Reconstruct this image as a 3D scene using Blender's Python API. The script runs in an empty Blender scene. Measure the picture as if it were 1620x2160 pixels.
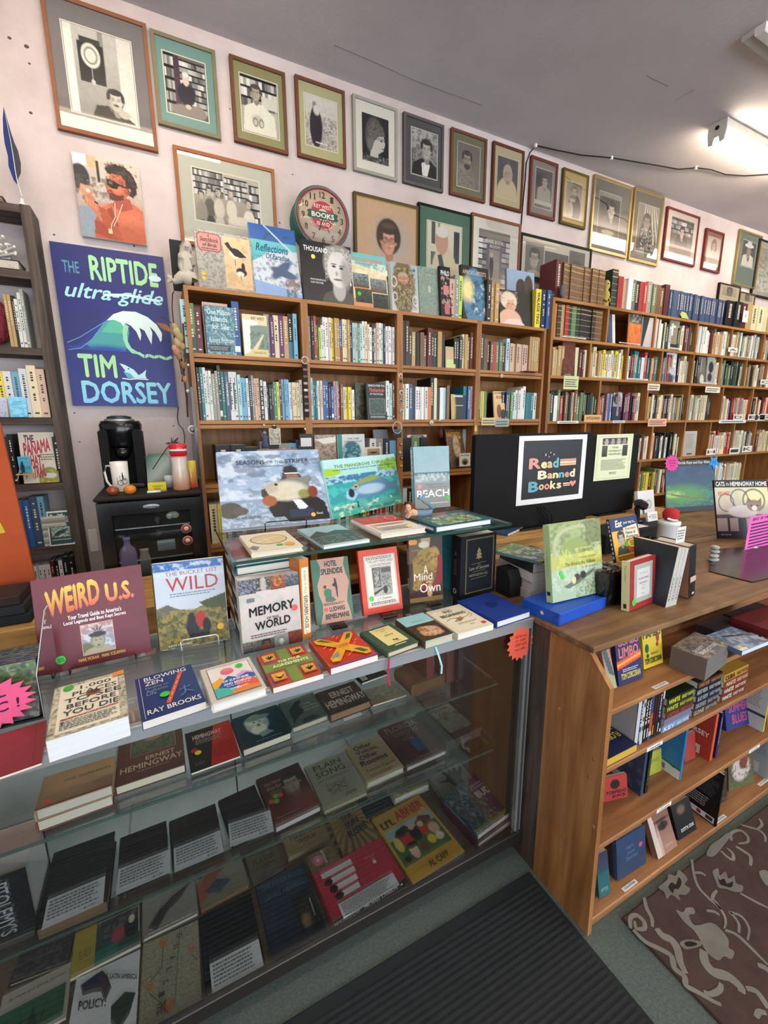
import bpy, math, random
import numpy as np
from mathutils import Matrix, Vector

# ---------------------------------------------------------------- camera, world, lights, exposure
SC = bpy.context.scene
COL = SC.collection
PI = math.pi
_y, _p, _r = math.radians(26.6), math.radians(11.55), math.radians(-.46)
FWD = np.array([math.sin(_y)*math.cos(_p), math.cos(_y)*math.cos(_p), -math.sin(_p)])
_rt = np.array([math.cos(_y), -math.sin(_y), 0.])
_up = np.cross(_rt, FWD)
RGT = _rt*math.cos(_r)+_up*math.sin(_r)
UPV = -_rt*math.sin(_r)+_up*math.cos(_r)
CAM = np.array([0., 0., 1.6])
FOC = 917.
cd = bpy.data.cameras.new('camera'); cam = bpy.data.objects.new('camera', cd); COL.objects.link(cam)
cd.sensor_fit = 'VERTICAL'; cd.sensor_height = 36; cd.lens = 36*FOC/2160; cd.clip_start = .05; cd.clip_end = 60
_m = Matrix.Identity(4)
for _i in range(3):
    _m[_i][0] = RGT[_i]; _m[_i][1] = UPV[_i]; _m[_i][2] = -FWD[_i]; _m[_i][3] = CAM[_i]
cam.matrix_world = _m
SC.camera = cam
SC.view_settings.view_transform = 'Standard'; SC.view_settings.look = 'None'
SC.view_settings.exposure = 0.60; SC.view_settings.gamma = 1; SC.view_settings.use_curve_mapping = False
wd = bpy.data.worlds.new('world'); SC.world = wd; wd.use_nodes = True
wd.node_tree.nodes['Background'].inputs[0].default_value = (.80, .90, 1, 1)
wd.node_tree.nodes['Background'].inputs[1].default_value = 4.2
TUBE = 24.0                                   # strength of every fluorescent tube
TUBES = [(-.75, .55, 1.72), (3.36, 4.56, 1.9), (4.9, 6.1, 1.9), (-.6, .6, .1), (1.5, 2.7, .1), (3.5, 4.7, .1), (0, 1.2, -1.8), (2.4, 3.6, -1.8)]

# pixel of the 1620x2160 photograph -> point of a real plane
def ray(x, y): return RGT*(x-810)+UPV*(1080-y)+FWD*FOC
def onz(x, y, z): d = ray(x, y); return CAM+d*((z-CAM[2])/d[2])
def ony(x, y, Y): d = ray(x, y); return CAM+d*((Y-CAM[1])/d[1])
def onx(x, y, X): d = ray(x, y); return CAM+d*((X-CAM[0])/d[0])
def proj(q):
    v = np.asarray(q)-CAM; w = v@FWD
    return np.stack([810+FOC*(v@RGT)/w, 1080-FOC*(v@UPV)/w], -1)

# ---------------------------------------------------------------- materials
def s2l(c): return c/12.92 if c <= .04045 else ((c+.055)/1.055)**2.4
_hc = {}
def H(h):
    if h in _hc: return _hc[h]
    s = ''.join(a*2 for a in h) if len(h) == 3 else h
    r = tuple(s2l(int(s[i:i+2], 16)/255) for i in (0, 2, 4))+(1.,)
    _hc[h] = r
    return r
def newmat(name):
    m = bpy.data.materials.new(name); m.use_nodes = True
    n = m.node_tree.nodes; return m, n, m.node_tree.links, n['Principled BSDF']
def attmat(name, rough, spec=.4, bump=0., bscale=300, metal=0., coat=0., mott=0.):
    m, n, l, b = newmat(name)
    a = n.new('ShaderNodeAttribute'); a.attribute_name = 'Col'
    out = a.outputs['Color']
    if mott:
        t = n.new('ShaderNodeTexCoord'); z = n.new('ShaderNodeTexNoise'); z.inputs['Scale'].default_value = 14; z.inputs['Detail'].default_value = 6
        l.new(t.outputs['Object'], z.inputs['Vector'])
        r = n.new('ShaderNodeMapRange'); r.inputs[1].default_value = .3; r.inputs[2].default_value = .75; r.inputs[3].default_value = 1-mott; r.inputs[4].default_value = 1+mott*.5
        l.new(z.outputs[0], r.inputs[0])
        mx = n.new('ShaderNodeVectorMath'); mx.operation = 'SCALE'; l.new(out, mx.inputs[0]); l.new(r.outputs[0], mx.inputs[3]); out = mx.outputs[0]
    l.new(out, b.inputs['Base Color'])
    b.inputs['Roughness'].default_value = rough; b.inputs['Specular IOR Level'].default_value = spec
    b.inputs['Metallic'].default_value = metal; b.inputs['Coat Weight'].default_value = coat
    if bump:
        z = n.new('ShaderNodeTexNoise'); z.inputs['Scale'].default_value = bscale; z.inputs['Detail'].default_value = 3
        q = n.new('ShaderNodeBump'); q.inputs['Strength'].default_value = bump; q.inputs['Distance'].default_value = .002
        l.new(z.outputs[0], q.inputs['Height']); l.new(q.outputs[0], b.inputs['Normal'])
    return m
def woodmat(name, c1, c2, c3, axis, rough=.5, sc=1., wear=0., wc='b09060'):
    m, n, l, b = newmat(name)
    t = n.new('ShaderNodeTexCoord'); mp = n.new('ShaderNodeMapping')
    s = [22*sc]*3; s[axis] = 1.6*sc
    mp.inputs['Scale'].default_value = s
    l.new(t.outputs['Object'], mp.inputs[0])
    z = n.new('ShaderNodeTexNoise'); z.inputs['Scale'].default_value = 1.3; z.inputs['Detail'].default_value = 9; z.inputs['Roughness'].default_value = .6; z.inputs['Distortion'].default_value = .5
    l.new(mp.outputs[0], z.inputs['Vector'])
    r = n.new('ShaderNodeValToRGB'); e = r.color_ramp.elements
    e[0].position = .32; e[0].color = H(c1); e[1].position = .68; e[1].color = H(c3)
    k = e.new(.5); k.color = H(c2)
    l.new(z.outputs[0], r.inputs[0])
    out = r.outputs[0]
    z2 = n.new('ShaderNodeTexNoise'); z2.inputs['Scale'].default_value = 5; z2.inputs['Detail'].default_value = 5
    l.new(t.outputs['Object'], z2.inputs['Vector'])
    if wear:
        r2 = n.new('ShaderNodeMapRange'); r2.inputs[1].default_value = .52; r2.inputs[2].default_value = .72; r2.inputs[4].default_value = wear
        l.new(z2.outputs[0], r2.inputs[0])
        mx = n.new('ShaderNodeMixRGB'); mx.inputs[2].default_value = H(wc); l.new(r2.outputs[0], mx.inputs[0]); l.new(out, mx.inputs[1]); out = mx.outputs[0]
    l.new(out, b.inputs['Base Color']); b.inputs['Roughness'].default_value = rough; b.inputs['Specular IOR Level'].default_value = .35
    q = n.new('ShaderNodeBump'); q.inputs['Strength'].default_value = .25; q.inputs['Distance'].default_value = .002
    l.new(z.outputs[0], q.inputs['Height']); l.new(q.outputs[0], b.inputs['Normal'])
    return m
def glassmat(name, tint=(1, 1, 1, 1), refl=1.0, rough=.02):
    m = bpy.data.materials.new(name); m.use_nodes = True; n = m.node_tree.nodes; l = m.node_tree.links
    n.clear()
    o = n.new('ShaderNodeOutputMaterial'); tr = n.new('ShaderNodeBsdfTransparent'); tr.inputs[0].default_value = tint
    g = n.new('ShaderNodeBsdfGlossy'); g.inputs['Roughness'].default_value = rough
    f = n.new('ShaderNodeFresnel'); f.inputs[0].default_value = 1.45
    k = n.new('ShaderNodeMath'); k.operation = 'MULTIPLY'; k.inputs[1].default_value = refl
    mx = n.new('ShaderNodeMixShader'); l.new(f.outputs[0], k.inputs[0]); l.new(k.outputs[0], mx.inputs[0])
    l.new(tr.outputs[0], mx.inputs[1]); l.new(g.outputs[0], mx.inputs[2]); l.new(mx.outputs[0], o.inputs[0])
    return m
def plaster(name, c1, c2, c3, sc, bump):
    m, n, l, b = newmat(name)
    t = n.new('ShaderNodeTexCoord')
    z = n.new('ShaderNodeTexNoise'); z.inputs['Scale'].default_value = sc; z.inputs['Detail'].default_value = 7; z.inputs['Roughness'].default_value = .6
    l.new(t.outputs['Object'], z.inputs['Vector'])
    r = n.new('ShaderNodeValToRGB'); e = r.color_ramp.elements
    e[0].position = .3; e[0].color = H(c1); e[1].position = .7; e[1].color = H(c3); k = e.new(.5); k.color = H(c2)
    l.new(z.outputs[0], r.inputs[0]); l.new(r.outputs[0], b.inputs['Base Color']); b.inputs['Roughness'].default_value = .75; b.inputs['Specular IOR Level'].default_value = .25
    z2 = n.new('ShaderNodeTexNoise'); z2.inputs['Scale'].default_value = 60; z2.inputs['Detail'].default_value = 5; l.new(t.outputs['Object'], z2.inputs['Vector'])
    q = n.new('ShaderNodeBump'); q.inputs['Strength'].default_value = bump; q.inputs['Distance'].default_value = .004
    l.new(z2.outputs[0], q.inputs['Height']); l.new(q.outputs[0], b.inputs['Normal'])
    return m
PRINT = attmat('printed_cover', .38, .4, mott=.05)
MATTE = attmat('matte_board', .75, .25, mott=.10)
GLOSS = attmat('glossy_plastic', .18, .5)
CLOTHY = attmat('book_cloth', .7, .25, bump=.3, bscale=900, mott=.16)
PAPER = attmat('paper', .85, .2)
METAL = attmat('metal', .42, .5, metal=.75)
PHOTO = attmat('photo_print', .45, .3)
def pagesmat():
    m, n, l, b = newmat('page_block')
    a = n.new('ShaderNodeAttribute'); a.attribute_name = 'Col'
    t = n.new('ShaderNodeTexCoord'); mp = n.new('ShaderNodeMapping'); mp.inputs['Scale'].default_value = (3, 900, 3)
    z = n.new('ShaderNodeTexNoise'); z.inputs['Scale'].default_value = 1; z.inputs['Detail'].default_value = 2
    l.new(t.outputs['Object'], mp.inputs[0]); l.new(mp.outputs[0], z.inputs['Vector'])
    r = n.new('ShaderNodeMapRange'); r.inputs[1].default_value = .3; r.inputs[2].default_value = .7; r.inputs[3].default_value = .78; r.inputs[4].default_value = 1.04
    l.new(z.outputs[0], r.inputs[0])
    mx = n.new('ShaderNodeVectorMath'); mx.operation = 'SCALE'; l.new(a.outputs['Color'], mx.inputs[0]); l.new(r.outputs[0], mx.inputs[3])
    l.new(mx.outputs[0], b.inputs['Base Color']); b.inputs['Roughness'].default_value = .85; b.inputs['Specular IOR Level'].default_value = .15
    return m
PAGES = pagesmat()
GLASS = glassmat('clear_glass', (.99, .996, .993, 1), .55)
FGLASS = glassmat('picture_glass', (.99, .99, .99, 1), .45, .02)
ACRYL = glassmat('clear_acrylic', (.97, .975, .975, 1), 1.3, .05)
PINE = woodmat('pine_shelf_wood', '84552c', 'a06c3a', 'b47e46', 0, .45)
PINEV = woodmat('pine_upright_wood', '7c5028', '986636', 'a87440', 2, .45)
DARKW = woodmat('dark_weathered_wood', '2e241e', '4a3d34', '66574a', 0, .6)
DARKV = woodmat('dark_weathered_upright_wood', '2e241e', '4a3d34', '62544a', 2, .6)
TOPW = woodmat('worn_counter_wood', '5a4029', '765638', '8e6c48', 0, .5, .8, .5, 'a88a60')
CTRW = woodmat('counter_shelf_wood', '7c5230', '966640', 'ac7c50', 0, .5, .9, .25, '7c5636')
ENDW = woodmat('end_panel_wood', '80522c', '9c6a3c', 'b48452', 2, .5, .8, .35, '6e4a28')
LAMW = woodmat('grey_brown_laminate', '3c322c', '4d4139', '5c4f46', 2, .55, 1.4)
LTW = woodmat('light_butcher_block_wood', '9a7440', 'b98d52', 'cfa668', 0, .45, 1.2)
EASEL = woodmat('easel_wood', 'a87c50', 'c4986a', 'd8ae80', 0, .6)
WALLM = plaster('pink_plaster', 'ac9c98', 'c6b7b4', 'd2c6c4', 1.3, .35)
CEILM = plaster('grey_plaster', 'bab2b5', 'c4bdc0', 'ccc6c8', .9, .3)

# ---------------------------------------------------------------- mesh building
class MB:
    def __init__(s): s.v = []; s.f = []; s.c = []; s.sm = []
    def add(s, vs, fs, col, smooth=False):
        o = len(s.v); s.v += [tuple(map(float, q)) for q in vs]
        c = H(col) if isinstance(col, str) else col
        s.c += [c]*len(vs) if not isinstance(c, list) else [H(q) if isinstance(q, str) else q for q in c]
        s.f += [tuple(i+o for i in f) for f in fs]; s.sm += [smooth]*len(fs)
        return s
    def box(s, x0, y0, z0, x1, y1, z1, col='888', ch=0., M=None):
        if ch:
            vs = []
            for z, k in ((z0, ch), (z0+ch, 0), (z1-ch, 0), (z1, ch)):
                vs += [(x0+k, y0+k, z), (x1-k, y0+k, z), (x1-k, y1-k, z), (x0+k, y1-k, z)]
            fs = [(3, 2, 1, 0), (12, 13, 14, 15)]
            for a in range(3):
                for i in range(4): fs.append((a*4+i, a*4+(i+1) % 4, a*4+4+(i+1) % 4, a*4+4+i))
        else:
            vs = [(x, y, z) for z in (z0, z1) for y in (y0, y1) for x in (x0, x1)]
            fs = [(0, 2, 3, 1), (4, 5, 7, 6), (0, 1, 5, 4), (2, 6, 7, 3), (0, 4, 6, 2), (1, 3, 7, 5)]
        if M is not None: vs = [tuple(M @ Vector(q)) for q in vs]
        return s.add(vs, fs, col)
    def prism(s, pts, d, col, M=None):
        # pts in x,z; extruded along y by d
        n = len(pts)
        vs = [(x, 0, z) for x, z in pts]+[(x, d, z) for x, z in pts]
        fs = [tuple(range(n)), tuple(range(2*n-1, n-1, -1))]+[(i, i+n, (i+1) % n+n, (i+1) % n) for i in range(n)]
        if M is not None: vs = [tuple(M @ Vector(q)) for q in vs]
        return s.add(vs, fs, col)
    def lathe(s, prof, col, n=20, M=None, cols=None, cap=True):
        vs = []; cl = []
        for j, (r, z) in enumerate(prof):
            for i in range(n):
                a = 2*PI*i/n; vs.append((r*math.cos(a), r*math.sin(a), z)); cl.append((cols[j] if cols else col))
        fs = [(j*n+i, j*n+(i+1) % n, (j+1)*n+(i+1) % n, (j+1)*n+i) for j in range(len(prof)-1) for i in range(n)]
        if cap: fs += [tuple(range(n-1, -1, -1)), tuple(range((len(prof)-1)*n, len(prof)*n))]
        if M is not None: vs = [tuple(M @ Vector(q)) for q in vs]
        return s.add(vs, fs, cl, True)
    def tube(s, pts, r, col, n=6, closed=False):
        P = [Vector(q) for q in pts]; L = len(P); vs = []
        R = r if isinstance(r, (list, tuple)) else [r]*L
        for i, p in enumerate(P):
            if closed: t = P[(i+1) % L]-P[i-1]
            else: t = P[min(i+1, L-1)]-P[max(i-1, 0)]
            t = t.normalized() if t.length > 1e-9 else Vector((0, 0, 1))
            a = t.cross(Vector((0, 0, 1)) if abs(t.z) < .9 else Vector((1, 0, 0))).normalized(); b = t.cross(a)
            for k in range(n):
                w = 2*PI*k/n; vs.append(p+(a*math.cos(w)+b*math.sin(w))*R[i])
        fs = [(i*n+k, i*n+(k+1) % n, ((i+1) % L)*n+(k+1) % n, ((i+1) % L)*n+k) for i in range(L if closed else L-1) for k in range(n)]
        if not closed: fs += [tuple(range(n)), tuple(range(L*n-1, L*n-n-1, -1))]
        return s.add(vs, fs, col, True)
    def ball(s, c, r, col, n=12, m=8, M=None):
        r = r if isinstance(r, (tuple, list)) else (r, r, r); vs = []
        for j in range(m+1):
            t = PI*j/m
            for i in range(n):
                a = 2*PI*i/n; q = Vector((r[0]*math.sin(t)*math.cos(a), r[1]*math.sin(t)*math.sin(a), r[2]*math.cos(t)))
                if M is not None: q = M @ q
                vs.append(q+Vector(c))
        fs = [(j*n+i, (j+1)*n+i, (j+1)*n+(i+1) % n, j*n+(i+1) % n) for j in range(m) for i in range(n)]
        return s.add(vs, fs, col, True)
    def build(s, name, mat, parent=None, M=None):
        me = bpy.data.meshes.new(name)
        me.from_pydata(s.v, [], s.f)
        at = me.attributes.new('Col', 'FLOAT_COLOR', 'POINT')
        at.data.foreach_set('color', np.array(s.c, dtype=np.float32).ravel())
        if any(s.sm): me.polygons.foreach_set('use_smooth', s.sm)
        me.materials.append(mat); me.update()
        o = bpy.data.objects.new(name, me); COL.objects.link(o)
        if parent: o.parent = parent
        if M is not None: o.matrix_world = M
        return o
def tag(o, label, cat, group=None):
    o['label'] = label; o['category'] = cat
    if group: o['group'] = group
    return o
def thing(name, label, cat, M=None, group=None, loc=None):
    o = bpy.data.objects.new(name, None); COL.objects.link(o); o.empty_display_size = .03
    if M is not None: o.matrix_world = M
    if loc is not None: o.location = loc
    return tag(o, label, cat, group)
def struct(o): o['kind'] = 'structure'; return o
def TR(x=0, y=0, z=0, rz=0, rx=0, ry=0):
    return Matrix.Translation((x, y, z)) @ Matrix.Rotation(rz, 4, 'Z') @ Matrix.Rotation(rx, 4, 'X') @ Matrix.Rotation(ry, 4, 'Y')

# ---------------------------------------------------------------- printed art: coordinates u to the right, v down, 0..1 on the cover
_tc = {}
def textmesh(s, bold, slant):
    k = (s, bold, slant)
    if k in _tc: return _tc[k]
    c = bpy.data.curves.new('lettering', 'FONT'); c.body = s; c.resolution_u = 2; c.shear = slant; c.align_x = 'CENTER'; c.space_line = .85
    o = bpy.data.objects.new('lettering', c); me = o.to_mesh()
    n = len(me.vertices); a = np.zeros(n*3); me.vertices.foreach_get('co', a); a = a.reshape(-1, 3)[:, :2]
    f = [tuple(p.vertices) for p in me.polygons]
    o.to_mesh_clear(); bpy.data.objects.remove(o); bpy.data.curves.remove(c)
    if n and bold:
        k = len(a); q = .014*bold; a = np.concatenate([a+np.array(d) for d in ((q, 0), (-q, 0), (0, q), (0, -q), (0, 0))]); f = [tuple(i+k*j for i in p) for j in range(5) for p in f]
    if n: mn = a.min(0); a = (a-mn)/np.maximum(a.max(0)-mn, 1e-6)
    _tc[k] = (a, f)
    return a, f
def vnoise(h, w, f, seed, octv=3):
    rg = np.random.RandomState(seed); o = np.zeros((h, w)); amp = 1; tot = 0
    for _ in range(octv):
        gh, gw = max(2, int(f*h/max(w, h))+2), max(2, int(f*w/max(w, h))+2)
        g = rg.rand(gh+1, gw+1); y = np.linspace(0, gh-1e-3, h); x = np.linspace(0, gw-1e-3, w)
        yi = y.astype(int); xi = x.astype(int); yf = (y-yi)[:, None]; xf = (x-xi)[None]
        yf = yf*yf*(3-2*yf); xf = xf*xf*(3-2*xf)
        o += amp*((g[yi][:, xi]*(1-xf)+g[yi][:, xi+1]*xf)*(1-yf)+(g[yi+1][:, xi]*(1-xf)+g[yi+1][:, xi+1]*xf)*yf); tot += amp; amp *= .55; f *= 2
    return o/tot
def face_ops(A, cx, cy, r, skin, hair, o=''):
    d = lambda c, k: tuple(q*k for q in H(c)[:3])
    dk = d(skin, .35); sh = d(skin, .62); L = []
    if 'l' in o: L.append(('e', cx, cy+.15*r/A, 1.15*r, 1.7*r, hair, .1))
    m1 = tuple((p+q)/2 for p, q in zip(d(hair, 1), d(skin, .8)))
    L += [('e', cx, cy-.25*r/A, 1.0*r, 1.1*r, hair, .1), ('e', cx+.06*r, cy+1.25*r/A, .42*r, .6*r, sh, .15), ('e', cx-.8*r, cy+.05*r/A, .12*r, .24*r, d(skin, .8), .3), ('e', cx+.8*r, cy+.05*r/A, .12*r, .24*r, d(skin, .7), .3),
          ('e', cx, cy-.12*r/A, .78*r, .92*r, skin, .08), ('e', cx, cy+.35*r/A, .62*r, .82*r, skin, .1), ('e', cx-.55*r, cy+.3*r/A, .22*r, .7*r, d(skin, .78), 1.2), ('e', cx+.3*r, cy+.22*r/A, .2*r, .2*r, d(skin, 1.12), 1.2), ('e', cx, cy-.45*r/A, .45*r, .22*r, d(skin, 1.1), 1.2),
          ('e', cx, cy-.95*r/A, .82*r, .36*r, hair, .2), ('e', cx-.78*r, cy-.45*r/A, .2*r, .5*r, hair, .3), ('e', cx+.78*r, cy-.45*r/A, .2*r, .5*r, hair, .3),
          ('e', cx-.3*r, cy-.1*r/A, .2*r, .12*r, d(skin, .7), .8), ('e', cx+.32*r, cy-.1*r/A, .2*r, .12*r, d(skin, .7), .8), ('e', cx-.3*r, cy-.08*r/A, .11*r, .055*r, dk, .4), ('e', cx+.32*r, cy-.08*r/A, .11*r, .055*r, dk, .4),
          ('e', cx-.32*r, cy-.28*r/A, .22*r, .045*r, m1, .5), ('e', cx+.34*r, cy-.28*r/A, .22*r, .045*r, m1, .5), ('e', cx+.03*r, cy+.1*r/A, .07*r, .26*r, d(skin, .86), .9), ('e', cx+.03*r, cy+.3*r/A, .14*r, .06*r, sh, .7), ('e', cx+.02*r, cy+.56*r/A, .25*r, .05*r, d(skin, .45), .5), ('e', cx+.02*r, cy+.68*r/A, .18*r, .05*r, d(skin, .8), .9)]
    if 'b' in o: L += [('e', cx, cy+.88*r/A, .58*r, .42*r, hair, .3), ('e', cx, cy+.58*r/A, .22*r, .05*r, sh, .4)]
    if 'm' in o: L.append(('e', cx, cy+.46*r/A, .34*r, .09*r, hair, .3))
    if 'g' in o: L += [('o', cx-.34*r, cy-.08*r/A, .28*r, .24*r, '222', .25), ('o', cx+.36*r, cy-.08*r/A, .28*r, .24*r, '222', .25)]
    if 's' in o: L += [('e', cx-.34*r, cy-.08*r/A, .28*r, .2*r, '111', .1), ('e', cx+.36*r, cy-.08*r/A, .28*r, .2*r, '111', .1)]
    if 'h' in o: L += [('e', cx, cy-.75*r/A, 1.5*r, .3*r, 'ddd', .1), ('e', cx, cy-1.05*r/A, .8*r, .5*r, 'ccc', .1)]
    return L
def paint(w, h, ops, cell):
    nx = int(min(90, max(8, w/cell))); ny = int(min(110, max(8, h/cell)))
    X, Y = np.meshgrid(np.linspace(0, 1, nx+1), np.linspace(0, 1, ny+1)); A = h/w
    I = np.ones(X.shape+(3,))*.5
    def C(c): return np.array(H(c)[:3] if isinstance(c, str) else c[:3])
    def mix(a, c): I[:] = I*(1-a[..., None])+C(c)*a[..., None]
    ex = []
    for o in ops:
        if o[0] == 'F': ex += [(q[0], q[1], q[2], q[3], q[4]/A)+tuple(q[5:]) for q in face_ops(A, *o[1:])]
        else: ex.append(o)
    for o in ex:
        k = o[0]
        if k == 'bg': t = Y[..., None]; I[:] = C(o[1])*(1-t)+C(o[2])*t
        elif k in 'eo':
            cx, cy, rx, ry = o[1:5]; soft = o[6] if len(o) > 6 else .08; rot = o[7] if len(o) > 7 else 0
            dx = X-cx; dy = (Y-cy)*A; ry = ry*A
            if rot: dx, dy = dx*math.cos(rot)+dy*math.sin(rot), -dx*math.sin(rot)+dy*math.cos(rot)
            d = np.sqrt((dx/rx)**2+(dy/ry)**2)
            if k == 'e': mix(np.clip((1-d)/max(soft, .02)+.5, 0, 1), o[5])
            else: mix(np.clip(1-abs(d-1)/max(soft, .05), 0, 1), o[5])
        elif k == 'r': mix(((X >= o[1]) & (X <= o[3]) & (Y >= o[2]) & (Y <= o[4])).astype(float), o[5])
        elif k == 'p':
            pts = o[1]; ins = np.zeros(X.shape, bool); n = len(pts)
            for i in range(n):
                x1, y1 = pts[i]; x2, y2 = pts[(i+1) % n]
                if y1 == y2: continue
                ins ^= ((y1 > Y) != (y2 > Y)) & (X < (x2-x1)*(Y-y1)/(y2-y1)+x1)
            mix(ins.astype(float), o[2])
        elif k == 'n': I[:] = np.clip(I*(1+o[1]*2*(vnoise(ny+1, nx+1, o[2], o[3] if len(o) > 3 else 1)[..., None]-.5)), 0, 1)
        elif k == 'N':   # colour, freq, threshold, seed, box
            b = o[5] if len(o) > 5 else (0, 0, 1, 1); q = vnoise(ny+1, nx+1, o[2]*1.8, o[4], 4)
            mix(np.clip((q-o[3]+.03)*6, 0, .7)*((X >= b[0]) & (X <= b[2]) & (Y >= b[1]) & (Y <= b[3])), o[1])
        elif k == 'b':   # rows of book spines seen in a photograph: x0,y0,x1,y1,rows,cols,seed
            rg = np.random.RandomState(o[7]); V = rg.rand(o[5], o[6])*.6+.25
            u = (X-o[1])/(o[3]-o[1]); v = (Y-o[2])/(o[4]-o[2]); m = (u >= 0) & (u < 1) & (v >= 0) & (v < 1)
            ri = np.clip((v*o[5]).astype(int), 0, o[5]-1); ci = np.clip((u*o[6]).astype(int), 0, o[6]-1)
            g = V[ri, ci]; g = np.where((v*o[5]) % 1 < .22, .06, g)
            I[:] = np.where(m[..., None], (g**2)[..., None]*np.array((1, .96, .9)), I)
    vs = np.stack([X, Y], -1).reshape(-1, 2); i = np.arange(ny)[:, None]*(nx+1)+np.arange(nx)[None]
    f = np.stack([i, i+nx+1, i+nx+2, i+1], -1).reshape(-1, 4)
    return vs, f, np.clip(I, 0, 1).reshape(-1, 3)
def art(name, w, h, items, parent, M, mat=None, cell=.0026, lift=.0005):
    """flat print: local x right, z up, facing -y; origin bottom centre"""
    mb = MB(); lv = lift
    def P(u, v): return ((u-.5)*w, -lv, (1-v)*h)
    for it in items:
        k = it[0]; lv += .00022
        if k == 'P':
            x0, y0, x1, y1, ops = it[1:6]
            vs, f, c = paint((x1-x0)*w, (y1-y0)*h, ops, cell)
            mb.add([P(x0+(x1-x0)*a, y0+(y1-y0)*b) for a, b in vs], [tuple(q) for q in f.tolist()], [tuple(q)+(1.,) for q in c.tolist()])
        elif k == 'r': mb.add([P(it[1], it[4]), P(it[3], it[4]), P(it[3], it[2]), P(it[1], it[2])], [(0, 1, 2, 3)], it[5])
        elif k == 'g': mb.add([P(it[1], it[4]), P(it[3], it[4]), P(it[3], it[2]), P(it[1], it[2])], [(0, 1, 2, 3)], [it[6], it[6], it[5], it[5]])
        elif k == 'f':   # hollow frame x0,y0,x1,y1,thickness(m),col
            x0, y0, x1, y1, t, c = it[1:]; a = t/w; b = t/h
            for q in ((x0, y0, x1, y0+b), (x0, y1-b, x1, y1), (x0, y0+b, x0+a, y1-b), (x1-a, y0+b, x1, y1-b)):
                mb.add([P(q[0], q[3]), P(q[2], q[3]), P(q[2], q[1]), P(q[0], q[1])], [(0, 1, 2, 3)], c)
        elif k == 'e':
            n = 20; R = it[4]*h if it[4] else it[3]*w
            q = [P(it[1], it[2])]
            vs = [(q[0][0]+it[3]*w*math.cos(2*PI*i/n), -lv, q[0][2]+R*math.sin(2*PI*i/n)) for i in range(n)]
            mb.add(vs, [tuple(range(n))], it[5])
        elif k == 's':   # starburst/star cx cy r n inner col
            n = it[4]; q = P(it[1], it[2]); vs = []
            for i in range(2*n):
                R = it[3]*w*(1 if i % 2 else it[5]); a = PI*i/n; vs.append((q[0]+R*math.sin(a), -lv, q[2]+R*math.cos(a)))
            mb.add([q]+vs, [(0, (i+1) % (2*n)+1, i+1) for i in range(2*n)], it[6])
        elif k == 'p': mb.add([P(*q) for q in it[1]], [tuple(range(len(it[1])))[::-1]], it[2])
        elif k == 'l':   # polyline pts, width(m), col
            pp = [P(*q) for q in it[1]]
            for a, b in zip(pp, pp[1:]):
                d = Vector((b[0]-a[0], 0, b[2]-a[2])); 
                if d.length < 1e-6: continue
                nn = Vector((-d.z, 0, d.x)).normalized()*it[2]/2
                mb.add([Vector(a)-nn, Vector(b)-nn, Vector(b)+nn, Vector(a)+nn], [(0, 1, 2, 3)], it[3])
        elif k == 'w':   # lines of small writing: x0,y0,x1,y1,n,col,seed
            rg = random.Random(it[7] if len(it) > 7 else 3); n = it[5]; hh = (it[4]-it[2])/n
            for j in range(n):
                u = it[1]; v0 = it[2]+hh*(j+.25); v1 = v0+hh*.5; end = it[3]-(it[3]-it[1])*rg.random()*.18
                while u < end:
                    d = min(rg.uniform(.03, .09)*.11/w, end-u)
                    if d > 0: mb.add([P(u, v1), P(u+d, v1), P(u+d, v0+rg.random()*hh*.15), P(u, v0)], [(0, 1, 2, 3)], it[6])
                    u += d+.008*.11/w*2
        elif k == 't':   # text: s,x0,y0,x1,y1,col,bold,slant,rot
            s, x0, y0, x1, y1, c = it[1:7]; bold = it[7] if len(it) > 7 else 1; sl = it[8] if len(it) > 8 else 0; rot = it[9] if len(it) > 9 else 0; tilt = it[10] if len(it) > 10 else 0
            a, f = textmesh(s, bold, sl)
            if not len(a): continue
            if rot == 90: uv = [(x0+(x1-x0)*q[1], y0+(y1-y0)*q[0]) for q in a]     # reads downward
            elif rot == -90: uv = [(x1-(x1-x0)*q[1], y1-(y1-y0)*q[0]) for q in a]
            elif rot == 180: uv = [(x1-(x1-x0)*q[0], y0+(y1-y0)*q[1]) for q in a]
            else: uv = [(x0+(x1-x0)*q[0], y1-(y1-y0)*q[1]-tilt*q[0]) for q in a]
            cc = c
            if isinstance(c, tuple):
                A, B = np.array(H(c[0])), np.array(H(c[1])); cc = [tuple(A*q[1]+B*(1-q[1])) for q in a]
            nv = len(uv)//5 if bold else len(uv)
            mb.add([(x, y-.00003*(i//nv), z) for i, (x, y, z) in enumerate(P(*q) for q in uv)], f, cc)
    if not mb.v: return None
    return mb.build(name, mat or PRINT, parent, M)

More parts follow.
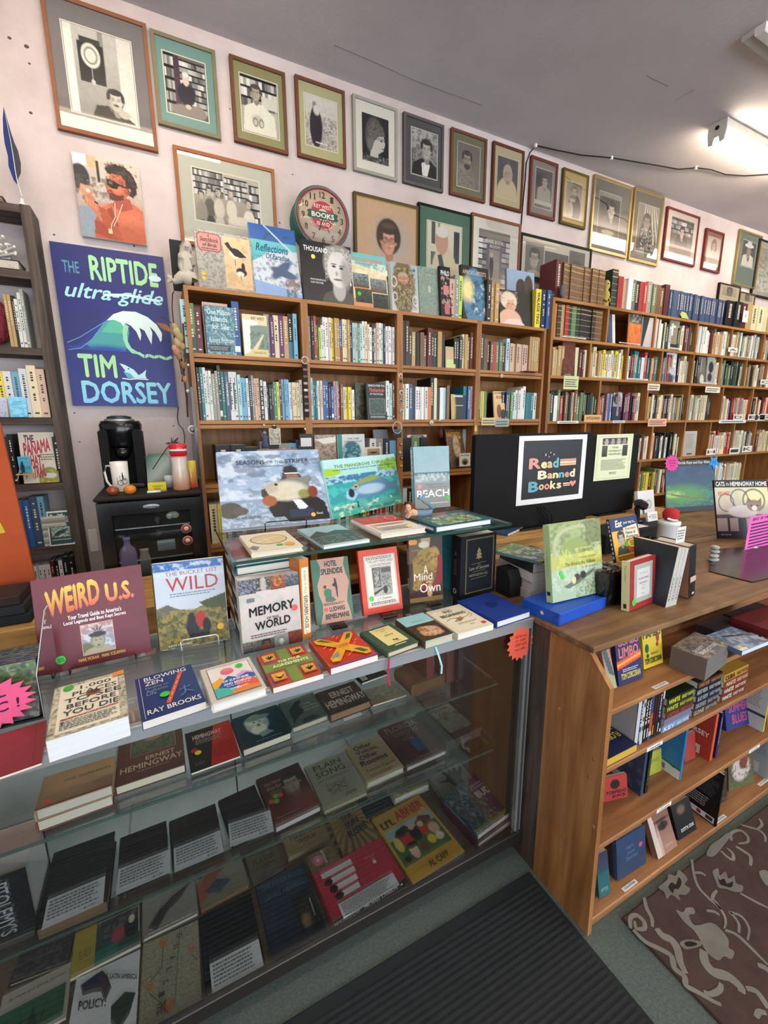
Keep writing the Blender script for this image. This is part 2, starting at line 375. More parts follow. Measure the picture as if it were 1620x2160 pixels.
# ---------------------------------------------------------------- books
def frame_M(o, e, u):
    """matrix with x=e, z=u, y=u x e at origin o"""
    e = Vector(e).normalized(); u = Vector(u).normalized(); y = u.cross(e).normalized(); u = e.cross(y).normalized() if False else u
    m = Matrix.Identity(4)
    for i in range(3): m[i][0] = e[i]; m[i][1] = y[i]; m[i][2] = u[i]; m[i][3] = o[i]
    return m
def book(label, M, w, h, t, col, items=(), sp=None, spcol=None, pcol='e8e0cc', hard=True, mat=None, group=None, name='book', cell=.0026, cat='book', back=None):
    o = thing(name, label, cat, M, group)
    mat = mat or PRINT
    b = MB(); tb = min(.0028, t*.2) if hard else min(.0012, t*.15); k = .003 if hard else .0004; x0, x1 = -w/2, w/2
    b.box(x0, 0, 0, x1, tb, h, col, tb*.3); b.box(x0, t-tb, 0, x1, t, h, back or col, tb*.3)
    sc = spcol or col
    if hard and t > .008:
        n = 5; ar = [(x0+.003*math.cos(PI*(i/n))-.0005-.003*math.sin(PI*i/n), t*i/n) for i in range(n+1)]
        ar = [(x0-.0028*math.sin(PI*i/n), t*i/n) for i in range(n+1)]
        vs = [(x, y, 0) for x, y in ar]+[(x, y, h) for x, y in ar]+[(x0+tb, 0, 0), (x0+tb, t, 0), (x0+tb, 0, h), (x0+tb, t, h)]
        fs = [(i, i+n+1, i+n+2, i+1) for i in range(n)]
        fs += [tuple(list(range(n+1))+[2*n+3, 2*n+2]), tuple(list(range(2*n+1, n, -1))+[2*n+4, 2*n+5])]
        b.add(vs, fs, sc)
    else: b.box(x0-.0003, 0, 0, x0+tb, t, h, sc)
    b.build('cover', mat, o, M)
    if t-2*tb > .0008:
        p = MB(); p.box(x0+tb, tb, k, x1-k, t-tb, h-k, pcol); p.build('pages', PAGES, o, M)
    if items: art('cover_print', w, h, items, o, M, cell=cell)
    if sp:
        off = .0030 if hard and t > .008 else .0006
        MS = M @ Matrix.Translation((x0-off, t/2, 0)) @ Matrix.Rotation(-PI/2, 4, 'Z')
        art('spine_print', t, h, sp, o, MS)
    return o
def fitS(px, z0=None, Y=None, tmax=36, yaw=None, hmax=.5):
    TL, TR_, BR, BL = [np.array(q, float) for q in (px[0:2], px[2:4], px[4:6], px[6:8])]
    if Y is not None:
        a = ony(*BL, Y); b = ony(*BR, Y); z = (a[2]+b[2])/2 if z0 is None else z0; a[2] = b[2] = z
    else:
        a = onz(*BL, z0); b = onz(*BR, z0)
    e = b-a; w = np.linalg.norm(e); e = e/w; nrm = np.array([e[1], -e[0], 0])
    TH = np.radians(np.linspace(0, tmax, 37)); HH = np.linspace(.06, hmax, 177)
    T, Hh = np.meshgrid(TH, HH); U = np.cos(T)[..., None]*np.array([0, 0, 1.])-np.sin(T)[..., None]*nrm
    q1 = a+U*Hh[..., None]; q2 = b+U*Hh[..., None]
    er = ((proj(q1)-TL)**2).sum(-1)+((proj(q2)-TR_)**2).sum(-1)
    i = np.unravel_index(er.argmin(), er.shape)
    th, h = T[i], Hh[i]; u = U[i]; c = (a+b)/2
    return c, e, u, w, h, th
def stand(label, px, z0, t, col, items=(), Y=None, tmax=36, dz=0, **kw):
    c, e, u, w, h, th = fitS(px, z0, Y, tmax)
    c = c+np.array([0, 0, t*math.sin(th)+.0006])
    if kw.pop('dbg', 0): print('STAND', label, np.round(c, 3), 'w%.3f h%.3f lean%.1f' % (w, h, math.degrees(th)))
    return book(label, frame_M(c, e, u), w, h, t, col, items, **kw)
def flat(label, px, z0, t, col, items=(), grow=0, **kw):
    q = [onz(px[i], px[i+1], z0+t) for i in (0, 2, 4, 6)]
    TL, TRr, BR, BL = q
    e = (TRr-TL)+(BR-BL); e /= np.linalg.norm(e); u = (TL-BL)+(TRr-BR); u /= np.linalg.norm(u)
    # symmetric orthogonalisation
    ang = math.atan2(e[1], e[0]); an2 = math.atan2(u[1], u[0])-PI/2; d = (an2-ang+PI) % (2*PI)-PI; an = ang+d/2
    e = np.array([math.cos(an), math.sin(an), 0]); u = np.array([-math.sin(an), math.cos(an), 0])
    w = (abs((TRr-TL)@e)+abs((BR-BL)@e))/2-.001; h = (abs((TL-BL)@u)+abs((TRr-BR)@u))/2-.001
    c = (TL+TRr+BR+BL)/4-u*h/2; c[2] = z0+t
    if kw.pop('dbg', 0): print('FLAT', label, np.round(c, 3), 'w%.3f h%.3f rot%.1f' % (w, h, math.degrees(an)))
    return book(label, frame_M(c+np.array([0, 0, .0003]), e, u), w, h, t, col, items, **kw)
def card(label, px, z, col='e4e8e8', items=(), name='note_card', cat='note', group=None, t=.0006):
    q = [onz(px[i], px[i+1], z) for i in (0, 2, 4, 6)]
    TL, TRr, BR, BL = q; e = TRr-TL+BR-BL; e /= np.linalg.norm(e); u = np.array([-e[1], e[0], 0])
    w = (np.linalg.norm(TRr-TL)+np.linalg.norm(BR-BL))/2; h = (abs((TL-BL)@u)+abs((TRr-BR)@u))/2
    c = (TL+TRr+BR+BL)/4-u*h/2; M = frame_M(c, e, u)
    o = MB().box(-w/2, 0, 0, w/2, t, h, col).build(name, PAPER, None, M); tag(o, label, cat, group)
    if items: art('lettering', w, h, items, o, M)
    return o
def plate(label, name, cat, M, w, h, t, col, items=(), mat=None, group=None, pname='lettering'):
    o = MB().box(-w/2, 0, 0, w/2, t, h, col).build(name, mat or PAPER, None, M)
    tag(o, label, cat, group)
    if items: art(pname, w, h, items, o, M)
    return o
ID = Matrix.Identity(4)
def wthing(name, label, cat, x, y, z, group=None): return thing(name, label, cat, Matrix.Translation((x, y, z)), group)
WY = 2.63; CZ = 3.46
# ---------------------------------------------------------------- room shell
wb = struct(MB().box(-2.6, WY, 0, 9.5, WY+.12, CZ, '888').build('wall_back', WALLM))
ce = struct(MB().box(-2.6, -4.6, CZ, 9.5, WY+.12, CZ+.1, '888').build('ceiling', CEILM))
def floormat(name, c1, c2, c3, sc, wave=0):
    m, n, l, b = newmat(name); t = n.new('ShaderNodeTexCoord')
    z = n.new('ShaderNodeTexNoise'); z.inputs['Scale'].default_value = sc; z.inputs['Detail'].default_value = 6; z.inputs['Roughness'].default_value = .75
    l.new(t.outputs['Object'], z.inputs['Vector'])
    r = n.new('ShaderNodeValToRGB'); e = r.color_ramp.elements; e[0].position = .3; e[0].color = H(c1); e[1].position = .7; e[1].color = H(c3); k = e.new(.5); k.color = H(c2)
    l.new(z.outputs[0], r.inputs[0]); l.new(r.outputs[0], b.inputs['Base Color']); b.inputs['Roughness'].default_value = .9; b.inputs['Specular IOR Level'].default_value = .15
    z2 = n.new('ShaderNodeTexNoise'); z2.inputs['Scale'].default_value = 260; l.new(t.outputs['Object'], z2.inputs['Vector'])
    q = n.new('ShaderNodeBump'); q.inputs['Strength'].default_value = .6; q.inputs['Distance'].default_value = .003; l.new(z2.outputs[0], q.inputs['Height']); l.new(q.outputs[0], b.inputs['Normal'])
    return m
FLOORM = floormat('grey_green_floor', '4c5652', '5a6460', '68716c', 120)
struct(MB().box(-2.6, -4.6, -.1, 9.5, WY, 0, '888').build('floor', FLOORM))
struct(MB().box(-2.72, -4.6, 0, -2.6, WY+.12, CZ, '888').build('wall_left', WALLM))
struct(MB().box(9.5, -4.6, 0, 9.62, WY+.12, CZ, '888').build('wall_right', WALLM))
fr = MB().box(-2.6, -4.72, 0, 9.5, -4.6, .5, '888').box(-2.6, -4.72, 2.9, 9.5, -4.6, CZ, '888')
for x in (-2.6, 3.2, 9.1): fr.box(x, -4.72, .5, x+.4, -4.6, 2.9, '888')
struct(fr.build('wall_front', WALLM))
# cracks, nail holes
ck = MB()
ck.tube([onz(x, y, CZ-.0004) for x, y in ((706, 96), (745, 112), (780, 127), (820, 145), (852, 160), (870, 168), (921, 187), (965, 203), (1017, 222))], .0011, '6a6062', 4)
ck.tube([onz(x, y, CZ-.0004) for x, y in ((1364, 160), (1385, 170), (1410, 182))], .001, '75686a', 4)
ck.tube([onz(x, y, CZ-.0004) for x, y in ((1424, 213), (1440, 203), (1464, 190))], .0014, 'b0a4a6', 4)
ck.build('ceiling_crack', PAPER, ce)
for x, y, r in ((20, 80, .007), (56, 98, .009), (62, 134, .005), (65, 238, .007), (590, 470, .005), (617, 368, .004), (114, 495, .005), (283, 519, .005), (157, 871, .004), (168, 932, .004), (366, 898, .004), (1432, 566, .004), (1508, 594, .004), (1512, 561, .005), (485, 230, .004)):
    p = ony(x, y, WY); MB().ball((p[0], p[1], p[2]), (r, .002, r*.8), '5a4c4a', 8, 5).build('nail_hole', PAPER, wb)
# ---------------------------------------------------------------- fluorescent lights
EM = bpy.data.materials.new('fluorescent_tube'); EM.use_nodes = True
_n = EM.node_tree.nodes; _n.clear(); _o = _n.new('ShaderNodeOutputMaterial'); _e = _n.new('ShaderNodeEmission')
_e.inputs[0].default_value = (1, .86, .68, 1); _e.inputs[1].default_value = TUBE; EM.node_tree.links.new(_e.outputs[0], _o.inputs[0])
for i, (x0, x1, y) in enumerate(TUBES):
    lab = 'white two tube fluorescent batten on the ceiling at the upper right, tubes lit' if i == 1 else 'lit fluorescent ceiling batten outside the picture, %s' % ('above the largest framed photo', '', 'beyond the lit one in view', 'straight above the camera', 'above the mat and rug', 'above the far rug', 'behind the camera at left', 'behind the camera at right')[i]
    t = wthing('ceiling_light', lab, 'ceiling light', (x0+x1)/2, y, CZ, 'fluorescent battens')
    MB().box(x0, y-.055, CZ-.05, x1, y+.055, CZ, 'd8d2c0', .004).build('housing', MATTE, t, ID)
    for xx in (x0-.0126, x1+.0006):
        MB().prism([(-.055, 0), (.055, 0), (.055, -.06), (.045, -.115), (.02, -.12), (.012, -.085), (-.012, -.085), (-.02, -.12), (-.045, -.115), (-.055, -.06)], .012, 'd4d2cc', Matrix.Translation((xx, y, CZ)) @ Matrix.Rotation(-PI/2, 4, 'Z') @ Matrix.Rotation(0, 4, 'X')).build('end_bracket', MATTE, t, ID)
    MB().lathe([(.012, 0), (.012, .003)], '222', 12, Matrix.Translation((x0-.0165, y, CZ-.035)) @ Matrix.Rotation(PI/2, 4, 'Y')).build('knockout_hole', MATTE, t, ID)
    for s in (-.032, .032):
        MB().tube([(x0+.014, y+s, CZ-.085), (x1-.014, y+s, CZ-.085)], .019, 'fff', 10).build('tube', EM, t, ID)
t = wthing('ceiling_light', 'narrow unlit white batten at the upper right edge of the ceiling', 'ceiling light', 2.8, 1.46, CZ)
MB().box(2.75, 1.40, CZ-.04, 4.0, 1.445, CZ, 'dcdad6', .004).build('housing', MATTE, t, ID)
MB().box(2.75, 1.445, CZ-.028, 4.0, 1.50, CZ, 'b8b4b0', .004).build('reflector', MATTE, t, ID)
# ceiling cord
cb = wthing('cord', 'thin black cord clipped along the ceiling and down between two picture frames', 'cord', 2.46, 2.6, 2.6)
pts = [ony(x, y, WY-.006) for x, y in ((1098, 492), (1101, 455), (1104, 420), (1108, 380), (1110, 345), (1118, 322))]+[onz(1130, 307, CZ-.006)]+[onz(x, y, CZ-.012) for x, y in ((1180, 318), (1225, 327), (1290, 333), (1350, 343), (1392, 350), (1430, 357), (1470, 354), (1500, 358), (1530, 368), (1570, 371), (1625, 368))]
MB().tube(pts, .004, '1c1818', 6).build('cable', MATTE, cb, ID)
for x, y in ((1130, 306), (1290, 332), (1468, 353)):
    p = onz(x, y, CZ-.008); MB().box(p[0]-.009, p[1]-.007, CZ-.022, p[0]+.009, p[1]+.007, CZ, 'e8e4e0', .002).build('cable_clip', GLOSS, cb, ID)
# ---------------------------------------------------------------- main bookcases
BY = 2.35
def boards(t, x0, x1, z, th=.019, y0=BY, y1=2.615, mat=PINE, n='shelf', double=True):
    MB().box(x0, y0, z-th, x1, y1, z, '888', .0012).build(n, mat, t, ID)
    if double: MB().box(x0, y0+.003, z-2*th-.003, x1, y1, z-th-.003, '888', .0012).build(n, mat, t, ID)
X1 = [.152, .722, 1.290, 1.865, 2.445]; Z1 = [2.232, 1.935, 1.62, 1.30, .985, .67, .35, .06]
bc1 = wthing('bookcase', 'honey brown pine bookcase of four square-cell bays left of the taller one', 'bookcase', 1.3, 2.48, 0)
for i in range(4):
    a, b = X1[i], X1[i+1]
    for j, z in enumerate(Z1):
        boards(bc1, a+.019, b-.019, z, double=j > 0)
    for x in (a, b-.019): MB().box(x, BY-.001, 0, x+.0185, 2.615, 2.232, '888', .0012).build('upright', PINEV, bc1, ID)
MB().box(.152, 2.615, 0, 2.445, 2.622, 2.23, '888').build('back_panel', PINEV, bc1, ID)
bc2 = wthing('bookcase', 'taller reddish brown bookcase with many small cells, running off to the right', 'bookcase', 4.4, 2.48, 0)
Z2 = [2.44, 2.185, 1.925, 1.605, 1.275, .96, .64, .32, .04]
P2 = [2.49, 4.21, 5.93]
D2 = {0: [3.06, 3.63, 4.77, 5.35], 1: [2.9, 3.33, 3.77, 4.66, 5.10, 5.5], 2: [3.04, 3.63, 4.76, 5.30], 3: [2.91, 3.32, 3.75, 4.63, 5.05, 5.46], 4: [3.06, 3.63, 4.77, 5.35]}
for i in range(2):
    for z in Z2: boards(bc2, P2[i]+.022, P2[i+1], z, .02, double=False)
for x in P2: MB().box(x, BY-.001, 0, x+.022, 2.615, 2.44, '888', .0012).build('upright', PINEV, bc2, ID)
for j, ds in D2.items():
    for x in ds: MB().box(x, BY+.002, Z2[j+1], x+.018, 2.61, Z2[j]-.02, '888').build('divider', PINEV, bc2, ID)
MB().box(2.49, 2.615, 0, 5.95, 2.622, 2.43, '888').build('back_panel', PINEV, bc2, ID)
# left dark bookcase
LY = 2.48
bc3 = wthing('bookcase', 'shallow dark weathered open bookcase at the left edge against the pink wall', 'bookcase', -.8, 2.55, 0)
Z3 = [2.50, 2.245, 1.935, 1.637, 1.34, 1.04, .74, .44, .1]
for z in Z3: MB().box(-1.5, LY, z-.032, -.437, 2.622, z, '888', .002).build('shelf', DARKW, bc3, ID)
MB().box(-.437, LY-.004, 0, -.400, 2.622, 2.502, '888', .002).build('side_panel', DARKV, bc3, ID)
# ---------------------------------------------------------------- glass display case
CX0, CX1, CY0, CY1, CT = -.80, 1.043, .98, 1.44, .965
case = wthing('display_case', 'long metal framed glass display case full of books in the foreground', 'display case', .2, 1.2, 0)
SIL = 'c4c6c8'
def part(mb, n, mat, o=None): return mb.build(n, mat, o or case, ID)
part(MB().box(CX0, CY0, .928, CX1, CY0+.014, CT, SIL, .001).box(CX0, CY0-.003, .957, CX1, CY0, .965, 'b8babc', .001), 'front_rail', METAL)
part(MB().box(CX1-.024, CY0, .12, CX1, CY0+.02, .928, SIL, .001).box(CX1-.017, CY0-.003, .12, CX1-.009, CY0, .928, '707274'), 'corner_post', METAL)
part(MB().box(CX1-.012, CY0+.014, .928, CX1, CY1, CT, SIL), 'side_rail', METAL)
part(MB().box(CX0, CY1-.014, .928, CX1, CY1, CT, SIL), 'back_rail', METAL)
part(MB().box(CX0, CY0-.006, .072, CX1, CY0+.014, .118, '4a4642', .002), 'bottom_rail', METAL)
part(MB().box(CX0, CY0+.05, 0, CX1-.03, CY1, .072, '1c1b1b'), 'plinth', MATTE)
part(MB().box(CX0, CY0+.014, .085, CX1-.012, CY1-.01, .10, '6a5a4a'), 'deck', MATTE)
part(MB().box(CX1-.010, CY0+.02, .07, CX1-.002, CY1, .928, '5c5048'), 'side_panel', MATTE)
for x in (CX0, .12): part(MB().box(x, CY1-.02, .10, x+.915, CY1-.012, .928, 'a5aaa2'), 'sliding_door', MATTE)
part(MB().box(CX0, CY1-.032, .10, CX1-.01, CY1-.021, .112, 'b8bcb4'), 'door_track', MATTE)
part(MB().box(CX0, CY0+.015, .958, CX1-.013, CY1-.015, .9645, 'fff'), 'glass_top', GLASS)
part(MB().box(CX0, CY0+.004, .119, CX1-.025, CY0+.009, .927, 'fff'), 'front_glass', GLASS)
S1Z, S2Z, DKZ = .72, .45, .10
part(MB().box(CX0, 1.035, S1Z-.008, .955, CY1-.05, S1Z, 'fff'), 'glass_shelf', GLASS)
part(MB().box(CX0, 1.045, S2Z-.008, .99, CY1-.04, S2Z, 'fff'), 'glass_shelf', GLASS)
for z in (S1Z, S2Z):
    y0 = 1.035 if z == S1Z else 1.045
    part(MB().box(CX0, y0-.0015, z-.008, .955, y0-.0002, z, '4a5c54'), 'shelf_edge', GLOSS)
    for x in (-.2, .5, .96): part(MB().box(x, CY1-.05, z-.018, x+.01, CY1-.02, z-.008, 'c0c0bc').box(x, CY0+.1, z-.014, x+.006, CY1-.03, z-.0085, 'a8a8a4'), 'shelf_bracket', METAL)
# glass riser
RZ = 1.242
rs = wthing('glass_shelf', 'thick green-edged glass plate laid over two book stacks as a riser', 'glass shelf', .6, 1.36, RZ-.01)
part(MB().box(.134, 1.165, RZ-.009, 1.10, 1.56, RZ, 'fff'), 'pane', GLASS, rs)
part(MB().box(.134, 1.1635, RZ-.009, 1.10, 1.1648, RZ, '2f4a40').box(.1325, 1.165, RZ-.009, .1338, 1.56, RZ, '2f4a40').box(1.1002, 1.165, RZ-.009, 1.1014, 1.56, RZ, '2f4a40'), 'polished_edge', GLOSS, rs)
# ---------------------------------------------------------------- wooden counter with shelves
ct = wthing('counter', 'worn wooden shop counter with open front shelves of books at the lower right', 'counter', 2.5, 1.2, 0)
EX = 4.3
prof = [(.912, 0), (.912, .944), (.768, .944), (.694, .865), (.682, 0)]
def yz(mb, pts, x0, x1):
    n = len(pts); vs = [(x0, y, z) for y, z in pts]+[(x1, y, z) for y, z in pts]
    mb.add(vs, [tuple(range(n)), tuple(range(2*n-1, n-1, -1))]+[(i, (i+1) % n, (i+1) % n+n, i+n) for i in range(n)], '888'); return mb
yz(MB(), prof, 1.050, 1.068).build('end_panel', ENDW, ct, ID)
yz(MB(), prof, EX-.02, EX).build('end_panel', ENDW, ct, ID)
def chip(mb, x0, x1, y0, y1, z0, z1): mb.box(x0, y0, z0, x1, y1, z1, '888', .003); return mb
chip(MB(), 1.045, EX+.02, .752, 1.30, .945, .965).build('countertop', TOPW, ct, ID)
chip(MB(), 1.045, EX+.02, 1.302, 1.95, .945, .965).build('countertop', TOPW, ct, ID)
SH = [(.785, .700), (.595, .695), (.325, .690), (.045, .688)]
for z, y in SH: chip(MB(), 1.0685, EX-.02, y, .905, z-.018, z).build('shelf', CTRW, ct, ID)
MB().box(1.069, .696, 0, EX-.02, .71, .027, '888').build('kick_board', CTRW, ct, ID)
MB().box(1.0685, .9055, .04, EX-.02, .912, .90, '888').build('back_board', CTRW, ct, ID)
MB().box(1.052, .913, 0, 1.068, 1.93, .944, '888').build('side_panel', LAMW, ct, ID)
MB().box(1.068, .915, 0, EX-.02, .93, .944, '888').build('rear_panel', LAMW, ct, ID)
for x, y, z in ((1.0492, .855, .70), (1.0492, .72, .62), (1.0492, .73, .55), (1.0492, .80, .27), (1.0492, .70, .40)):
    MB().ball((x, y, z), (.002, .005, .007), '3a2410', 8, 5).build('knot', CTRW, ct, ID)
# stand, raised ledge for the monitors
lg = wthing('ledge', 'raised light butcher-block ledge on the counter under the monitors', 'ledge', 2.0, 1.75, .965)
MB().box(1.325, 1.50, 1.045, 2.75, 1.93, 1.068, '888', .002).build('top_board', LTW, lg, ID)
MB().box(1.335, 1.515, .9655, 2.74, 1.54, 1.044, '888', .002).build('front_board', LTW, lg, ID)
MB().box(1.335, 1.542, .9655, 1.36, 1.92, 1.044, '888', .002).build('side_board', LTW, lg, ID)
# ---------------------------------------------------------------- rubber mat and rug
mt = MB().box(-1.8, -1.2, .0003, 1.035, .915, .006, '262a2c', .003).build('floor_mat', MATTE)
tag(mt, 'dark ribbed rubber entrance mat on the grey-green floor', 'mat')
rb = MB()
for i in range(120): rb.box(-1.78, -1.18+i*.0172, .006, 1.02, -1.18+i*.0172+.008, .0085, '2c2f32')
rb = rb.build('rib', MATTE, mt); rb['kind'] = 'stuff'
RUGM = attmat('rug_wool', .95, .1, bump=.7, bscale=500, mott=.22)
rg = MB().box(1.19, -1.4, .0003, 3.6, .664, .011, '54433e', .004).build('rug', RUGM)
tag(rg, 'brown rug with tan scrolling flower pattern beside the counter', 'rug')
def scroll(pts, w, col='9a958a'):
    P = [onz(x, y, .0118) for x, y in pts]; Q = []
    for i in range(len(P)-1):
        a, b, c, d = P[max(i-1, 0)], P[i], P[i+1], P[min(i+2, len(P)-1)]
        for t in (0, .25, .5, .75): Q.append(.5*((2*b)+(c-a)*t+(2*a-5*b+4*c-d)*t*t+(3*b-a-3*c+d)*t**3))
    Q.append(P[-1]); mb = MB(); n = len(Q); vs = []
    for i, q in enumerate(Q):
        t = Q[min(i+1, n-1)]-Q[max(i-1, 0)]; t = t/(np.linalg.norm(t)+1e-9); nn = np.array([-t[1], t[0], 0]); k = .78*w*(.5+.5*math.sin(PI*min(1, .15+.85*i/n)))/2
        vs += [q+nn*k, q-nn*k]
    mb.add(vs, [(2*i, 2*i+1, 2*i+3, 2*i+2) for i in range(n-1)], col); return mb.build('scroll_pattern', RUGM, rg, ID)
def blob(pts, col='8f8a80', z=.0122):
    K = [onz(x, y, z) for x, y in pts]; P = []; m_ = len(K)
    for i in range(m_):
        a, b, c, d = K[i-1], K[i], K[(i+1) % m_], K[(i+2) % m_]
        for t in (0, .33, .66): P.append(.5*((2*b)+(c-a)*t+(2*a-5*b+4*c-d)*t*t+(3*b-a-3*c+d)*t**3))
    mb = MB(); mb.add(P, [tuple(range(len(P)))], col); return mb.build('flower_pattern', RUGM, rg, ID)
SC8 = lambda L: [(1120+x/3.24, 1560+y/3.24) for x, y in L]
for L, w in (([(1100, 820), (1110, 900), (1140, 1000), (1210, 1080), (1290, 1150), (1330, 1230), (1320, 1300)], .012), ([(1120, 910), (1160, 910), (1195, 930)], .012),
    ([(1320, 1300), (1400, 1330), (1480, 1400), (1560, 1480), (1620, 1540)], .014), ([(1270, 1030), (1240, 1080), (1270, 1120), (1300, 1160)], .013),
    ([(1430, 1050), (1520, 1100), (1620, 1150)], .012), ([(1420, 1320), (1420, 1260), (1380, 1200), (1360, 1180), (1440, 1210), (1490, 1290), (1480, 1370)], .012),
    ([(775, 1080), (790, 1150), (825, 1220), (830, 1280)], .016), ([(680, 1290), (680, 1220), (720, 1200), (770, 1240), (775, 1290), (720, 1290), (710, 1240)], .018),
    ([(700, 1300), (780, 1380), (880, 1430), (960, 1480), (980, 1560), (1050, 1620), (1060, 1680), (1150, 1730), (1250, 1790), (1300, 1810)], .02), ([(860, 1290), (900, 1340), (960, 1370), (1000, 1430), (1020, 1520), (1060, 1600)], .03),
    ([(1300, 1665), (1290, 1710), (1230, 1740), (1180, 1720)], .018), ([(1180, 1440), (1190, 1520), (1250, 1590), (1350, 1620), (1430, 1690), (1440, 1730)], .035),
    ([(1200, 1170), (1250, 1175), (1290, 1200)], .012), ([(1430, 580), (1500, 600), (1560, 620), (1600, 660), (1600, 700)], .012), ([(1560, 540), (1580, 580), (1550, 610)], .013),
    ([(1370, 690), (1370, 640), (1430, 620), (1480, 660), (1480, 700), (1420, 710)], .014), ([(1300, 760), (1340, 800), (1380, 820), (1380, 780), (1340, 740)], .014), ([(1400, 730), (1450, 760), (1500, 800), (1500, 860)], .016),
    ([(1470, 1700), (1540, 1720), (1600, 1800), (1620, 1840)], .02), ([(1540, 1900), (1560, 1860), (1610, 1870)], .018), ([(1550, 1540), (1600, 1560), (1640, 1600)], .02)):
    scroll(SC8(L), w)
for L in ([(1200, 780), (1230, 720), (1290, 680), (1340, 640), (1370, 650), (1320, 720), (1260, 790), (1220, 800)], [(1240, 900), (1280, 880), (1290, 930), (1330, 900), (1350, 950), (1390, 930), (1400, 980), (1450, 1000), (1440, 1040), (1390, 1040), (1330, 1020), (1280, 1010), (1260, 960)],
          [(870, 1010), (930, 960), (940, 920), (990, 930), (1010, 890), (1070, 950), (1050, 990), (1090, 1020), (1060, 1060), (1010, 1060), (1020, 1100), (960, 1060), (930, 1090), (910, 1040)],
          [(990, 1165), (1040, 1180), (1060, 1150), (1110, 1150), (1120, 1190), (1080, 1200), (1120, 1270), (1230, 1250), (1300, 1300), (1350, 1370), (1350, 1420), (1390, 1450), (1370, 1500), (1320, 1480), (1280, 1510), (1200, 1450), (1150, 1360), (1110, 1300), (1050, 1250)],
          [(1015, 1390), (1070, 1365), (1160, 1380), (1160, 1410), (1090, 1430), (1050, 1430)], [(1560, 900), (1620, 900), (1620, 1000), (1580, 960)]):
    blob(SC8(L))
for L in ([(1050, 1390), (1080, 1378), (1130, 1390), (1130, 1405), (1090, 1415), (1060, 1410)], [(1275, 930), (1290, 960), (1320, 950), (1340, 985), (1380, 970), (1370, 1010), (1320, 1000), (1290, 985)], [(940, 1010), (960, 975), (990, 990), (1010, 940), (1030, 975), (1010, 1020), (980, 1020), (970, 1050)]):
    blob(SC8(L), '3a3230', .0126)
# ---------------------------------------------------------------- framed pictures on the back wall
FY=WY-.022
def pframe(label,o,ph,fcol,mcol,ops,fw=.016,mat=MATTE,extra=(),inner=None,bot=None,rx=0,group='framed photographs on the pink wall',Yf=FY,metal=False):
 a,b=ony(o[0],o[1],Yf),ony(o[2],o[3],Yf)
 x0,x1,z1,z0=a[0],b[0],a[2],(bot if bot is not None else b[2])
 w,h=x1-x0,z1-z0;cx=(x0+x1)/2
 M=Matrix.Translation((cx,Yf,z0))@Matrix.Rotation(rx,4,'X')
 t=thing('framed_photo',label,'picture',M,group)
 d=WY-Yf-.001 if rx==0 else.018
 for q in(([(-w/2,0),(w/2,0),(w/2-fw,fw),(-w/2+fw,fw)]),([(w/2,0),(w/2,h),(w/2-fw,h-fw),(w/2-fw,fw)]),([(w/2,h),(-w/2,h),(-w/2+fw,h-fw),(w/2-fw,h-fw)]),([(-w/2,h),(-w/2,0),(-w/2+fw,fw),(-w/2+fw,h-fw)])):
  mb=MB();mb.prism(q,d,fcol)
  if inner:
   pass
  mb.build('frame_bar',METAL if metal else mat,t,M)
 if inner:
  k=fw*1.0;mb=MB()
  for q in((-w/2+k,k,w/2-k,k+.004),(-w/2+k,h-k-.004,w/2-k,h-k),(-w/2+k,k,-w/2+k+.004,h-k),(w/2-k-.004,k,w/2-k,h-k)):mb.box(q[0],.003,q[1],q[2],.006,q[3],inner)
  mb.build('slip',METAL if metal else mat,t,M)
 MB().box(-w/2+fw*.8,.007,fw*.8,w/2-fw*.8,.010,h-fw*.8,mcol).build('mount_board',PAPER,t,M)
 if ph:
  L=[ph]if not isinstance(ph,list)else ph
  its=[]
  for i,p in enumerate(L):
   pa,pb=ony(p[0],p[1],Yf),ony(p[2],p[3],Yf)
   u0,u1=(pa[0]-x0)/w,(pb[0]-x0)/w;v0,v1=(z1-pa[2])/h,min((z1-pb[2])/h,.99)
   if i==0:U=(u0,v0,u1,v1)
   its+=[('f',u0-.006/w,v0-.006/h,u1+.006/w,v1+.006/h,.004,'d8d0c0'),('P',u0,v0,u1,v1,ops[i]if isinstance(ph,list)else ops)]
  its+=[tuple([e[0]]+list(e[1:]))for e in extra]
  art('photograph',w,h,its,t,M@Matrix.Translation((0,.007,0)),PHOTO,.0032)
 MB().box(-w/2+fw*.8,.0035,fw*.8,w/2-fw*.8,.0045,h-fw*.8,'fff').build('glass',FGLASS,t,M)
 return t
SKF='c8beb0'
pframe('largest wooden frame, grey mount, photo of a moustached man beneath a wall clock',(80,-30,334,320),(128,40,292,266),'8a5a40','77716f',
[('bg','b8b4ac','8a867f'),('r',0,0,.12,1,'d8d4cc'),('r',.78,0,1,1,'cfcac0'),('r',.5,0,.58,.5,'88847c'),('r',.18,.16,.56,.62,'2c2a28'),('r',.22,.1,.52,.17,'3a3836'),('e',.37,.3,.14,.14,'d0ccc0',.1),('o',.37,.3,.09,.09,'555',.2),('r',.36,.44,.375,.58,'999'),('e',.37,.6,.03,.03,'bbb',.3),
('p',[(.3,1),(.38,.86),(.56,.84),(.7,.86),(.95,.98),(.95,1)],'3a342e'),('F',.68,.76,.14,'b8b0a4','2a2624','m'),('e',.8,.9,.09,.05,'b8b0a4',.2),('n',.12,30)])
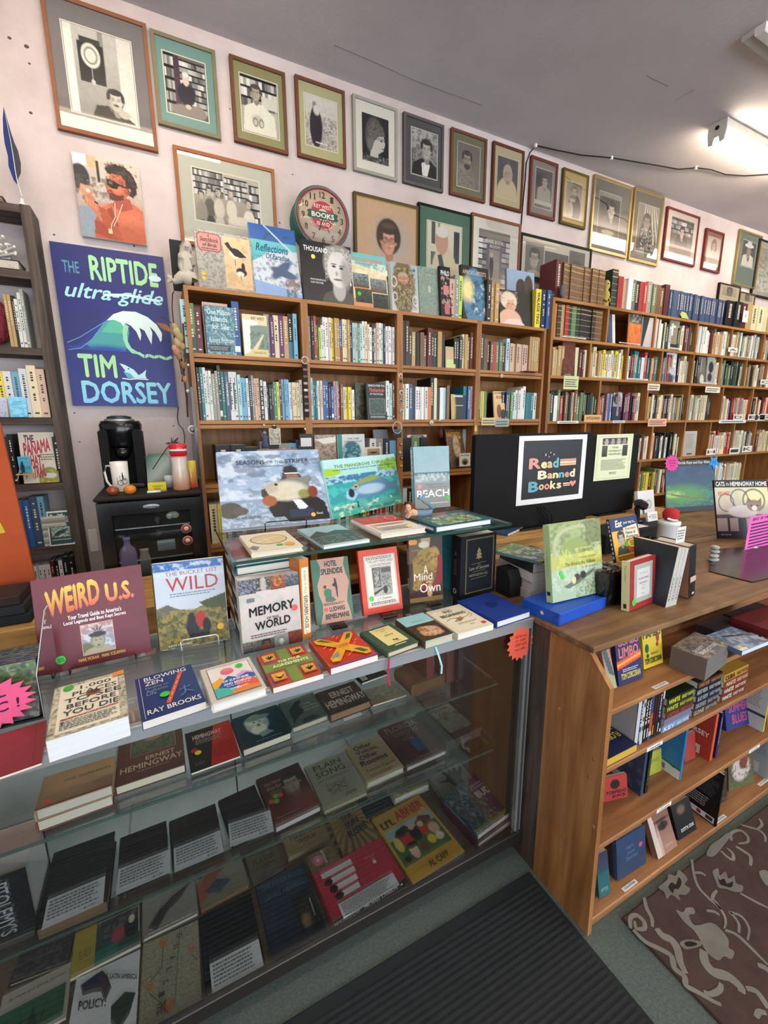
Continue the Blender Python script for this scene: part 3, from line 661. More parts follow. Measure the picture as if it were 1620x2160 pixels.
pframe('olive wood frame with teal mount, photo of a seated man in a dark sweater',(315,58,467,294),(343,105,440,256),'7d735a','6f8f87',
[('bg','6a6058','50484a'),('b',0,0,.22,1,5,5,3),('r',.22,0,.36,1,'4a3440'),('b',.36,.05,1,.9,8,9,8),('e',.42,.93,.3,.12,'857c70',.2),('e',.75,.9,.22,.12,'857c70',.2),('e',.5,.62,.22,.2,'23222e',.1),('e',.5,.38,.08,.1,'c8b8a8',.1),('e',.5,.29,.08,.05,'d0ccc8',.2),('e',.52,.83,.07,.04,'c8b8a8',.2),('n',.1,40)])
pframe('brown frame, olive mount, photo of a man with glasses hung on his shirt',(483,112,609,326),(506,152,589,293),'6b4632','8c875f',
[('bg','b8b4a4','a8a494'),('b',0,0,1,.55,3,12,4),('r',.55,.3,1,.5,'c8c4b4'),('p',[(.02,1),(.08,.55),(.35,.44),(.6,.46),(.9,.62),(.95,1)],'d6d2c2'),('F',.4,.27,.16,'a89c88','4a4640'),('e',.42,.76,.16,.1,'bab4a0',.5),('o',.36,.8,.06,.07,'444',.3),('o',.52,.8,.06,.07,'444',.3),('n',.08,30)])
pframe('brown frame, pale olive mount, photo of a figure in a long dark coat outdoors',(622,155,731,355),(643,195,712,320),'6b4230','aaa57c',
[('bg','c8c4bc','a09488'),('N','6a5a60',14,.5,3,(0,.35,1,1)),('N','d8d0c4',20,.56,5,(0,.3,1,1)),('e',.33,.6,.2,.42,'2c262e',.1),('e',.3,.17,.07,.08,'8a7c70',.2),('e',.36,.26,.1,.1,'c8c0b8',.4),('r',.3,.9,.7,.93,'d0c8c0'),('n',.15,30)])
pframe('silver grey frame, cream mount, photo of a smiling woman in profile on black',(744,196,839,382),(764,234,821,350),'98958a','d2ccbe',
[('bg','1c1c1c','161616'),('e',.45,.45,.33,.42,'55514c',.15),('p',[(.28,.95),(.35,.5),(.55,.35),(.82,.4),(.86,.55),(.8,.7),(.6,.8),(.6,.95)],'b8b2a8'),('p',[(.2,.7),(.22,.25),(.45,.1),(.8,.2),(.86,.38),(.6,.42),(.45,.55),(.35,.75)],'6a655e'),('N','2a2826',26,.52,4,(.2,.1,.85,.5)),('r',0,.88,1,1,'3a3836'),('N','9a958c',22,.55,6,(0,.84,1,1)),('e',.72,.5,.05,.02,'222',.3),('e',.78,.66,.05,.015,'444',.3)])
pframe('dark grey frame and mount, photo of a man in an open collar looking down',(852,234,935,406),(870,267,922,378),'5a5452','4e4a4c',
[('bg','b0aca4','605c58'),('N','3a3836',10,.5,3),('p',[(0,1),(.05,.75),(.35,.62),(.75,.62),(1,.75),(1,1)],'1c1a1a'),('p',[(.38,.72),(.5,.68),(.72,.72),(.62,1),(.42,1)],'d8d4cc'),('F',.58,.4,.24,'a8a298','2c2826'),('n',.12,25)])
pframe('brown frame, dark olive mount, sepia photo of a bearded man looking sideways',(953,267,1024,428),(968,297,1011,402),'6b4632','6e6a48',
[('bg','6a665a','7a7464'),('e',.3,.95,.5,.5,'8a8474',.2),('N','5a5648',18,.5,7,(0,.6,.7,1)),('F',.42,.36,.24,'9a927e','2a2620','b'),('n',.1,20)])
pframe('dark brown frame, tan mount, photo of a long bearded man in white in leaves',(1042,296,1101,448),(1052,326,1091,423),'5c3622','c8b48c',
[('bg','3a3440','2c2a30'),('N','6a6460',16,.5,3),('e',.5,.9,.5,.42,'d0bc94',.1),('F',.5,.38,.2,'b89c80','b8a890','bl'),('r',0,.88,1,1,'d0bc90')])
pframe('red-brown frame, grey mount, photo of a man in a waistcoat at a desk',(1122,326,1171,466),(1133,352,1163,443),'6b3a2e','8c7f74',
[('bg','4a4440','6a645c'),('e',.3,.3,.3,.2,'2a2826',.3),('p',[(.1,.9),(.15,.5),(.5,.38),(.9,.5),(.95,.9)],'a89c8c'),('F',.55,.3,.2,'b0a494','4a4440'),('r',0,.82,1,.92,'c8bca8'),('n',.15,20)])
pframe('dark gold frame, tan mount, photo of a grey-bearded man with folded arms',(1190,352,1235,484),(1198,380,1225,463),'5a4c28','c4a86c',
[('bg','8a7e68','b8ac94'),('e',.55,.75,.42,.45,'24221e',.1),('F',.5,.27,.22,'b8a484','6a6458','b'),('e',.4,.5,.2,.05,'c0ac8c',.2),('e',.3,.8,.2,.25,'a8987c',.2),('n',.1,20)],inner='b09040')
pframe('gold metal frame, grey mount, photo of a smiling long-haired woman in a jacket',(1256,366,1322,545),(1268,402,1303,513),'a08c60','6c665a',
[('bg','3c3a34','4a463e'),('r',0,0,1,.08,'8a867a'),('e',.25,.3,.2,.2,'24221e',.2),('p',[(.1,.9),(.2,.5),(.55,.42),(.9,.6),(.95,.9)],'5a5448'),('F',.6,.34,.2,'c0b49c','1e1a18','l'),('e',.5,.82,.3,.06,'b8ac94',.2),('n',.15,20)],metal=True,inner='c8b88c')
pframe('gold metal frame, olive mount, photo of a figure against streaks of light',(1341,393,1387,562),(1351,427,1382,537),'988458','686050',
[('bg','8a8474','3a362e')]+[('p',[(.3+.1*i,0),(.34+.1*i,0),(.3+.2*i,.8),(.24+.2*i,.8)],'c8c0ac')for i in range(6)]+[('e',.45,.65,.35,.3,'1c1a18',.1),('F',.45,.36,.2,'8a8070','4a463c',''),('N','d0c8b4',20,.56,6,(.2,.5,.9,.95)),('n',.12,20)],metal=True,inner='c0b084')
pframe('red-brown frame, pale mount, photo of a man seated before bookshelves',(1410,434,1465,563),(1420,455,1458,541),'6c3028','d2c0b0',
[('bg','5a4c48','6a5a54'),('b',0,.05,1,.45,3,9,3),('e',.5,.72,.28,.3,'3a302e',.1),('F',.5,.38,.12,'c0a898','3a302c'),('r',0,.78,1,1,'9a8a80')])
pframe('small narrow red-brown frame, brown-red mount, pale faded portrait',(1492,480,1518,577),(1497,498,1515,562),'6c2e26','8a4c40',
[('bg','c0a898','d8c8b8'),('F',.5,.3,.2,'b09888','6a5048','l'),('e',.5,.75,.35,.3,'c8b4a4',.2)])
pframe('slim gold frame, grey-green mount, photo of a man in a white hat',(1563,482,1593,610),(1570,505,1590,566),'a08c58','68776a',
[('bg','2c2e28','3a3a34'),('p',[(.05,1),(.1,.6),(.5,.45),(.9,.6),(.95,1)],'c8c4b8'),('F',.5,.35,.22,'8a7c6a','2a2620','h')],metal=True)
pframe('tall black frame half cut by the right edge, pale landscape photo',(1603,502,1660,640),(1607,520,1655,625),'1c1a18','a8a494',[('bg','8a8878','d8d4c4'),('N','6a6a5a',10,.5,3)])
pframe('brown frame, wide grey mount, group photo of people before bookshelves',(364,304,588,545),(405,351,551,486),'99603f','b6b5a5',
[('bg','b0a898','8a8274'),('b',0,0,.44,.5,4,14,5),('b',.46,.05,.82,.5,4,12,6),('b',.84,.1,1,.9,5,4,7)]+[q for x,y,r,c in((.22,.4,.05,'5c5850'),(.36,.38,.05,'c0b8a8'),(.55,.36,.05,'c8c0b0'),(.82,.5,.055,'d0c8b8'),(.1,.5,.05,'8a8274'))for q in(('e',x,y+.33,r*1.6,.2,c,.15),('e',x,y+.6,r*1.3,.12,'3a3a3a' if x<.3 else 'b8b0a0',.15),('F',x,y,r,'b8ac98','4a463e',''))]+[('e',.7,.9,.22,.1,'c8c0b0',.2),('n',.1,40)],group=None)
pframe('large dark gold frame, pastel portrait of a young man in round glasses',(746,402,883,600),(751,409,879,598),'55462c','b09070',
[('bg','bc9c7c','b49474'),('e',.6,.5,.3,.3,'a8998c',.9),('p',[(.16,1),(.3,.84),(.46,.76),(.64,.76),(.86,.88),(.92,1)],'a09c92'),('e',.52,.44,.205,.235,'38281e',.12),('F',.52,.5,.155,'c08c70','38281e','g'),('p',[(.34,.5),(.35,.34),(.46,.26),(.6,.25),(.7,.36),(.71,.56),(.66,.5),(.64,.4),(.54,.35),(.44,.4),(.38,.46)],'38281e'),('e',.52,.3,.1,.03,'5a4432',.8),('n',.06,40)],inner='a08850',group=None)
pframe('black frame, green marbled mount, colour photo of a man with face hidden by glare',(883,425,992,612),(903,464,972,590),'141412','4c6a58',
[('bg','c8c0a8','b8b09a'),('r',.12,0,.22,.4,'4a4a48'),('r',.3,0,.36,.4,'8a8470'),('r',.1,.55,.25,.8,'505a60'),('r',.78,.1,.95,.7,'2c3038'),('e',.5,.9,.36,.5,'bcb094',.1),('p',[(.3,.6),(.42,.56),(.5,.8),(.4,.95)],'3a4450'),('e',.42,.33,.19,.25,'b08870',.1),('e',.42,.16,.18,.1,'c8c4bc',.2),('n',.05,30)],fw=.012,group=None)
pframe('brown frame, white mount, picture of a doorway lettered for a rare book room',(996,447,1093,620),(1012,480,1073,600),'7a4c34','d8d0c4',
[('bg','7a7468','8a8478'),('b',0,.15,.25,1,8,2,4),('b',.75,.15,1,1,8,2,5),('r',.25,.25,.75,1,'5a5060'),('r',.34,.36,.68,1,'8a8074'),('e',.42,.7,.07,.25,'2a2630',.1),('e',.42,.47,.05,.05,'b09c88',.2)],
extra=[('t','RARE BOOK',.30,.30,.66,.35,'d8d4c4',1),('t','ROOM',.38,.37,.58,.41,'d8d4c4',1)],group=None)
pframe('wide black frame, cream mount holding three black and white portraits',(1100,489,1243,610),[(1111,508,1145,600),(1151,528,1197,600),(1203,527,1231,600)],'181614','c8c0ac',
[[('bg','6a665c','5a564c'),('F',.5,.42,.3,'a8a08c','2a2822','g'),('e',.5,1.0,.5,.25,'b8b09c',.1)],[('bg','4a463e','6a665a'),('N','2c2a24',12,.5,5),('F',.5,.7,.2,'a09884','2a2822')],[('bg','4a4a4a','6a665a'),('F',.5,.6,.3,'a09884','2a2822')]],group=None)
a,b=ony(150,319,WY-.024),ony(310,518,WY-.024)
w,h=b[0]-a[0],a[2]-b[2];M=Matrix.Translation(((a[0]+b[0])/2,WY-.024,b[2]))
cv=MB().box(-w/2,0,0,w/2,.023,h,'d8d0cc',.002).build('canvas_print',PAPER,None,M);tag(cv,'unframed colour canvas of a shirtless sunburnt man in dark sunglasses','picture')
art('photograph',w,h,[('P',0,0,1,1,[('bg','c8b8a8','9a8a80'),('r',0,0,.2,.13,'d8e0e4'),('e',.08,.28,.14,.16,'2a2e30',.15),('r',.33,.05,.37,.3,'2a2826'),('r',.2,0,.34,.14,'c8a880'),('N','4a4440',12,.5,4,(0,.25,.5,.55)),('N','c8c0b4',14,.58,9,(.1,.3,.5,.6)),('r',0,.62,.25,1,'8a94a0'),
('p',[(.22,.78),(.32,.62),(.5,.53),(.62,.5),(.84,.49),(1,.58),(1,1),(.2,1)],'b4583c'),('e',.78,.68,.26,.16,'c86e50',.9),('e',.45,.66,.16,.1,'c46a4c',.9),('e',.72,.9,.22,.12,'b05a40',.9),('p',[(.42,.62),(.5,.58),(.58,.8),(.5,.9)],'944030'),('p',[(.52,.56),(.58,.44),(.8,.44),(.84,.56),(.66,.62)],'a24c36'),
('p',[(.54,.16),(.50,.24),(.475,.29),(.44,.345),(.465,.37),(.46,.40),(.475,.42),(.47,.45),(.50,.49),(.58,.505),(.70,.48),(.80,.38),(.82,.2),(.7,.12)],'bc5e40'),('e',.62,.34,.08,.05,'d07a58',.9),('e',.6,.2,.08,.03,'cc7454',.9),('e',.78,.36,.04,.045,'a84a34',.3),
('p',[(.49,.405),(.53,.395),(.6,.42),(.72,.41),(.70,.47),(.58,.50),(.49,.485)],'5c2e26'),('p',[(.465,.375),(.53,.37),(.56,.39),(.48,.39)],'4a2620'),('e',.485,.408,.025,.008,'8c3c34',.3),
('p',[(.48,.15),(.46,.11),(.54,.06),(.62,.04),(.76,.05),(.88,.12),(.94,.24),(.92,.36),(.86,.42),(.80,.40),(.83,.32),(.77,.3),(.76,.22),(.7,.17),(.6,.16),(.52,.18)],'221816'),('N','4a3a34',16,.6,5,(.46,.03,.95,.4)),
('p',[(.465,.245),(.5,.235),(.62,.26),(.66,.3),(.62,.345),(.55,.35),(.48,.32)],'16120f'),('p',[(.62,.27),(.80,.3),(.80,.32),(.62,.3)],'1c1614'),('e',.53,.28,.03,.02,'6a5c58',.9),
('p',[(.04,.42),(.1,.36),(.2,.37),(.26,.44),(.2,.5),(.1,.5)],'c08468'),('p',[(.1,.5),(.2,.46),(.34,.6),(.44,.76),(.36,.82),(.22,.68),(.1,.58)],'b87456'),('p',[(.3,.6),(.4,.62),(.6,.88),(.62,1),(.44,1),(.34,.8)],'a85038'),('p',[(.22,.78),(.34,.8),(.56,.98),(.5,1),(.2,.94)],'9a4430')]+[('e',.08+.035*k,.39+.008*k,.012,.035,'d09a7c',.3)for k in range(4)]+[('e',.14+.04*k,.55+.02*k,.012,.05,'cc9070',.3)for k in range(4)]+[('e',.17,.43,.03,.02,'e0d8d0',.3),('n',.14,26)]),
('l',[(.56,.52),(.54,.7),(.47,.8),(.44,.9)],.003,'d8c8b0'),('l',[(.68,.52),(.58,.7),(.5,.82)],.003,'d8c8b0'),('r',.41,.86,.47,.92,'c8b890'),('l',[(.25,.55),(.3,.57)],.006,'3a1a14')],cv,M,PHOTO,.0036)
c0=ony(680,461,2.50);a=ony(624,461,2.50);R=(ony(736,463,2.5)[0]-a[0])/2
M=Matrix.Translation((c0[0],2.50,c0[2]))@Matrix.Rotation(PI/2,4,'X')
ck=thing('wall_clock','round green and red wall clock advertising books, face tinted beige','clock',M)
MB().lathe([(R*.97,-.125),(R*1.0,-.10),(R*1.0,-.02),(R*.97,0)],'2f6e66',40).build('drum',MATTE,ck,M)
MB().lathe([(R*1.02,-.012),(R*1.03,.004),(R*.99,.014),(R*.95,.010)],'3a5c50',48,cap=False).build('green_rim',GLOSS,ck,M)
MB().lathe([(R*.95,.008),(R*.94,.016),(R*.90,.012),(R*.89,.004)],'8c3340',48,cap=False).build('red_rim',GLOSS,ck,M)
MB().lathe([(R*.90,.0),(R*.90,.006)],'b8a692',48).build('dial',PAPER,ck,M)
MK=Matrix.Translation((c0[0],2.50-.0062,c0[2]-R))
its=[]
for k in range(1,13):
 an=PI*2*k/12;u=.5+.36*math.sin(an);v=.5-.36*math.cos(an);dx=.03 if k<10 else.05
 its.append(('t',str(k),u-dx,v-.05,u+dx,v+.05,'3a2c28',1))
its+=[('s',.5,.46,.24,60,.97,'b03a48'),('e',.5,.46,.235,0,'c8bca8'),('e',.5,.46,.225,0,'a83444'),('e',.5,.46,.10,0,'c8b8a0'),('r',.24,.40,.76,.53,'2c5c50'),('p',[(.21,.42),(.28,.40),(.28,.53),(.21,.51),(.235,.465)],'234a42'),('p',[(.79,.42),(.72,.40),(.72,.53),(.79,.51),(.765,.465)],'234a42'),
('t','BOOKS',.29,.425,.71,.505,'e8e0d0',2),('t','KEY WEST',.34,.30,.66,.36,'e8d8c8',1),('t','ISLAND',.38,.57,.62,.63,'e8d8c8',1),('l',[(.5,.5),(.42,.72)],.006,'2a2420'),('l',[(.5,.5),(.62,.74)],.004,'2a2420')]
art('dial_print',2*R,2*R,its,ck,MK)
MB().lathe([(R*.93,.012),(R*.75,.026),(R*.4,.036),(.01,.040)],'fff',40,cap=False).build('lens',FGLASS,ck,M)
a,b=ony(103,508,WY-.028),ony(375,857,WY-.028)
w,h=b[0]-a[0],a[2]-b[2];M=Matrix.Translation(((a[0]+b[0])/2,WY-.028,b[2]))
po=MB().box(-w/2,0,0,w/2,.027,h,'161a60',.002).build('poster_board',PRINT,None,M);tag(po,'large blue board poster with a curling wave, a shark and green lettering','poster')
LG,LB='a4dca0','8fd8e0'
its=[('g',0,0,1,1,'1c2068','101a78'),('t','THE',.08,.10,.22,.17,'4f8f9c',1),('t','RIPTIDE',.31,.05,.93,.20,LG,2,0,0,0),('t','ultra-glide',.07,.225,.96,.345,'a8e0e4',1,.35),('l',[(.4,.285),(.62,.27),(.93,.29)],.012,'c8e8f0'),('e',.9,.145,.06,.02,'cfe8f4'),
('P',.02,.40,.60,.64,[('bg','1b2068','14196e'),('p',[(.0,.92),(.2,.85),(.55,.25),(.72,.0),(1,0),(1,.9),(.7,1),(.1,1)],'1c2c84'),('p',[(.3,.86),(.42,.66),(.62,.25),(.76,.06),(.95,.14),(1,.45),(.93,.8),(.9,1),(.4,.98)],'3f9c9c'),('p',[(.55,.5),(.7,.2),(.8,.12),(.92,.2),(.96,.5)],'58b898'),('e',.6,1.0,.42,.14,'1a3c9c',.9)]),
('p',[(.40,.445),(.47,.40),(.56,.375),(.68,.372),(.79,.40),(.87,.445),(.915,.50),(.905,.545),(.89,.56),(.875,.53),(.845,.49),(.80,.46),(.82,.50),(.80,.58),(.775,.54),(.745,.49),(.70,.475),(.71,.52),(.695,.56),(.665,.50),(.62,.465),(.57,.45),(.55,.475),(.53,.45),(.47,.435)],'dff0ec'),
('p',[(.56,.455),(.60,.47),(.575,.52),(.575,.57),(.60,.61),(.645,.63),(.69,.645),(.66,.65),(.60,.645),(.555,.61),(.535,.56),(.535,.50)],'9adcb0'),
('l',[(.66,.64),(.72,.665),(.76,.652),(.81,.665),(.86,.655),(.93,.672),(.99,.655)],.014,'9fe0b8'),('l',[(.03,.60),(.15,.56),(.28,.50),(.40,.448)],.003,'6a9cc8'),('l',[(.03,.645),(.14,.63),(.25,.57),(.38,.46)],.003,'6a9cc8'),
('t','TIM',.10,.665,.44,.815,(LG,'b4e890'),2),('t','DORSEY',.10,.835,.95,.985,(LB,'7cc4e8'),2),
('p',[(.47,.715),(.52,.725),(.60,.755),(.64,.79),(.68,.775),(.72,.75),(.705,.79),(.715,.812),(.66,.81),(.58,.812),(.53,.81),(.50,.77),(.52,.765)],'bfe6f0'),('p',[(.50,.77),(.56,.78),(.60,.81),(.53,.81)],'4fa8c0'),('e',.55,.75,.008,0,'142060'),('l',[(.48,.815),(.55,.82),(.62,.815),(.73,.818)],.005,'dff0f0')]
art('poster_print',w,h,its,po,M,PRINT,.004)
# ---------------------------------------------------------------- books on the glass case top (z = CT)
def dot(u,v,r,c='3fc83f'):return('e',u,v,r,0,c)
def T(s,x0,y0,x1,y1,c='111',*k):return('t',s,x0,y0,x1,y1,c)+k
def W(x0,y0,x1,y1,n,c='555',sd=3):return('w',x0,y0,x1,y1,n,c,sd)
def P(*ops):return('P',0,0,1,1,list(ops))
def Pb(x0,y0,x1,y1,*ops):return('P',x0,y0,x1,y1,list(ops))
def easel(label,c,e,w,z,col,mat=METAL,lip=.05,group='wire book easels'):
 """small wire easel; c = bottom front centre of the book"""
 e=np.array([e[0],e[1],0]);n=np.array([e[1],-e[0],0]);c=np.array([c[0],c[1],z])
 t=thing('book_easel',label,'book stand',Matrix.Translation(c),group)
 q=lambda a,b,h:c+e*a+n*b+np.array([0,0,h+.002])
 k=w/2
 MB().tube([q(-k,-.004,0),q(-k,.018,0),q(-k,.022,lip*.5),q(-k+.006,.022,lip*.62),q(k-.006,.022,lip*.62),q(k,.022,lip*.5),q(k,.018,0),q(k,-.004,0)],.0018,col,6).build('front_lip',mat,t,ID)
 return t
wv=stand('large maroon landscape book with flame coloured title and a statue in a spiked crown',(64.5,1230,297,1194,320,1377,90,1432),CT,.024,'6e1f2e',
[P(('bg','701f2f','681c2b'),('n',.12,6)),T('WEIRD',.10,.14,.58,.42,('e8c84c','d8583a'),3,0,0,.07),T('U.S.',.63,.15,.90,.36,('f0d050','e05a40'),3),T('Your Travel Guide to America\'s',.27,.425,.76,.475,'f0e8e8',2),T('Local Legends and Best Kept Secrets',.23,.485,.80,.535,'f0e8e8',2),
('f',.365,.555,.665,.885,.002,'e0b090'),Pb(.37,.56,.66,.88,('bg','b88478','6a98c0'),('N','d8dce0',5,.5,3),('e',.1,.9,.3,.3,'6a6a48',.2),('e',.5,1.0,.5,.22,'a8a488',.1),('e',.5,.55,.24,.3,'8a8a70',.1),('e',.5,.62,.17,.2,'a4a084',.2),('e',.43,.56,.04,.02,'4a4a38',.3),('e',.57,.56,.04,.02,'4a4a38',.3),('e',.5,.75,.07,.02,'5a5a44',.3),('e',.5,.38,.28,.09,'22242c',.1)),
]+[('p',[(.515+.035*math.sin(a)-.006,.675-.04*math.cos(a)),(.515+.12*math.sin(a),.665-.10*math.cos(a)),(.515+.035*math.sin(a)+.006,.675-.04*math.cos(a))],'22242c')for a in(-1.5,-1.,-.5,0,.5,1.,1.5)]+
[T('MARK MORAN',.32,.905,.50,.94,'e8c05c',1),T('MARK SCEURMAN',.53,.905,.75,.94,'e8c05c',1),dot(.17,.87,.045),W(.135,.85,.205,.89,2,'1a5a20')],group=None)
def addeasel(px,label,w,col,z,dx=0,**k):
 a=onz(px[6],px[7],z);b=onz(px[4],px[5],z);e=(b-a)/np.linalg.norm(b-a);c=(a+b)/2+e*dx
 return easel(label,c,e,w,z,col,**k)
addeasel((0,0,0,0,320,1377,90,1432),'thin brown wire easel lip under the maroon book with a statue',.15,'4a2a24',CT,.01,lip=.03)
stand('tall travel book with snowy blue peaks, hikers in red and thin red title',(321,1194,466,1176,485,1350,339,1376),CT,.020,'c8d4e0',
[P(('bg','c8d4e0','d0d8e0'),('r',0,0,1,.1,'3a6cb0'),('N','d8e4f0',12,.5,3,(0,.02,1,.2)),('p',[(0,.52),(.15,.48),(.3,.55),(.5,.58),(.8,.5),(1,.42),(1,1),(0,1)],'7a7444'),('p',[(0,.56),(.14,.48),(.3,.58),(0,.62)],'6a645c'),('N','3a3c28',16,.5,4,(0,.6,1,1)),('N','b09848',18,.55,8,(0,.56,1,.95)),('p',[(.6,.5),(1,.42),(1,.6),(.7,.58)],'4a5430'),('e',.48,.78,.09,.14,'20262c',.1),('e',.47,.66,.05,.05,'2a1c18',.2),('e',.6,.7,.07,.1,'b83028',.1),('e',.68,.78,.06,.09,'1c1c1c',.1),('e',.6,.88,.12,.05,'2a302c',.2)),
T('THE BUCKET LIST',.16,.11,.90,.155,'a06060',0),T('WILD',.16,.18,.90,.34,'b83a3a',0),W(.2,.355,.88,.41,2,'7a90a8'),dot(.88,.82,.05,'f0b428'),T('KATH STATHERS',.12,.95,.45,.975,'e8e8e8',1)],sp=[('r',0,0,1,1,'8aa040')],back='e8ece8')
addeasel((0,0,0,0,485,1350,339,1376),'white coated wire easel in front of the snowy peak travel book',.10,'f0f0f0',CT,.012,mat=GLOSS,lip=.055)
stand('thick white-grey book with strips of photographs and bold black title, before the stack',(500,1229,629,1208,637.5,1354,514,1382),CT,.052,'ded6d0',
[P(('bg','dcd0cc','c8bcb8'),('N','b8c4b8',5,.55,3),('n',.06,30)),Pb(0,.0,.28,.2,('bg','5a5660','3c3a48'),('N','a8b0c0',10,.5,3)),Pb(.28,0,.52,.18,('bg','3a3a3a','55524c'),('e',.5,.5,.2,.6,'b8b4ac',.4),('N','d8d4cc',8,.6,2)),Pb(.52,0,.77,.19,('bg','a87050','8a5038'),('e',.5,.5,.28,.28,'d88a50',.1),('e',.5,.5,.16,.16,'a85830',.3),('N','50281c',9,.55,4)),Pb(.77,0,1,.18,('bg','8a9098','50545c'),('N','303438',6,.5,5)),
T('MEMORY',.14,.39,.90,.52,'141414',2,0,0,.03),T('OF THE',.42,.55,.62,.585,'222',1),T('WORLD',.22,.60,.82,.72,'141414',2,0,0,.03),W(.14,.76,.78,.82,2,'6a4c50'),
Pb(0,.85,.27,1,('bg','8a8478','3a3a38'),('N','24261c',12,.48,3)),Pb(.27,.85,.52,1,('bg','5a5c58','4a3428'),('F',.45,.45,.3,'6a4a38','2a1c18'),('e',.45,1,.4,.2,'7a2c20',.2)),Pb(.52,.83,.76,1,('bg','8c8c84','6a6c64'),('F',.5,.5,.2,'c8c4b8','6a6c60')),Pb(.76,.82,1,1,('bg','8a4030','6a2c1c'),('N','3a1c14',9,.5,4)),dot(.9,.49,.055,'f06060'),('r',.12,.26,.24,.31,'7a7880')],pcol='efece6')
stand('narrow orange and cream hardback standing spine outward beside the thick photo-strip book',(635.5,1182,653.5,1179,657.5,1344,639.5,1351),CT,.15,'d8843c',
[('r',.14,.10,.90,.93,'efe6cc'),T('ROBERT M. PYLE',.38,.14,.62,.42,'8a8070',0,0,90),T('EXPLORERS HOUSE',.28,.45,.72,.86,'222',1,0,90),T('L',.4,.88,.6,.92,'a8a090',1)],tmax=2,hard=False)
def acstand(px,z,w,label):
 a=onz(px[0],px[1],z);b=onz(px[2],px[3],z);e=(b-a)/np.linalg.norm(b-a);c=(a+b)/2
 M=frame_M(c,e,np.array([0,0,1.]))
 t=thing('book_stand',label,'book stand',M,'clear acrylic book stands')
 MB().box(-w/2,-.045,.0004,w/2,.06,.003,'fff').build('base',ACRYL,t,M)
 MB().box(-w/2,-.045,.003,w/2,-.042,.018,'fff').build('front_lip',ACRYL,t,M)
 MB().box(-w/2,.034,.003,w/2,.037,.10,'fff',M=Matrix.Rotation(math.radians(-12),4,'X')).build('back_rest',ACRYL,t,M)
stand('salmon pink paperback with wavy green edges, a waiter and seated lady drawn',(655,1186,734,1172.6,747,1307,669.6,1321),CT,.010,'c89a84',
[P(('bg','cf9f88','c89880')),('p',[(0,0),(.14,0),(.22,.12),(.2,.25),(.1,.4),(.12,.55),(.2,.7),(.18,.85),(.1,1),(0,1)],'3c7058'),('p',[(1,0),(.9,0),(.85,.12),(.9,.28),(.97,.4),(.9,.55),(.86,.7),(.92,.85),(.96,1),(1,1)],'3c7058'),
T('HOTEL',.34,.04,.68,.13,'1c1c28',2),T('SPLENDIDE',.22,.155,.82,.25,'1c1c28',2),T('LUDWIG',.36,.755,.78,.83,'1c1c28',2),T('BEMELMANS',.24,.86,.88,.94,'1c1c28',2),
('p',[(.56,.31),(.6,.33),(.63,.45),(.62,.62),(.6,.62),(.58,.46),(.50,.43),(.50,.41),(.56,.39)],'16181c'),('e',.57,.295,.025,0,'e0b8a0'),('p',[(.27,.5),(.36,.46),(.46,.5),(.45,.6),(.34,.63),(.27,.56)],'2f7a58'),('e',.3,.44,.04,0,'2a1c18'),('e',.35,.45,.025,0,'e0b8a0'),('p',[(.28,.62),(.48,.6),(.56,.66),(.46,.68),(.3,.67)],'4a6a58'),W(.22,.69,.8,.73,2,'6a3c30'),dot(.27,.79,.05,'e84848')],sp=[('r',0,0,1,1,'2c5a48')])
acstand((690,1318,728,1311),CT,.05,'clear acrylic stand under the salmon pink paperback')
stand('red-orange bordered paperback with an engraved interior scene on white',(753.5,1166,836,1153.5,850,1285,768.5,1301),CT,.010,'d8462c',
[P(('bg','dc4a2e','d4452c')),('r',.12,.10,.92,.90,'e8e2d4'),('f',.135,.11,.905,.89,.001,'a04a3c'),W(.17,.12,.88,.165,2,'333'),T('THE LADY WHO LIKED',.2,.175,.86,.215,'a87878',1),T('CLEAN RESTROOMS',.25,.235,.80,.275,'a87878',1),
Pb(.30,.29,.78,.74,('bg','8a8880','b8b4a8'),('r',.02,.0,.42,.7,'24221e'),('r',.04,.02,.38,.66,'6a665c'),('N','c8c4b8',10,.5,4,(.05,.05,.38,.65)),('r',.48,.05,1,.2,'55524a'),('N','4a4840',14,.52,5,(.45,.3,1,1)),('e',.62,.8,.12,.14,'24221e',.2),('p',[(0,.85),(.6,.7),(.6,.74),(0,.95)],'222'),('n',.2,30)),
T('J. P. Donleavy',.36,.76,.74,.81,'8a5a50',0,.3),W(.2,.82,.86,.87,2,'444'),dot(.22,.76,.06)],sp=[('r',0,0,1,1,'b83a24')])
acstand((792,1297,832,1289),CT,.05,'clear acrylic stand under the red-orange bordered paperback')
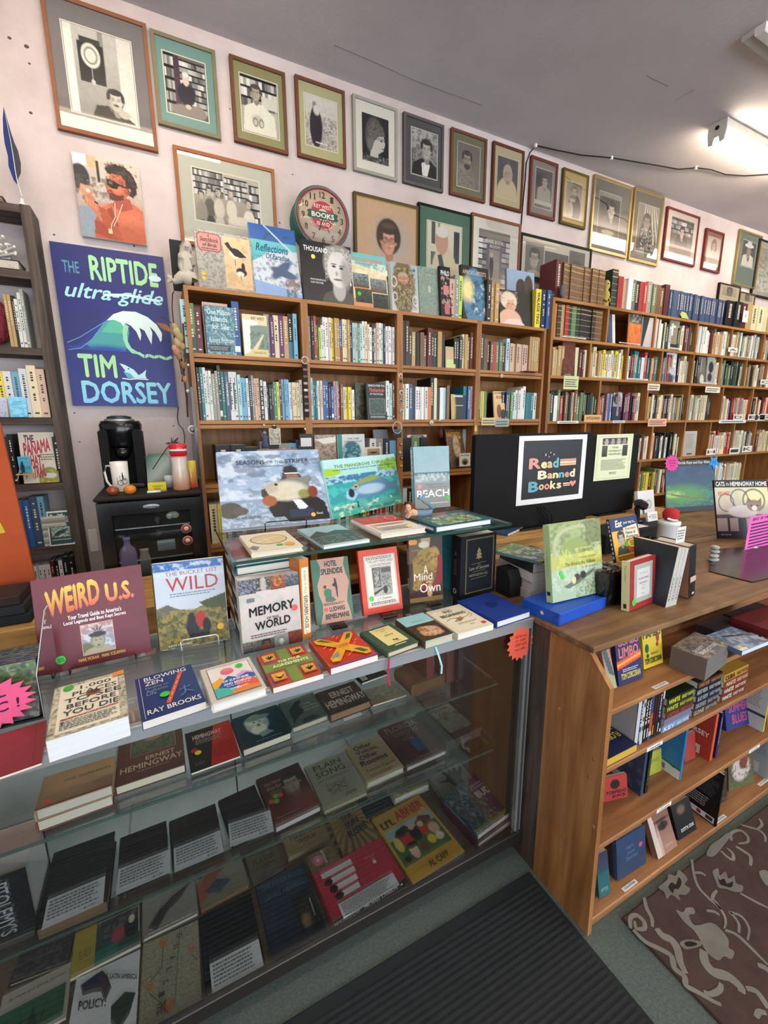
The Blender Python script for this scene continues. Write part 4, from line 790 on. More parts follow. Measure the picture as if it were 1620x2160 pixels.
stand('brown paperback showing a figure in a gold doublet and red sleeve, white title',(862,1135,931,1124.5,934.5,1264.6,865,1274),CT,.014,'7a5c38',
[P(('bg','3a2c1c','4a3020'),('r',0,0,.35,.4,'6a5434'),('e',.5,.05,.14,.16,'c89878',.15),('p',[(.1,.8),(.12,.35),(.3,.22),(.55,.17),(.8,.22),(.92,.35),(.8,.6),(.7,.8),(.3,.85)],'a0803c'),('e',.75,.32,.16,.14,'b89048',.3),('p',[(.86,.3),(1,.32),(1,.7),(.8,.85),(.6,.92),(.62,.8),(.82,.6)],'8a1f2c'),('e',.45,.78,.1,.1,'8a2030',.2),('N','5a4420',14,.55,3,(.15,.25,.85,.8)),('e',.45,.14,.16,.05,'d8d0b8',.3),('p',[(0,.85),(.4,.8),(.9,.9),(1,1),(0,1)],'3a1c18'),('e',.6,.84,.08,.1,'c8a078',.3),('r',0,.93,1,1,'8c7448')),
T('A',.42,.45,.55,.58,'f4f0e8',0),T('Mind',.14,.565,.68,.67,'f4f0e8',0),T('of Its',.48,.69,.66,.72,'f4f0e8',0),T('Own',.30,.72,.92,.86,'f4f0e8',0),T('DAVID',.08,.2,.28,.225,'b0a078',1),T('D',.02,.05,.02,.05),('e',.07,.09,.075,0,'f09838'),('e',.17,.09,.075,0,'f09838')],
sp=[('r',0,.18,1,.42,'d0d4d8'),('r',0,.62,1,.78,'d0d4d8'),('r',.1,.44,.9,.60,'6a5034')],hard=False)
acstand((892,1271,922,1266),CT,.05,'clear acrylic stand under the gold doublet paperback')
stand('large black hardback with gold rounded border and small gold tree emblem',(974.6,1134.5,1046,1122,1042,1247,969.5,1266),CT,.05,'141820',
[('f',.14,.05,.93,.93,.0022,'8c8058'),('f',.17,.065,.90,.915,.001,'6c6448'),('p',[(.50,.2),(.56,.27),(.53,.27),(.59,.33),(.54,.33),(.6,.38),(.51,.38),(.51,.4),(.49,.4),(.49,.38),(.42,.38),(.46,.33),(.42,.33),(.47,.27),(.44,.27)],'8c8058'),('l',[(.3,.46),(.72,.45)],.001,'a09878'),T('THE',.47,.47,.55,.485,'a8a490',0),T('Law of Success',.24,.50,.80,.555,'a8a490',0),('l',[(.34,.585),(.7,.58)],.001,'a09878'),T('NAPOLEON HILL',.24,.62,.78,.66,'98947c',0),('l',[(.28,.7),(.74,.69)],.001,'a09878')],
sp=[('p',[(.5,.22),(.66,.30),(.34,.30)],'6a4038'),T('THE LAW OF SUCCESS',.35,.36,.65,.62,'6a5450',1,0,90),('e',.5,.88,.2,0,'a8a8a8'),('e',.5,.88,.12,0,'141820')],mat=CLOTHY,pcol='d8d4c8')
flat('fat cream paperback lying flat at the left end of the case, ragged printed border',(117.4,1453.5,263,1413,269,1511,93,1567),CT,.046,'e0d8c0',
[P(('bg','b8b4a0','a8a48c'),('N','4a5a50',18,.54,3),('N','e0d8c0',14,.5,7)),('r',.09,.06,.90,.95,'ece4cf'),T('1,000',.36,.10,.80,.19,'3a4a52',1),T('PLACES',.26,.21,.88,.30,'3a4a52',1),T('TO SEE',.16,.33,.94,.42,'3a4a52',1),T('BEFORE',.20,.45,.86,.54,'3a4a52',1),T('YOU DIE',.16,.57,.90,.67,'3a4a52',1),
('e',.55,.33,.10,.05,'8a5a44'),('p',[(.45,.30),(.58,.27),(.64,.31),(.56,.36)],'5a3c34'),('p',[(.14,.72),(.88,.695),(.90,.71),(.14,.74)],'a03030'),T('A TRAVELER\'S LIFE LIST',.2,.715,.8,.73,'e8d0c8',1),W(.14,.76,.88,.92,5,'5a6a70'),T('T',.14,.78,.2,.84,'333',1),('p',[(.84,.02),(1,0),(1,.10),(.82,.12)],'e8964c'),dot(.2,.11,.075,'38b848')],hard=False,pcol='eceef0',cell=.002)
flat('navy paperback with an orange bamboo flute drawn diagonally, second from the left',(290,1433,408,1399,427,1478,293,1531),CT,.020,'26386c',
[P(('bg','283c74','22346a'),('n',.06,8)),T('BLOWING',.14,.04,.88,.14,'e4e4e4',1),T('ZEN',.14,.165,.45,.26,'e4e4e4',1),T('Finding an',.14,.30,.52,.36,'8aa0b8',0),T('Authentic',.14,.37,.50,.43,'8aa0b8',0),T('Life',.14,.44,.30,.50,'8aa0b8',0),T('RAY BROOKS',.10,.82,.96,.92,'e4e4e4',1),('l',[(.06,.02),(.06,.98)],.001,'c8d0d8'),
('l',[(.78,.14),(.44,.80)],.010,'d8583c'),('l',[(.75,.2),(.47,.74)],.0025,'f0a080')]+[('e',.745-.06*k,.22+.115*k,.014,0,'6a2018')for k in range(5)]+[('l',[(.66,.6),(.86,.56)],.003,'5a78a8'),('l',[(.76,.52),(.74,.70),(.66,.74)],.003,'5a78a8'),('l',[(.74,.62),(.88,.72)],.003,'5a78a8'),dot(.42,.6,.085)],hard=False,pcol='e8e2d8')
flat('grey bordered hardback with coloured mountain shapes and a pink sun, lying flat',(423,1414,526,1384,562,1450,446,1488),CT,.023,'cfc8be',
[('r',.10,.07,.93,.93,'2a2a2a'),('r',.11,.08,.92,.92,'ece8e4'),('e',.46,.27,.13,.10,'f08080'),('p',[(.33,.27),(.59,.27),(.57,.33),(.46,.37),(.35,.33)],'e86a9a'),('p',[(.11,.5),(.2,.47),(.28,.4),(.36,.5),(.36,.62),(.11,.7)],'e8b030'),('p',[(.6,.45),(.74,.37),(.92,.46),(.92,.6),(.6,.6)],'d8a8d8'),('p',[(.2,.66),(.34,.5),(.44,.42),(.6,.52),(.8,.45),(.92,.52),(.92,.62),(.5,.76),(.2,.8)],'2c5cb0'),('p',[(.5,.68),(.72,.56),(.86,.62),(.92,.7),(.92,.84),(.6,.82)],'e06050'),('p',[(.11,.66),(.3,.72),(.5,.80),(.5,.92),(.11,.92)],'4cb8a8'),('p',[(.4,.84),(.7,.8),(.92,.84),(.92,.92),(.4,.92)],'e88838'),
T('OF SUNSHINE',.30,.53,.80,.59,'fff',2),T('AND BEDBUGS',.30,.62,.82,.68,'fff',2),W(.34,.70,.8,.73,1,'eee'),T('GRATIANO',.38,.78,.72,.82,'fff',1),dot(.72,.22,.075),T('Gabrielle',.4,.12,.6,.145,'a090a0',0)],pcol='f0eee8')
PET=lambda x,y:[('f',x-.14,y-.115,x+.14,y+.115,.001,'6a4820'),Pb(x-.13,y-.105,x+.13,y+.105,('bg','e8a848','d87838'),('e',.5,.5,.3,.3,'f0c870',.8))]+[('p',[(x,y+.07),(x+dx*.6-.02,y-.01),(x+dx,y-dy),(x+dx*.6+.02,y+.01)],'1c2418')for dx,dy in((-.10,.02),(-.06,.06),(0,.08),(.06,.06),(.10,.02))]
flat('colourful flat paperback with four orange lotus squares on a green cross',(540,1382,635,1360,686,1420,575,1452),CT,.016,'a83a28',
[P(('bg','b0482c','c0502c'),('N','4a5a78',6,.52,3),('n',.1,14)),('r',.40,0,.62,1,'7a9440'),('r',0,.38,1,.60,'7a9440')]+PET(.2,.19)+PET(.8,.19)+PET(.2,.80)+PET(.8,.80)+[T('THE FOUR',.30,.40,.78,.47,'ecf0c0',2),T('AGREEMENTS',.16,.50,.90,.58,'ecf0c0',2),('e',.2,.80,.06,0,'e8b840')],hard=False,pcol='f0ece0')
flat('red flat paperback with a big orange X of ribbons and purple checked edge',(648.6,1352,744,1331,797,1380,699,1412),CT,.019,'c83c28',
[P(('bg','d04028','c83c24'),('n',.1,10)),('r',0,0,1,.04,'7a5a90'),('r',0,0,.035,1,'d88838'),('r',0,.95,1,1,'7a5a90')]+[('r',0,.06*k,.035,.06*k+.03,'a83020')for k in range(16)]+[('p',[(.06,.1),(.2,.06),(.5,.36),(.78,.05),(.92,.08),(.9,.2),(.66,.48),(.95,.76),(.92,.9),(.8,.92),(.5,.64),(.25,.92),(.1,.9),(.1,.78),(.38,.5),(.06,.22)],'ecac34'),('p',[(.1,.13),(.22,.12),(.4,.3),(.28,.26)],'3c6a38'),('p',[(.88,.12),(.78,.14),(.66,.32),(.8,.26)],'3c6a38'),('p',[(.9,.84),(.78,.84),(.66,.66),(.8,.7)],'3c6a38'),('p',[(.14,.86),(.18,.72),(.36,.62),(.3,.78)],'8a9098'),T('THE MASTERY',.34,.44,.68,.475,'c85018',1),T('OF LOVE',.4,.5,.62,.54,'c85018',1),('e',.2,.86,.07,0,'e8c840')]+[('l',[(x,y),(x+.08,y-.05)],.002,'f0c0b0')for x,y in((.45,.15),(.5,.22),(.12,.45),(.2,.55),(.8,.45),(.72,.55),(.45,.85),(.55,.78))],hard=False,pcol='f0ece4')
gj=flat('small green cloth hardback with a pale yellow label, red ribbon marker hanging out',(764,1334,825,1313,880,1353,817,1380),CT,.018,'47604e',
[('r',.20,.07,.86,.80,'ecdf98'),T('The Straight',.38,.13,.66,.18,'6a7a50',0,.2),T('Line',.46,.20,.60,.25,'6a7a50',0,.2),('e',.54,.33,.02,0,'8a8a5a'),W(.42,.40,.7,.46,2,'7a8060'),('p',[(.46,.68),(.5,.62),(.54,.68),(.6,.63),(.64,.70)],'4a5a40'),W(.44,.73,.68,.76,1,'7a8060'),('r',.35,.86,.70,.89,'d8e0c0')],mat=CLOTHY,pcol='e0c8a8')
flat('small book with pale blue top band and a painted curled nude, blue ribbon marker',(833,1307,894,1292,955,1336,898,1354),CT,.024,'8ec8d4',
[('r',0,0,1,.40,'9fd4de'),T('Bed Time Tales',.30,.24,.72,.30,'4a7a8c',0,.2),Pb(0,.40,1,1,('bg','3a2a24','4a382c'),('e',.5,.55,.34,.3,'c8a080',.1),('e',.35,.3,.16,.14,'b07840',.2),('e',.6,.35,.26,.12,'d8b090',.2,.4),('e',.4,.6,.26,.08,'d8b090',.2,-.4),('e',.65,.72,.18,.12,'e0bc9c',.3),('N','6a4830',10,.58,4))],spcol='4a3c30',pcol='d8c8a8')
flat('cream flat paperback with a thin ruled border and an inky flourish',(898,1293,968,1274,1043,1318,966,1337),CT,.019,'eee6cc',
[('r',0,0,1,1,'efe8d0'),('f',.06,.05,.94,.95,.0008,'a8a088'),T('THE',.44,.09,.52,.11,'4a4438',0),T('END',.34,.13,.60,.22,'3c382e',1),T('OF THE',.42,.245,.56,.265,'4a4438',0),T('BEGINNING',.14,.29,.84,.39,'3c382e',1),('l',[(.14,.52),(.3,.46),(.5,.5),(.42,.62),(.3,.60),(.5,.54),(.74,.50),(.88,.42),(.9,.5),(.76,.56)],.0016,'4a4438'),('p',[(.4,.52),(.56,.47),(.6,.55),(.46,.62)],'a8805c'),T('AVI',.52,.78,.64,.84,'8a8270',0),W(.3,.68,.86,.74,2,'a8a088'),('e',.86,.86,.06,0,'e05048')],hard=False,pcol='f0ece4')
flat('royal blue cloth hardback lying flat at the right corner of the case',(971,1268.5,1034,1246.5,1114,1289,1047,1314),CT,.024,'1c3a90',
[('p',[(.40,.38),(.46,.30),(.52,.40),(.58,.31),(.62,.42),(.70,.44),(.60,.54),(.52,.52),(.46,.57),(.36,.50)],'152c74'),('e',.5,.46,.03,0,'152c74')],mat=CLOTHY,pcol='e8e6e0')
for lab,px,col,z in(('red ribbon marker hanging over the case edge from the green book',((880,1354),(821,1392),(820,1400),(818,1425),(823,1446)),'b03048',CT),('pale blue ribbon marker curling over the case edge',((905,1350),(915,1362),(926,1385),(932,1405),(931,1421)),'a8d8dc',CT)):
 w=.003;P0=onz(px[1][0],px[1][1],CT+.006)if z else 0
 pts=[]
 for i,(x,y)in enumerate(px[1:]):pts.append(ony(x,y,CY0-.012))
 pts[0]=ony(px[1][0],px[1][1],CY0+.004);pts[0][2]=max(pts[0][2],CT+.004)
 mb=MB();vs=[]
 for q in pts:vs+=[q+np.array([-w,0,0]),q+np.array([w,0,0])]
 mb.add(vs,[(2*i,2*i+1,2*i+3,2*i+2)for i in range(len(pts)-1)],col)
 o=mb.build('ribbon',PAPER);tag(o,lab,'ribbon');md=o.modifiers.new('t','SOLIDIFY');md.thickness=.0006
 # ---------------------------------------------------------------- stacks that carry the riser
def pile(n,x0,x1,y0,y1,z0,z1,cols,labf,group,pcol='e6e0d4',lh='left',top=None):
 hgt=(z1-z0)/n
 for i in range(n):
  j=random.Random(i*7+3);dx=j.uniform(-.003,.003);w=y1-y0;h=x1-x0
  c=np.array([(x0+x1)/2+dx,y0,z0+hgt*(i+1)])
  M=frame_M(c,(1,0,0),(0,1,0))
  cc=cols[i%len(cols)]
  book(labf(i),M,x1-x0-.004,y1-y0-.006,hgt-.0012,cc[0],(top if i==n-1 and top else()),sp=cc[1],spcol=cc[0],pcol=pcol,group=group)
ords=['bottom','second','third','fourth','fifth','sixth','seventh','eighth','ninth','tenth','eleventh','twelfth','thirteenth']
SPS=lambda a,b:[('r',.0,.0,1,.5,a),('r',.0,.5,1,1,b)]
pile(10,.150,.335,1.235,1.46,CT,RZ-.0125,[('1f5a62',SPS('e6e6e2','24646c')),('2a6a72',SPS('a83028','e8e8e4'))],
lambda i:'teal, red and white hardback, %s in the pile under the riser at left'%(ords[i]+(' from bottom' if i else ' one')if i<9 else 'topmost'),'pile of identical spined hardbacks under the glass riser',top=[P(('bg','b83030','a82c2c')),T('THE',.2,.1,.4,.16,'3a1010',2),T('NUMBER',.2,.2,.8,.3,'3a1010',2)])
pile(8,.935,1.08,1.30,1.50,CT,RZ-.0125,[('2c8494',[('r',0,0,1,1,'2a7f90'),('r',.1,.2,.9,.7,'3f98a4')])],
lambda i:'teal cloth-backed book, %s of the pile behind the black gold-bordered hardback'%(ords[i]+(' from the bottom' if i else '')),'pile of teal books under the right of the riser')
# ---------------------------------------------------------------- on the riser
stand('wide photographic book of a hooded angler holding a striped bass, grey sea behind',(453,964,664,958,699,1106,471,1127),RZ,.026,'c4d2dc',
[P(('bg','90a8c4','9fb4cc'),('N','d0dce8',5,.48,3,(0,0,1,.7)),('N','5c7088',6,.55,9,(0,0,1,.66)),('r',0,.66,1,1,'8498b0'),('N','b8c8d8',24,.52,4,(0,.7,1,1)),('e',.08,.78,.11,.10,'4a4a44',.1),('e',.17,.80,.07,.05,'55524a',.2),
('p',[(.58,.40),(.62,.24),(.70,.22),(.78,.38),(.82,.5),(.55,.5)],'3a4048'),('e',.69,.38,.06,.07,'8a6450',.2),('e',.68,.29,.07,.06,'2a2e34',.2),('r',.62,.32,.76,.345,'c8ccd0'),('p',[(.42,.78),(.52,.7),(.7,.66),(.85,.62),(.97,.75),(1,.98),(.6,.98),(.56,.9),(.46,.9)],'16181e'),('p',[(.66,.7),(.74,.7),(.80,.8),(.72,.85)],'d8dce0'),('r',.62,.82,.85,.92,'24304c'),
('p',[(.38,.56),(.40,.50),(.48,.46),(.55,.43),(.68,.39),(.78,.40),(.86,.36),(.885,.42),(.84,.5),(.88,.58),(.80,.64),(.70,.70),(.58,.69),(.48,.66),(.40,.64)],'7c7f7a'),('e',.62,.57,.2,.13,'c8c4b0',.35),('e',.78,.62,.06,.06,'8a8a4c',.4),('e',.46,.53,.07,.06,'b0aa94',.5),('e',.52,.48,.018,.018,'1a1a1a',.2),('p',[(.37,.55),(.41,.52),(.44,.62),(.38,.66)],'3a3a38'),('e',.44,.69,.07,.07,'9a5c38',.2),('e',.87,.60,.05,.08,'7a3a28',.2),('n',.12,40)),
T('SEASONS',.17,.13,.44,.19,'2c3440',1),T('OF THE',.46,.145,.62,.185,'2c3440',0),T('STRIPER',.64,.13,.88,.19,'2c3440',1),T('Pursuing the Great American Gamefish',.29,.205,.74,.24,'4a5868',0),T('WILLIAM SISSON',.08,.865,.34,.90,'2c3440',0),('e',.835,.91,.022,0,'f0b040'),T('Rizzoli',.87,.88,.93,.91,'ddd',0)],pcol='f0f2f2',spcol='e8eef0')
addeasel((0,0,0,0,699,1106,471,1127),'black wire easel lip beneath the angler book',.14,'1c1a1a',RZ,.02)
stand('bright book cover of a painted tarpon leaping under mangroves, green title',(680,971,831,962,850,1062,703,1098),RZ,.014,'a8dcd8',
[P(('bg','b8e0e0','3cb4a0'),('e',0,.22,.2,.07,'a0c838',.2),('e',.95,.2,.22,.12,'90c048',.2),('N','4a8a38',12,.55,3,(.7,.05,1,.35)),('r',0,.30,1,.42,'3a7898'),('N','b8e4ec',12,.52,5,(0,.28,1,.44)),('r',0,.42,1,.8,'48b8b0'),('N','2c8c94',8,.5,4,(0,.42,1,.9)),
('p',[(.22,.62),(.3,.5),(.4,.42),(.58,.34),(.72,.4),(.88,.55),(.98,.44),(.95,.62),(1,.78),(.88,.66),(.74,.72),(.5,.76),(.36,.74)],'5c88a8'),('p',[(.32,.5),(.42,.42),(.58,.35),(.74,.42),(.6,.46)],'8a9c58'),('e',.55,.6,.2,.09,'a8c4d8',.4),('p',[(.22,.58),(.3,.52),(.36,.66),(.3,.76),(.2,.7)],'9ac8e8'),('e',.28,.62,.04,.08,'24201c',.3),('e',.35,.52,.035,.035,'c8b070',.2),('e',.35,.52,.018,.018,'141414',.2),('r',.25,.78,.27,.9,'2a3a40'),('r',.33,.78,.35,.9,'2a3a40'),('N','e8f4d0',9,.55,8,(0,.8,1,1))),
T('THE MANGROVE',.12,.10,.60,.16,'6a8c20',2),T('DIARIES',.63,.09,.92,.15,'88b050',2),T('WHAT EVERY TROPICAL FLATS FLY FISHER NEEDS TO KNOW',.10,.18,.95,.205,'20484c',1),W(.4,.92,.9,.97,2,'444')])
stand('grey-blue seaside book standing open-edge right, white title low on the cover',(873,944,945,942,950,1070,876,1076),RZ,.022,'7c98a4',
[P(('bg','8cb0bc','a8b0a8'),('r',0,.42,1,.46,'4a6c7c'),('r',0,.46,1,.60,'8a9a9c'),('N','c8d0d0',16,.5,3,(0,.44,1,.56)),('r',0,.6,1,1,'8c8c88'),('n',.05,30)),T('STORIES BY THE',.3,.60,.8,.63,'5a6a70',0),T('SAND AND SEA',.4,.645,.92,.67,'5a6a70',0),T('BEACH',.06,.70,.97,.82,'f4f4f4',1),('e',.14,.64,.06,0,'d88878'),dot(.93,.84,.06),W(.3,.9,.97,.93,1,'ddd')],
sp=[('r',0,0,1,1,'8ab4c4'),T('BEACH',.15,.05,.85,.5,'e8f0f4',2,0,90)],pcol='e8e8e4')
flat('cream square book with an oval drawing lying flat on the riser at left',(500,1131,601,1119.5,641,1152,536,1165),RZ,.016,'e4dcc0',
[('r',0,0,1,1,'e6dec4'),('e',.5,.42,.38,.28,'6a5c4c'),('e',.5,.42,.36,.26,'ddc898'),('l',[(.2,.55),(.7,.3)],.004,'f0ecd8'),('l',[(.4,.35),(.5,.6)],.004,'f0ecd8'),('e',.60,.80,.07,0,'48b850'),('e',.80,.82,.10,.10,'e8a850'),('p',[(0,.8),(.1,.7),(.2,.8),(.1,.95)],'8a8478')])
flat('thin pale blue edged book of a dark hill and water, flat on the riser',(627,1117,715,1106,778,1138,683,1154),RZ,.009,'b8d4dc',
[P(('bg','a8ccd8','8fb0b8'),('p',[(0,.5),(.3,.25),(.45,.4),(.7,.3),(1,.4),(1,.55),(0,.55)],'44564c'),('r',0,.52,1,.95,'3a4844'),('N','8a9c98',20,.55,3,(0,.55,1,1)),('r',0,.95,1,1,'e8ecec')),('l',[(.2,.56),(.7,.56)],.002,'dde')],pcol='e8f0f0',hard=False)
flat('red and white hardback with small lettering lying flat mid riser',(742,1095,829,1086,894,1112,806,1128),RZ,.017,'e8e4dc',
[('r',0,0,1,.45,'c83c34'),('r',0,.45,1,1,'ece6da'),('e',.8,.2,.12,.13,'e8d0c8'),('e',.8,.2,.10,.11,'c83c34'),T('TRUE CRIME',.1,.12,.55,.32,'e88070',1),W(.15,.52,.9,.62,3,'b03a30'),W(.15,.7,.85,.9,4,'777'),('l',[(.08,.5),(.08,.95)],.002,'a03028'),('l',[(.12,.5),(.12,.95)],.001,'a03028'),('e',.72,.85,.07,0,'e8e060')])
flat('large deep teal edged hardback with a green pictorial panel, flat at riser right',(861,1091,968,1076,1038,1094,918,1112),RZ,.021,'2c5c6c',
[('r',0,0,1,1,'2f6272'),Pb(.1,.2,.9,.95,('bg','6a8c7c','8aa860'),('N','e0e8e0',10,.55,3),('N','2c4840',8,.5,7)),('p',[(.0,.0),(.75,.0),(.6,.16),(0,.2)],'9a5844')],pcol='f0f0ec',sp=[('r',0,0,1,1,'245060'),('r',.3,.1,.7,.4,'b89850'),('r',.3,.45,.7,.95,'c8d4d8')])
def fig_mermaid():
 z=RZ+.0225;c=onz(893,1092,z)
 t=thing('mermaid_figurine','small reclining mermaid figurine with long brown hair and a blue tail','figurine',Matrix.Translation((c[0],c[1],z)))
 q=lambda x,y,s=1.32:ony(x,y,s)
 Y=c[1]
 A=lambda L:[ony(x,y,Y)for x,y in L]
 MB().tube(A([(857,1092),(862,1084),(870,1080),(878,1083)]),[.006,.011,.013,.012],'d8ac90',10).build('torso',MATTE,t,ID)
 h=ony(861,1071,Y);MB().ball(h,(.011,.011,.013),'dcb096',12,8).build('head',MATTE,t,ID)
 for dx in(-3,2):
  e=ony(861+dx,1071,Y-.0115);MB().ball(e,.0014,'3a2a20',6,4).build('eye',GLOSS,t,ID)
 mo=ony(860,1076.5,Y-.010);MB().ball(mo,(.003,.001,.001),'a84c40',6,4).build('mouth',MATTE,t,ID)
 hb=MB()
 for L in([(855,1066),(851,1076),(850,1088)],[(862,1060),(872,1068),(880,1082)],[(866,1064),(876,1076),(881,1090)],[(858,1060),(853,1068),(852,1080)],[(862,1061),(870,1072),(874,1084)]):
  hb.tube([p+np.array([0,.006,0])for p in A(L)],[.006,.009,.005],'6a3c28',8)
 hb.build('hair',MATTE,t,ID)
 MB().tube([p+np.array([0,-.010,0])for p in A([(868,1080),(862,1086),(858,1092),(860,1080)])],.0035,'dcb096',8).build('arm',MATTE,t,ID)
 MB().tube(A([(878,1082),(892,1083),(908,1080),(914,1072),(905,1064),(894,1058),(889,1054)]),[.012,.013,.012,.009,.007,.005,.003],'6f8ba0',10).build('tail',MATTE,t,ID)
 MB().tube(A([(889,1054),(884,1050),(886,1044)]),[.003,.008,.001],'7c98ac',8).tube(A([(889,1054),(893,1048),(898,1040)]),[.003,.007,.001],'7c98ac',8).build('fin',MATTE,t,ID)
fig_mermaid()
# ---------------------------------------------------------------- inside the case
flat('tan jacketed hardback with a pink sticker, front left of the upper glass shelf',(92,1640,243,1594,237,1657,73,1712),S1Z+.031,.028,'a08868',
[P(('bg','a88c68','9c8264'),('n',.1,4)),T('THE TORRENTS',.3,.3,.95,.38,'6a5a44',1),dot(.14,.84,.05,'e05a5a'),('r',0,.97,1,1,'8a3a30')],pcol='c8c0b0')
flat('plain hardback beneath the tan jacketed one on the upper glass shelf',(92,1666,243,1618,237,1676,74,1738),S1Z,.029,'7a4a3c',[],pcol='cfc6b4')
flat('brown jacketed hardback with a green picture panel and wide letters, upper glass shelf',(248,1563,381,1528,394,1612,245,1660),S1Z,.026,'5c4038',
[P(('bg','604238','583c34'),('n',.08,5)),('f',.19,.02,.88,.50,.001,'b09878'),Pb(.2,.03,.87,.49,('bg','6a6a5c','5a6450'),('N','3c4438',12,.5,3),('e',.5,.3,.2,.1,'9a8468',.3)),T('ERNEST',.42,.56,.86,.65,'b8ac94',1),T('HEMINGWAY',.06,.68,.97,.80,'b8ac94',1),W(.3,.83,.8,.86,1,'9a8c78')],pcol='d0c8b0')
flat('black and red slanted pamphlet with stickers on the upper glass shelf',(387,1548,483,1520,509,1594,405,1631),S1Z,.007,'201e20',
[('p',[(.62,0),(1,0),(1,1),(.40,1)],'b02a28'),T('HEMINGWAY',.14,.14,.76,.26,'c8b8a8',2),W(.18,.28,.78,.40,3,'9a8a80'),W(.5,.5,.95,.86,8,'8a2420'),('e',.13,.52,.07,0,'a03028'),('e',.2,.6,.07,0,'d0c840'),W(.1,.82,.3,.9,2,'666')],hard=False)
flat('dark teal hardback painted with a bearded old man, upper glass shelf',(488,1518,584,1486,613,1544,511,1585),S1Z,.024,'1f3640',
[P(('bg','22404a','1c323a'),('e',.45,.4,.24,.3,'8aa4a0',.15),('e',.42,.30,.2,.16,'b8c4b8',.4),('e',.45,.58,.16,.16,'c8d0c4',.3),('e',.5,.22,.26,.08,'6a8c88',.3),('e',.40,.34,.03,.02,'1c2c30',.3),('e',.52,.35,.03,.02,'1c2c30',.3),('e',.47,.46,.04,.05,'5a7c78',.4),('p',[(.4,.7),(.6,.66),(.7,.78),(.45,.84)],'7a9894'),('n',.15,16)),W(.3,.9,.85,.93,1,'90a8a8')],pcol='c8c0a8')
flat('grey-green hardback with a dark swooping figure, upper glass shelf',(588,1484,660,1461,694,1505,615,1540),S1Z,.02,'566a60',
[P(('bg','5c7066','4e6258'),('p',[(.1,.9),(.15,.4),(.4,.15),(.6,.1),(.45,.35),(.5,.6),(.3,.7)],'23322e'),('p',[(.3,.85),(.6,.8),(.8,.95),(.3,.98)],'2c3c38')),T('THE',.55,.3,.75,.36,'a8b4a4',0),T('OLD MAN',.5,.42,.9,.48,'a8b4a4',0),T('AND THE SEA',.48,.54,.94,.60,'a8b4a4',0)],pcol='b8ac94')
flat('brown jacketed book with tall white capitals and a card, upper glass shelf',(663,1463,745,1438,786,1478,697,1508),S1Z,.027,'3c3028',
[P(('bg','443830','382c26'),('N','5c4c40',10,.55,3)),T('ERNEST',.26,.16,.84,.42,'c4bcae',2),T('HEMINGWAY',.04,.50,.99,.80,'c4bcae',2)],pcol='8a6c50')
flat('thin grey-tan book with a faded seascape, upper glass shelf',(764,1456,833,1438,862,1464,785,1489),S1Z,.009,'7c7464',[P(('bg','8a8474','6c7268'),('N','a8a08c',8,.55,3),('r',0,.75,1,1,'8a7a60'))])
flat('tan cloth slipcased book at the right end of the upper glass shelf',(829,1412,902,1390,940,1424,872,1446),S1Z,.040,'86694c',[P(('bg','8a6e50','806448'),('n',.1,20))],mat=CLOTHY,pcol='7a5c40')
card('white price card propped against the book with tall white capitals',(720,1499,757,1487,758,1509,720,1523),S1Z+.001,'d4dce0',[T('First Edition',.1,.15,.85,.4,'8a98a8',0,.2),T('First Printing',.1,.55,.85,.8,'8a98a8',0,.2)])
blk=flat('small black leather wallet-like box with a white barcode, upper glass shelf',(748,1424,800,1406,819,1420,762,1443),S1Z+.01,.008,'16161a',[('r',.08,.3,.28,.85,'d8d8d8')]+[('r',.1+.03*k,.4,.113+.03*k,.8,'222')for k in range(5)]+[('e',.6,.4,.08,0,'888')],hard=False)
NC=lambda sd:[('w',.05,.08,.92,.80,6,'6a7078',sd),T('$100',.66,.84,.86,.95,'5a6068',0,.2)]
def worn(label,px,z,t,col,cpx,sd,pc='7a6448'):
 flat(label,px,z,t,col,[P(('bg',col,col),('n',.2,6,sd),('N','3a322c',22,.68,sd))],mat=CLOTHY,pcol=pc)
 card('handwritten note card lying on the '+label.split(',')[0],cpx,z+t+.0022,'d0d8dc',NC(sd),group='handwritten cards on the old books')
worn('large black worn hardback, front left of the lower glass shelf',(107,1800,238,1757,232,1902,82,1956),S2Z,.036,'15171a',(99,1899,221,1848,219,1903,89,1961),3)
worn('very dark brown worn hardback, second on the lower glass shelf',(253,1768,347,1733,360,1831,247,1874),S2Z,.022,'1e1817',(248,1835,358.6,1790,358.6,1841,246,1887),5,'8a6848')
worn('dark olive brown worn hardback, third on the lower glass shelf',(355,1733,454,1696,472,1780,366,1826),S2Z,.022,'262019',(364,1791.5,463,1751,473.7,1796,370,1839),7,'8a6848')
worn('black worn hardback next to the maroon portrait book, lower glass shelf',(463,1690,531,1656,580,1738,486,1776),S2Z,.022,'1a1516',(480,1738,569,1709,579,1752,487,1786),9,'8a7050')
flat('maroon-brown jacketed book with a young face and four stickers, lower glass shelf',(539,1645,628,1609,679,1700,581,1746),S2Z,.022,'3c2020',
[P(('bg','301c1c','6a2c20'),('F',.66,.36,.24,'a89484','201818',''),('e',.75,.75,.3,.2,'7a4030',.8)),T('Doc Harry',.10,.16,.48,.24,'a88c84',0,.3),T('Reader',.12,.26,.46,.34,'a88c84',0,.3),W(.15,.36,.45,.46,3,'8a6c64'),('e',.12,.55,.06,0,'e06050'),('e',.24,.48,.06,0,'80c050'),('e',.22,.58,.06,0,'80c050'),('e',.34,.5,.06,0,'e06050'),W(.1,.86,.6,.9,1,'a88c84')],pcol='d8d4cc')
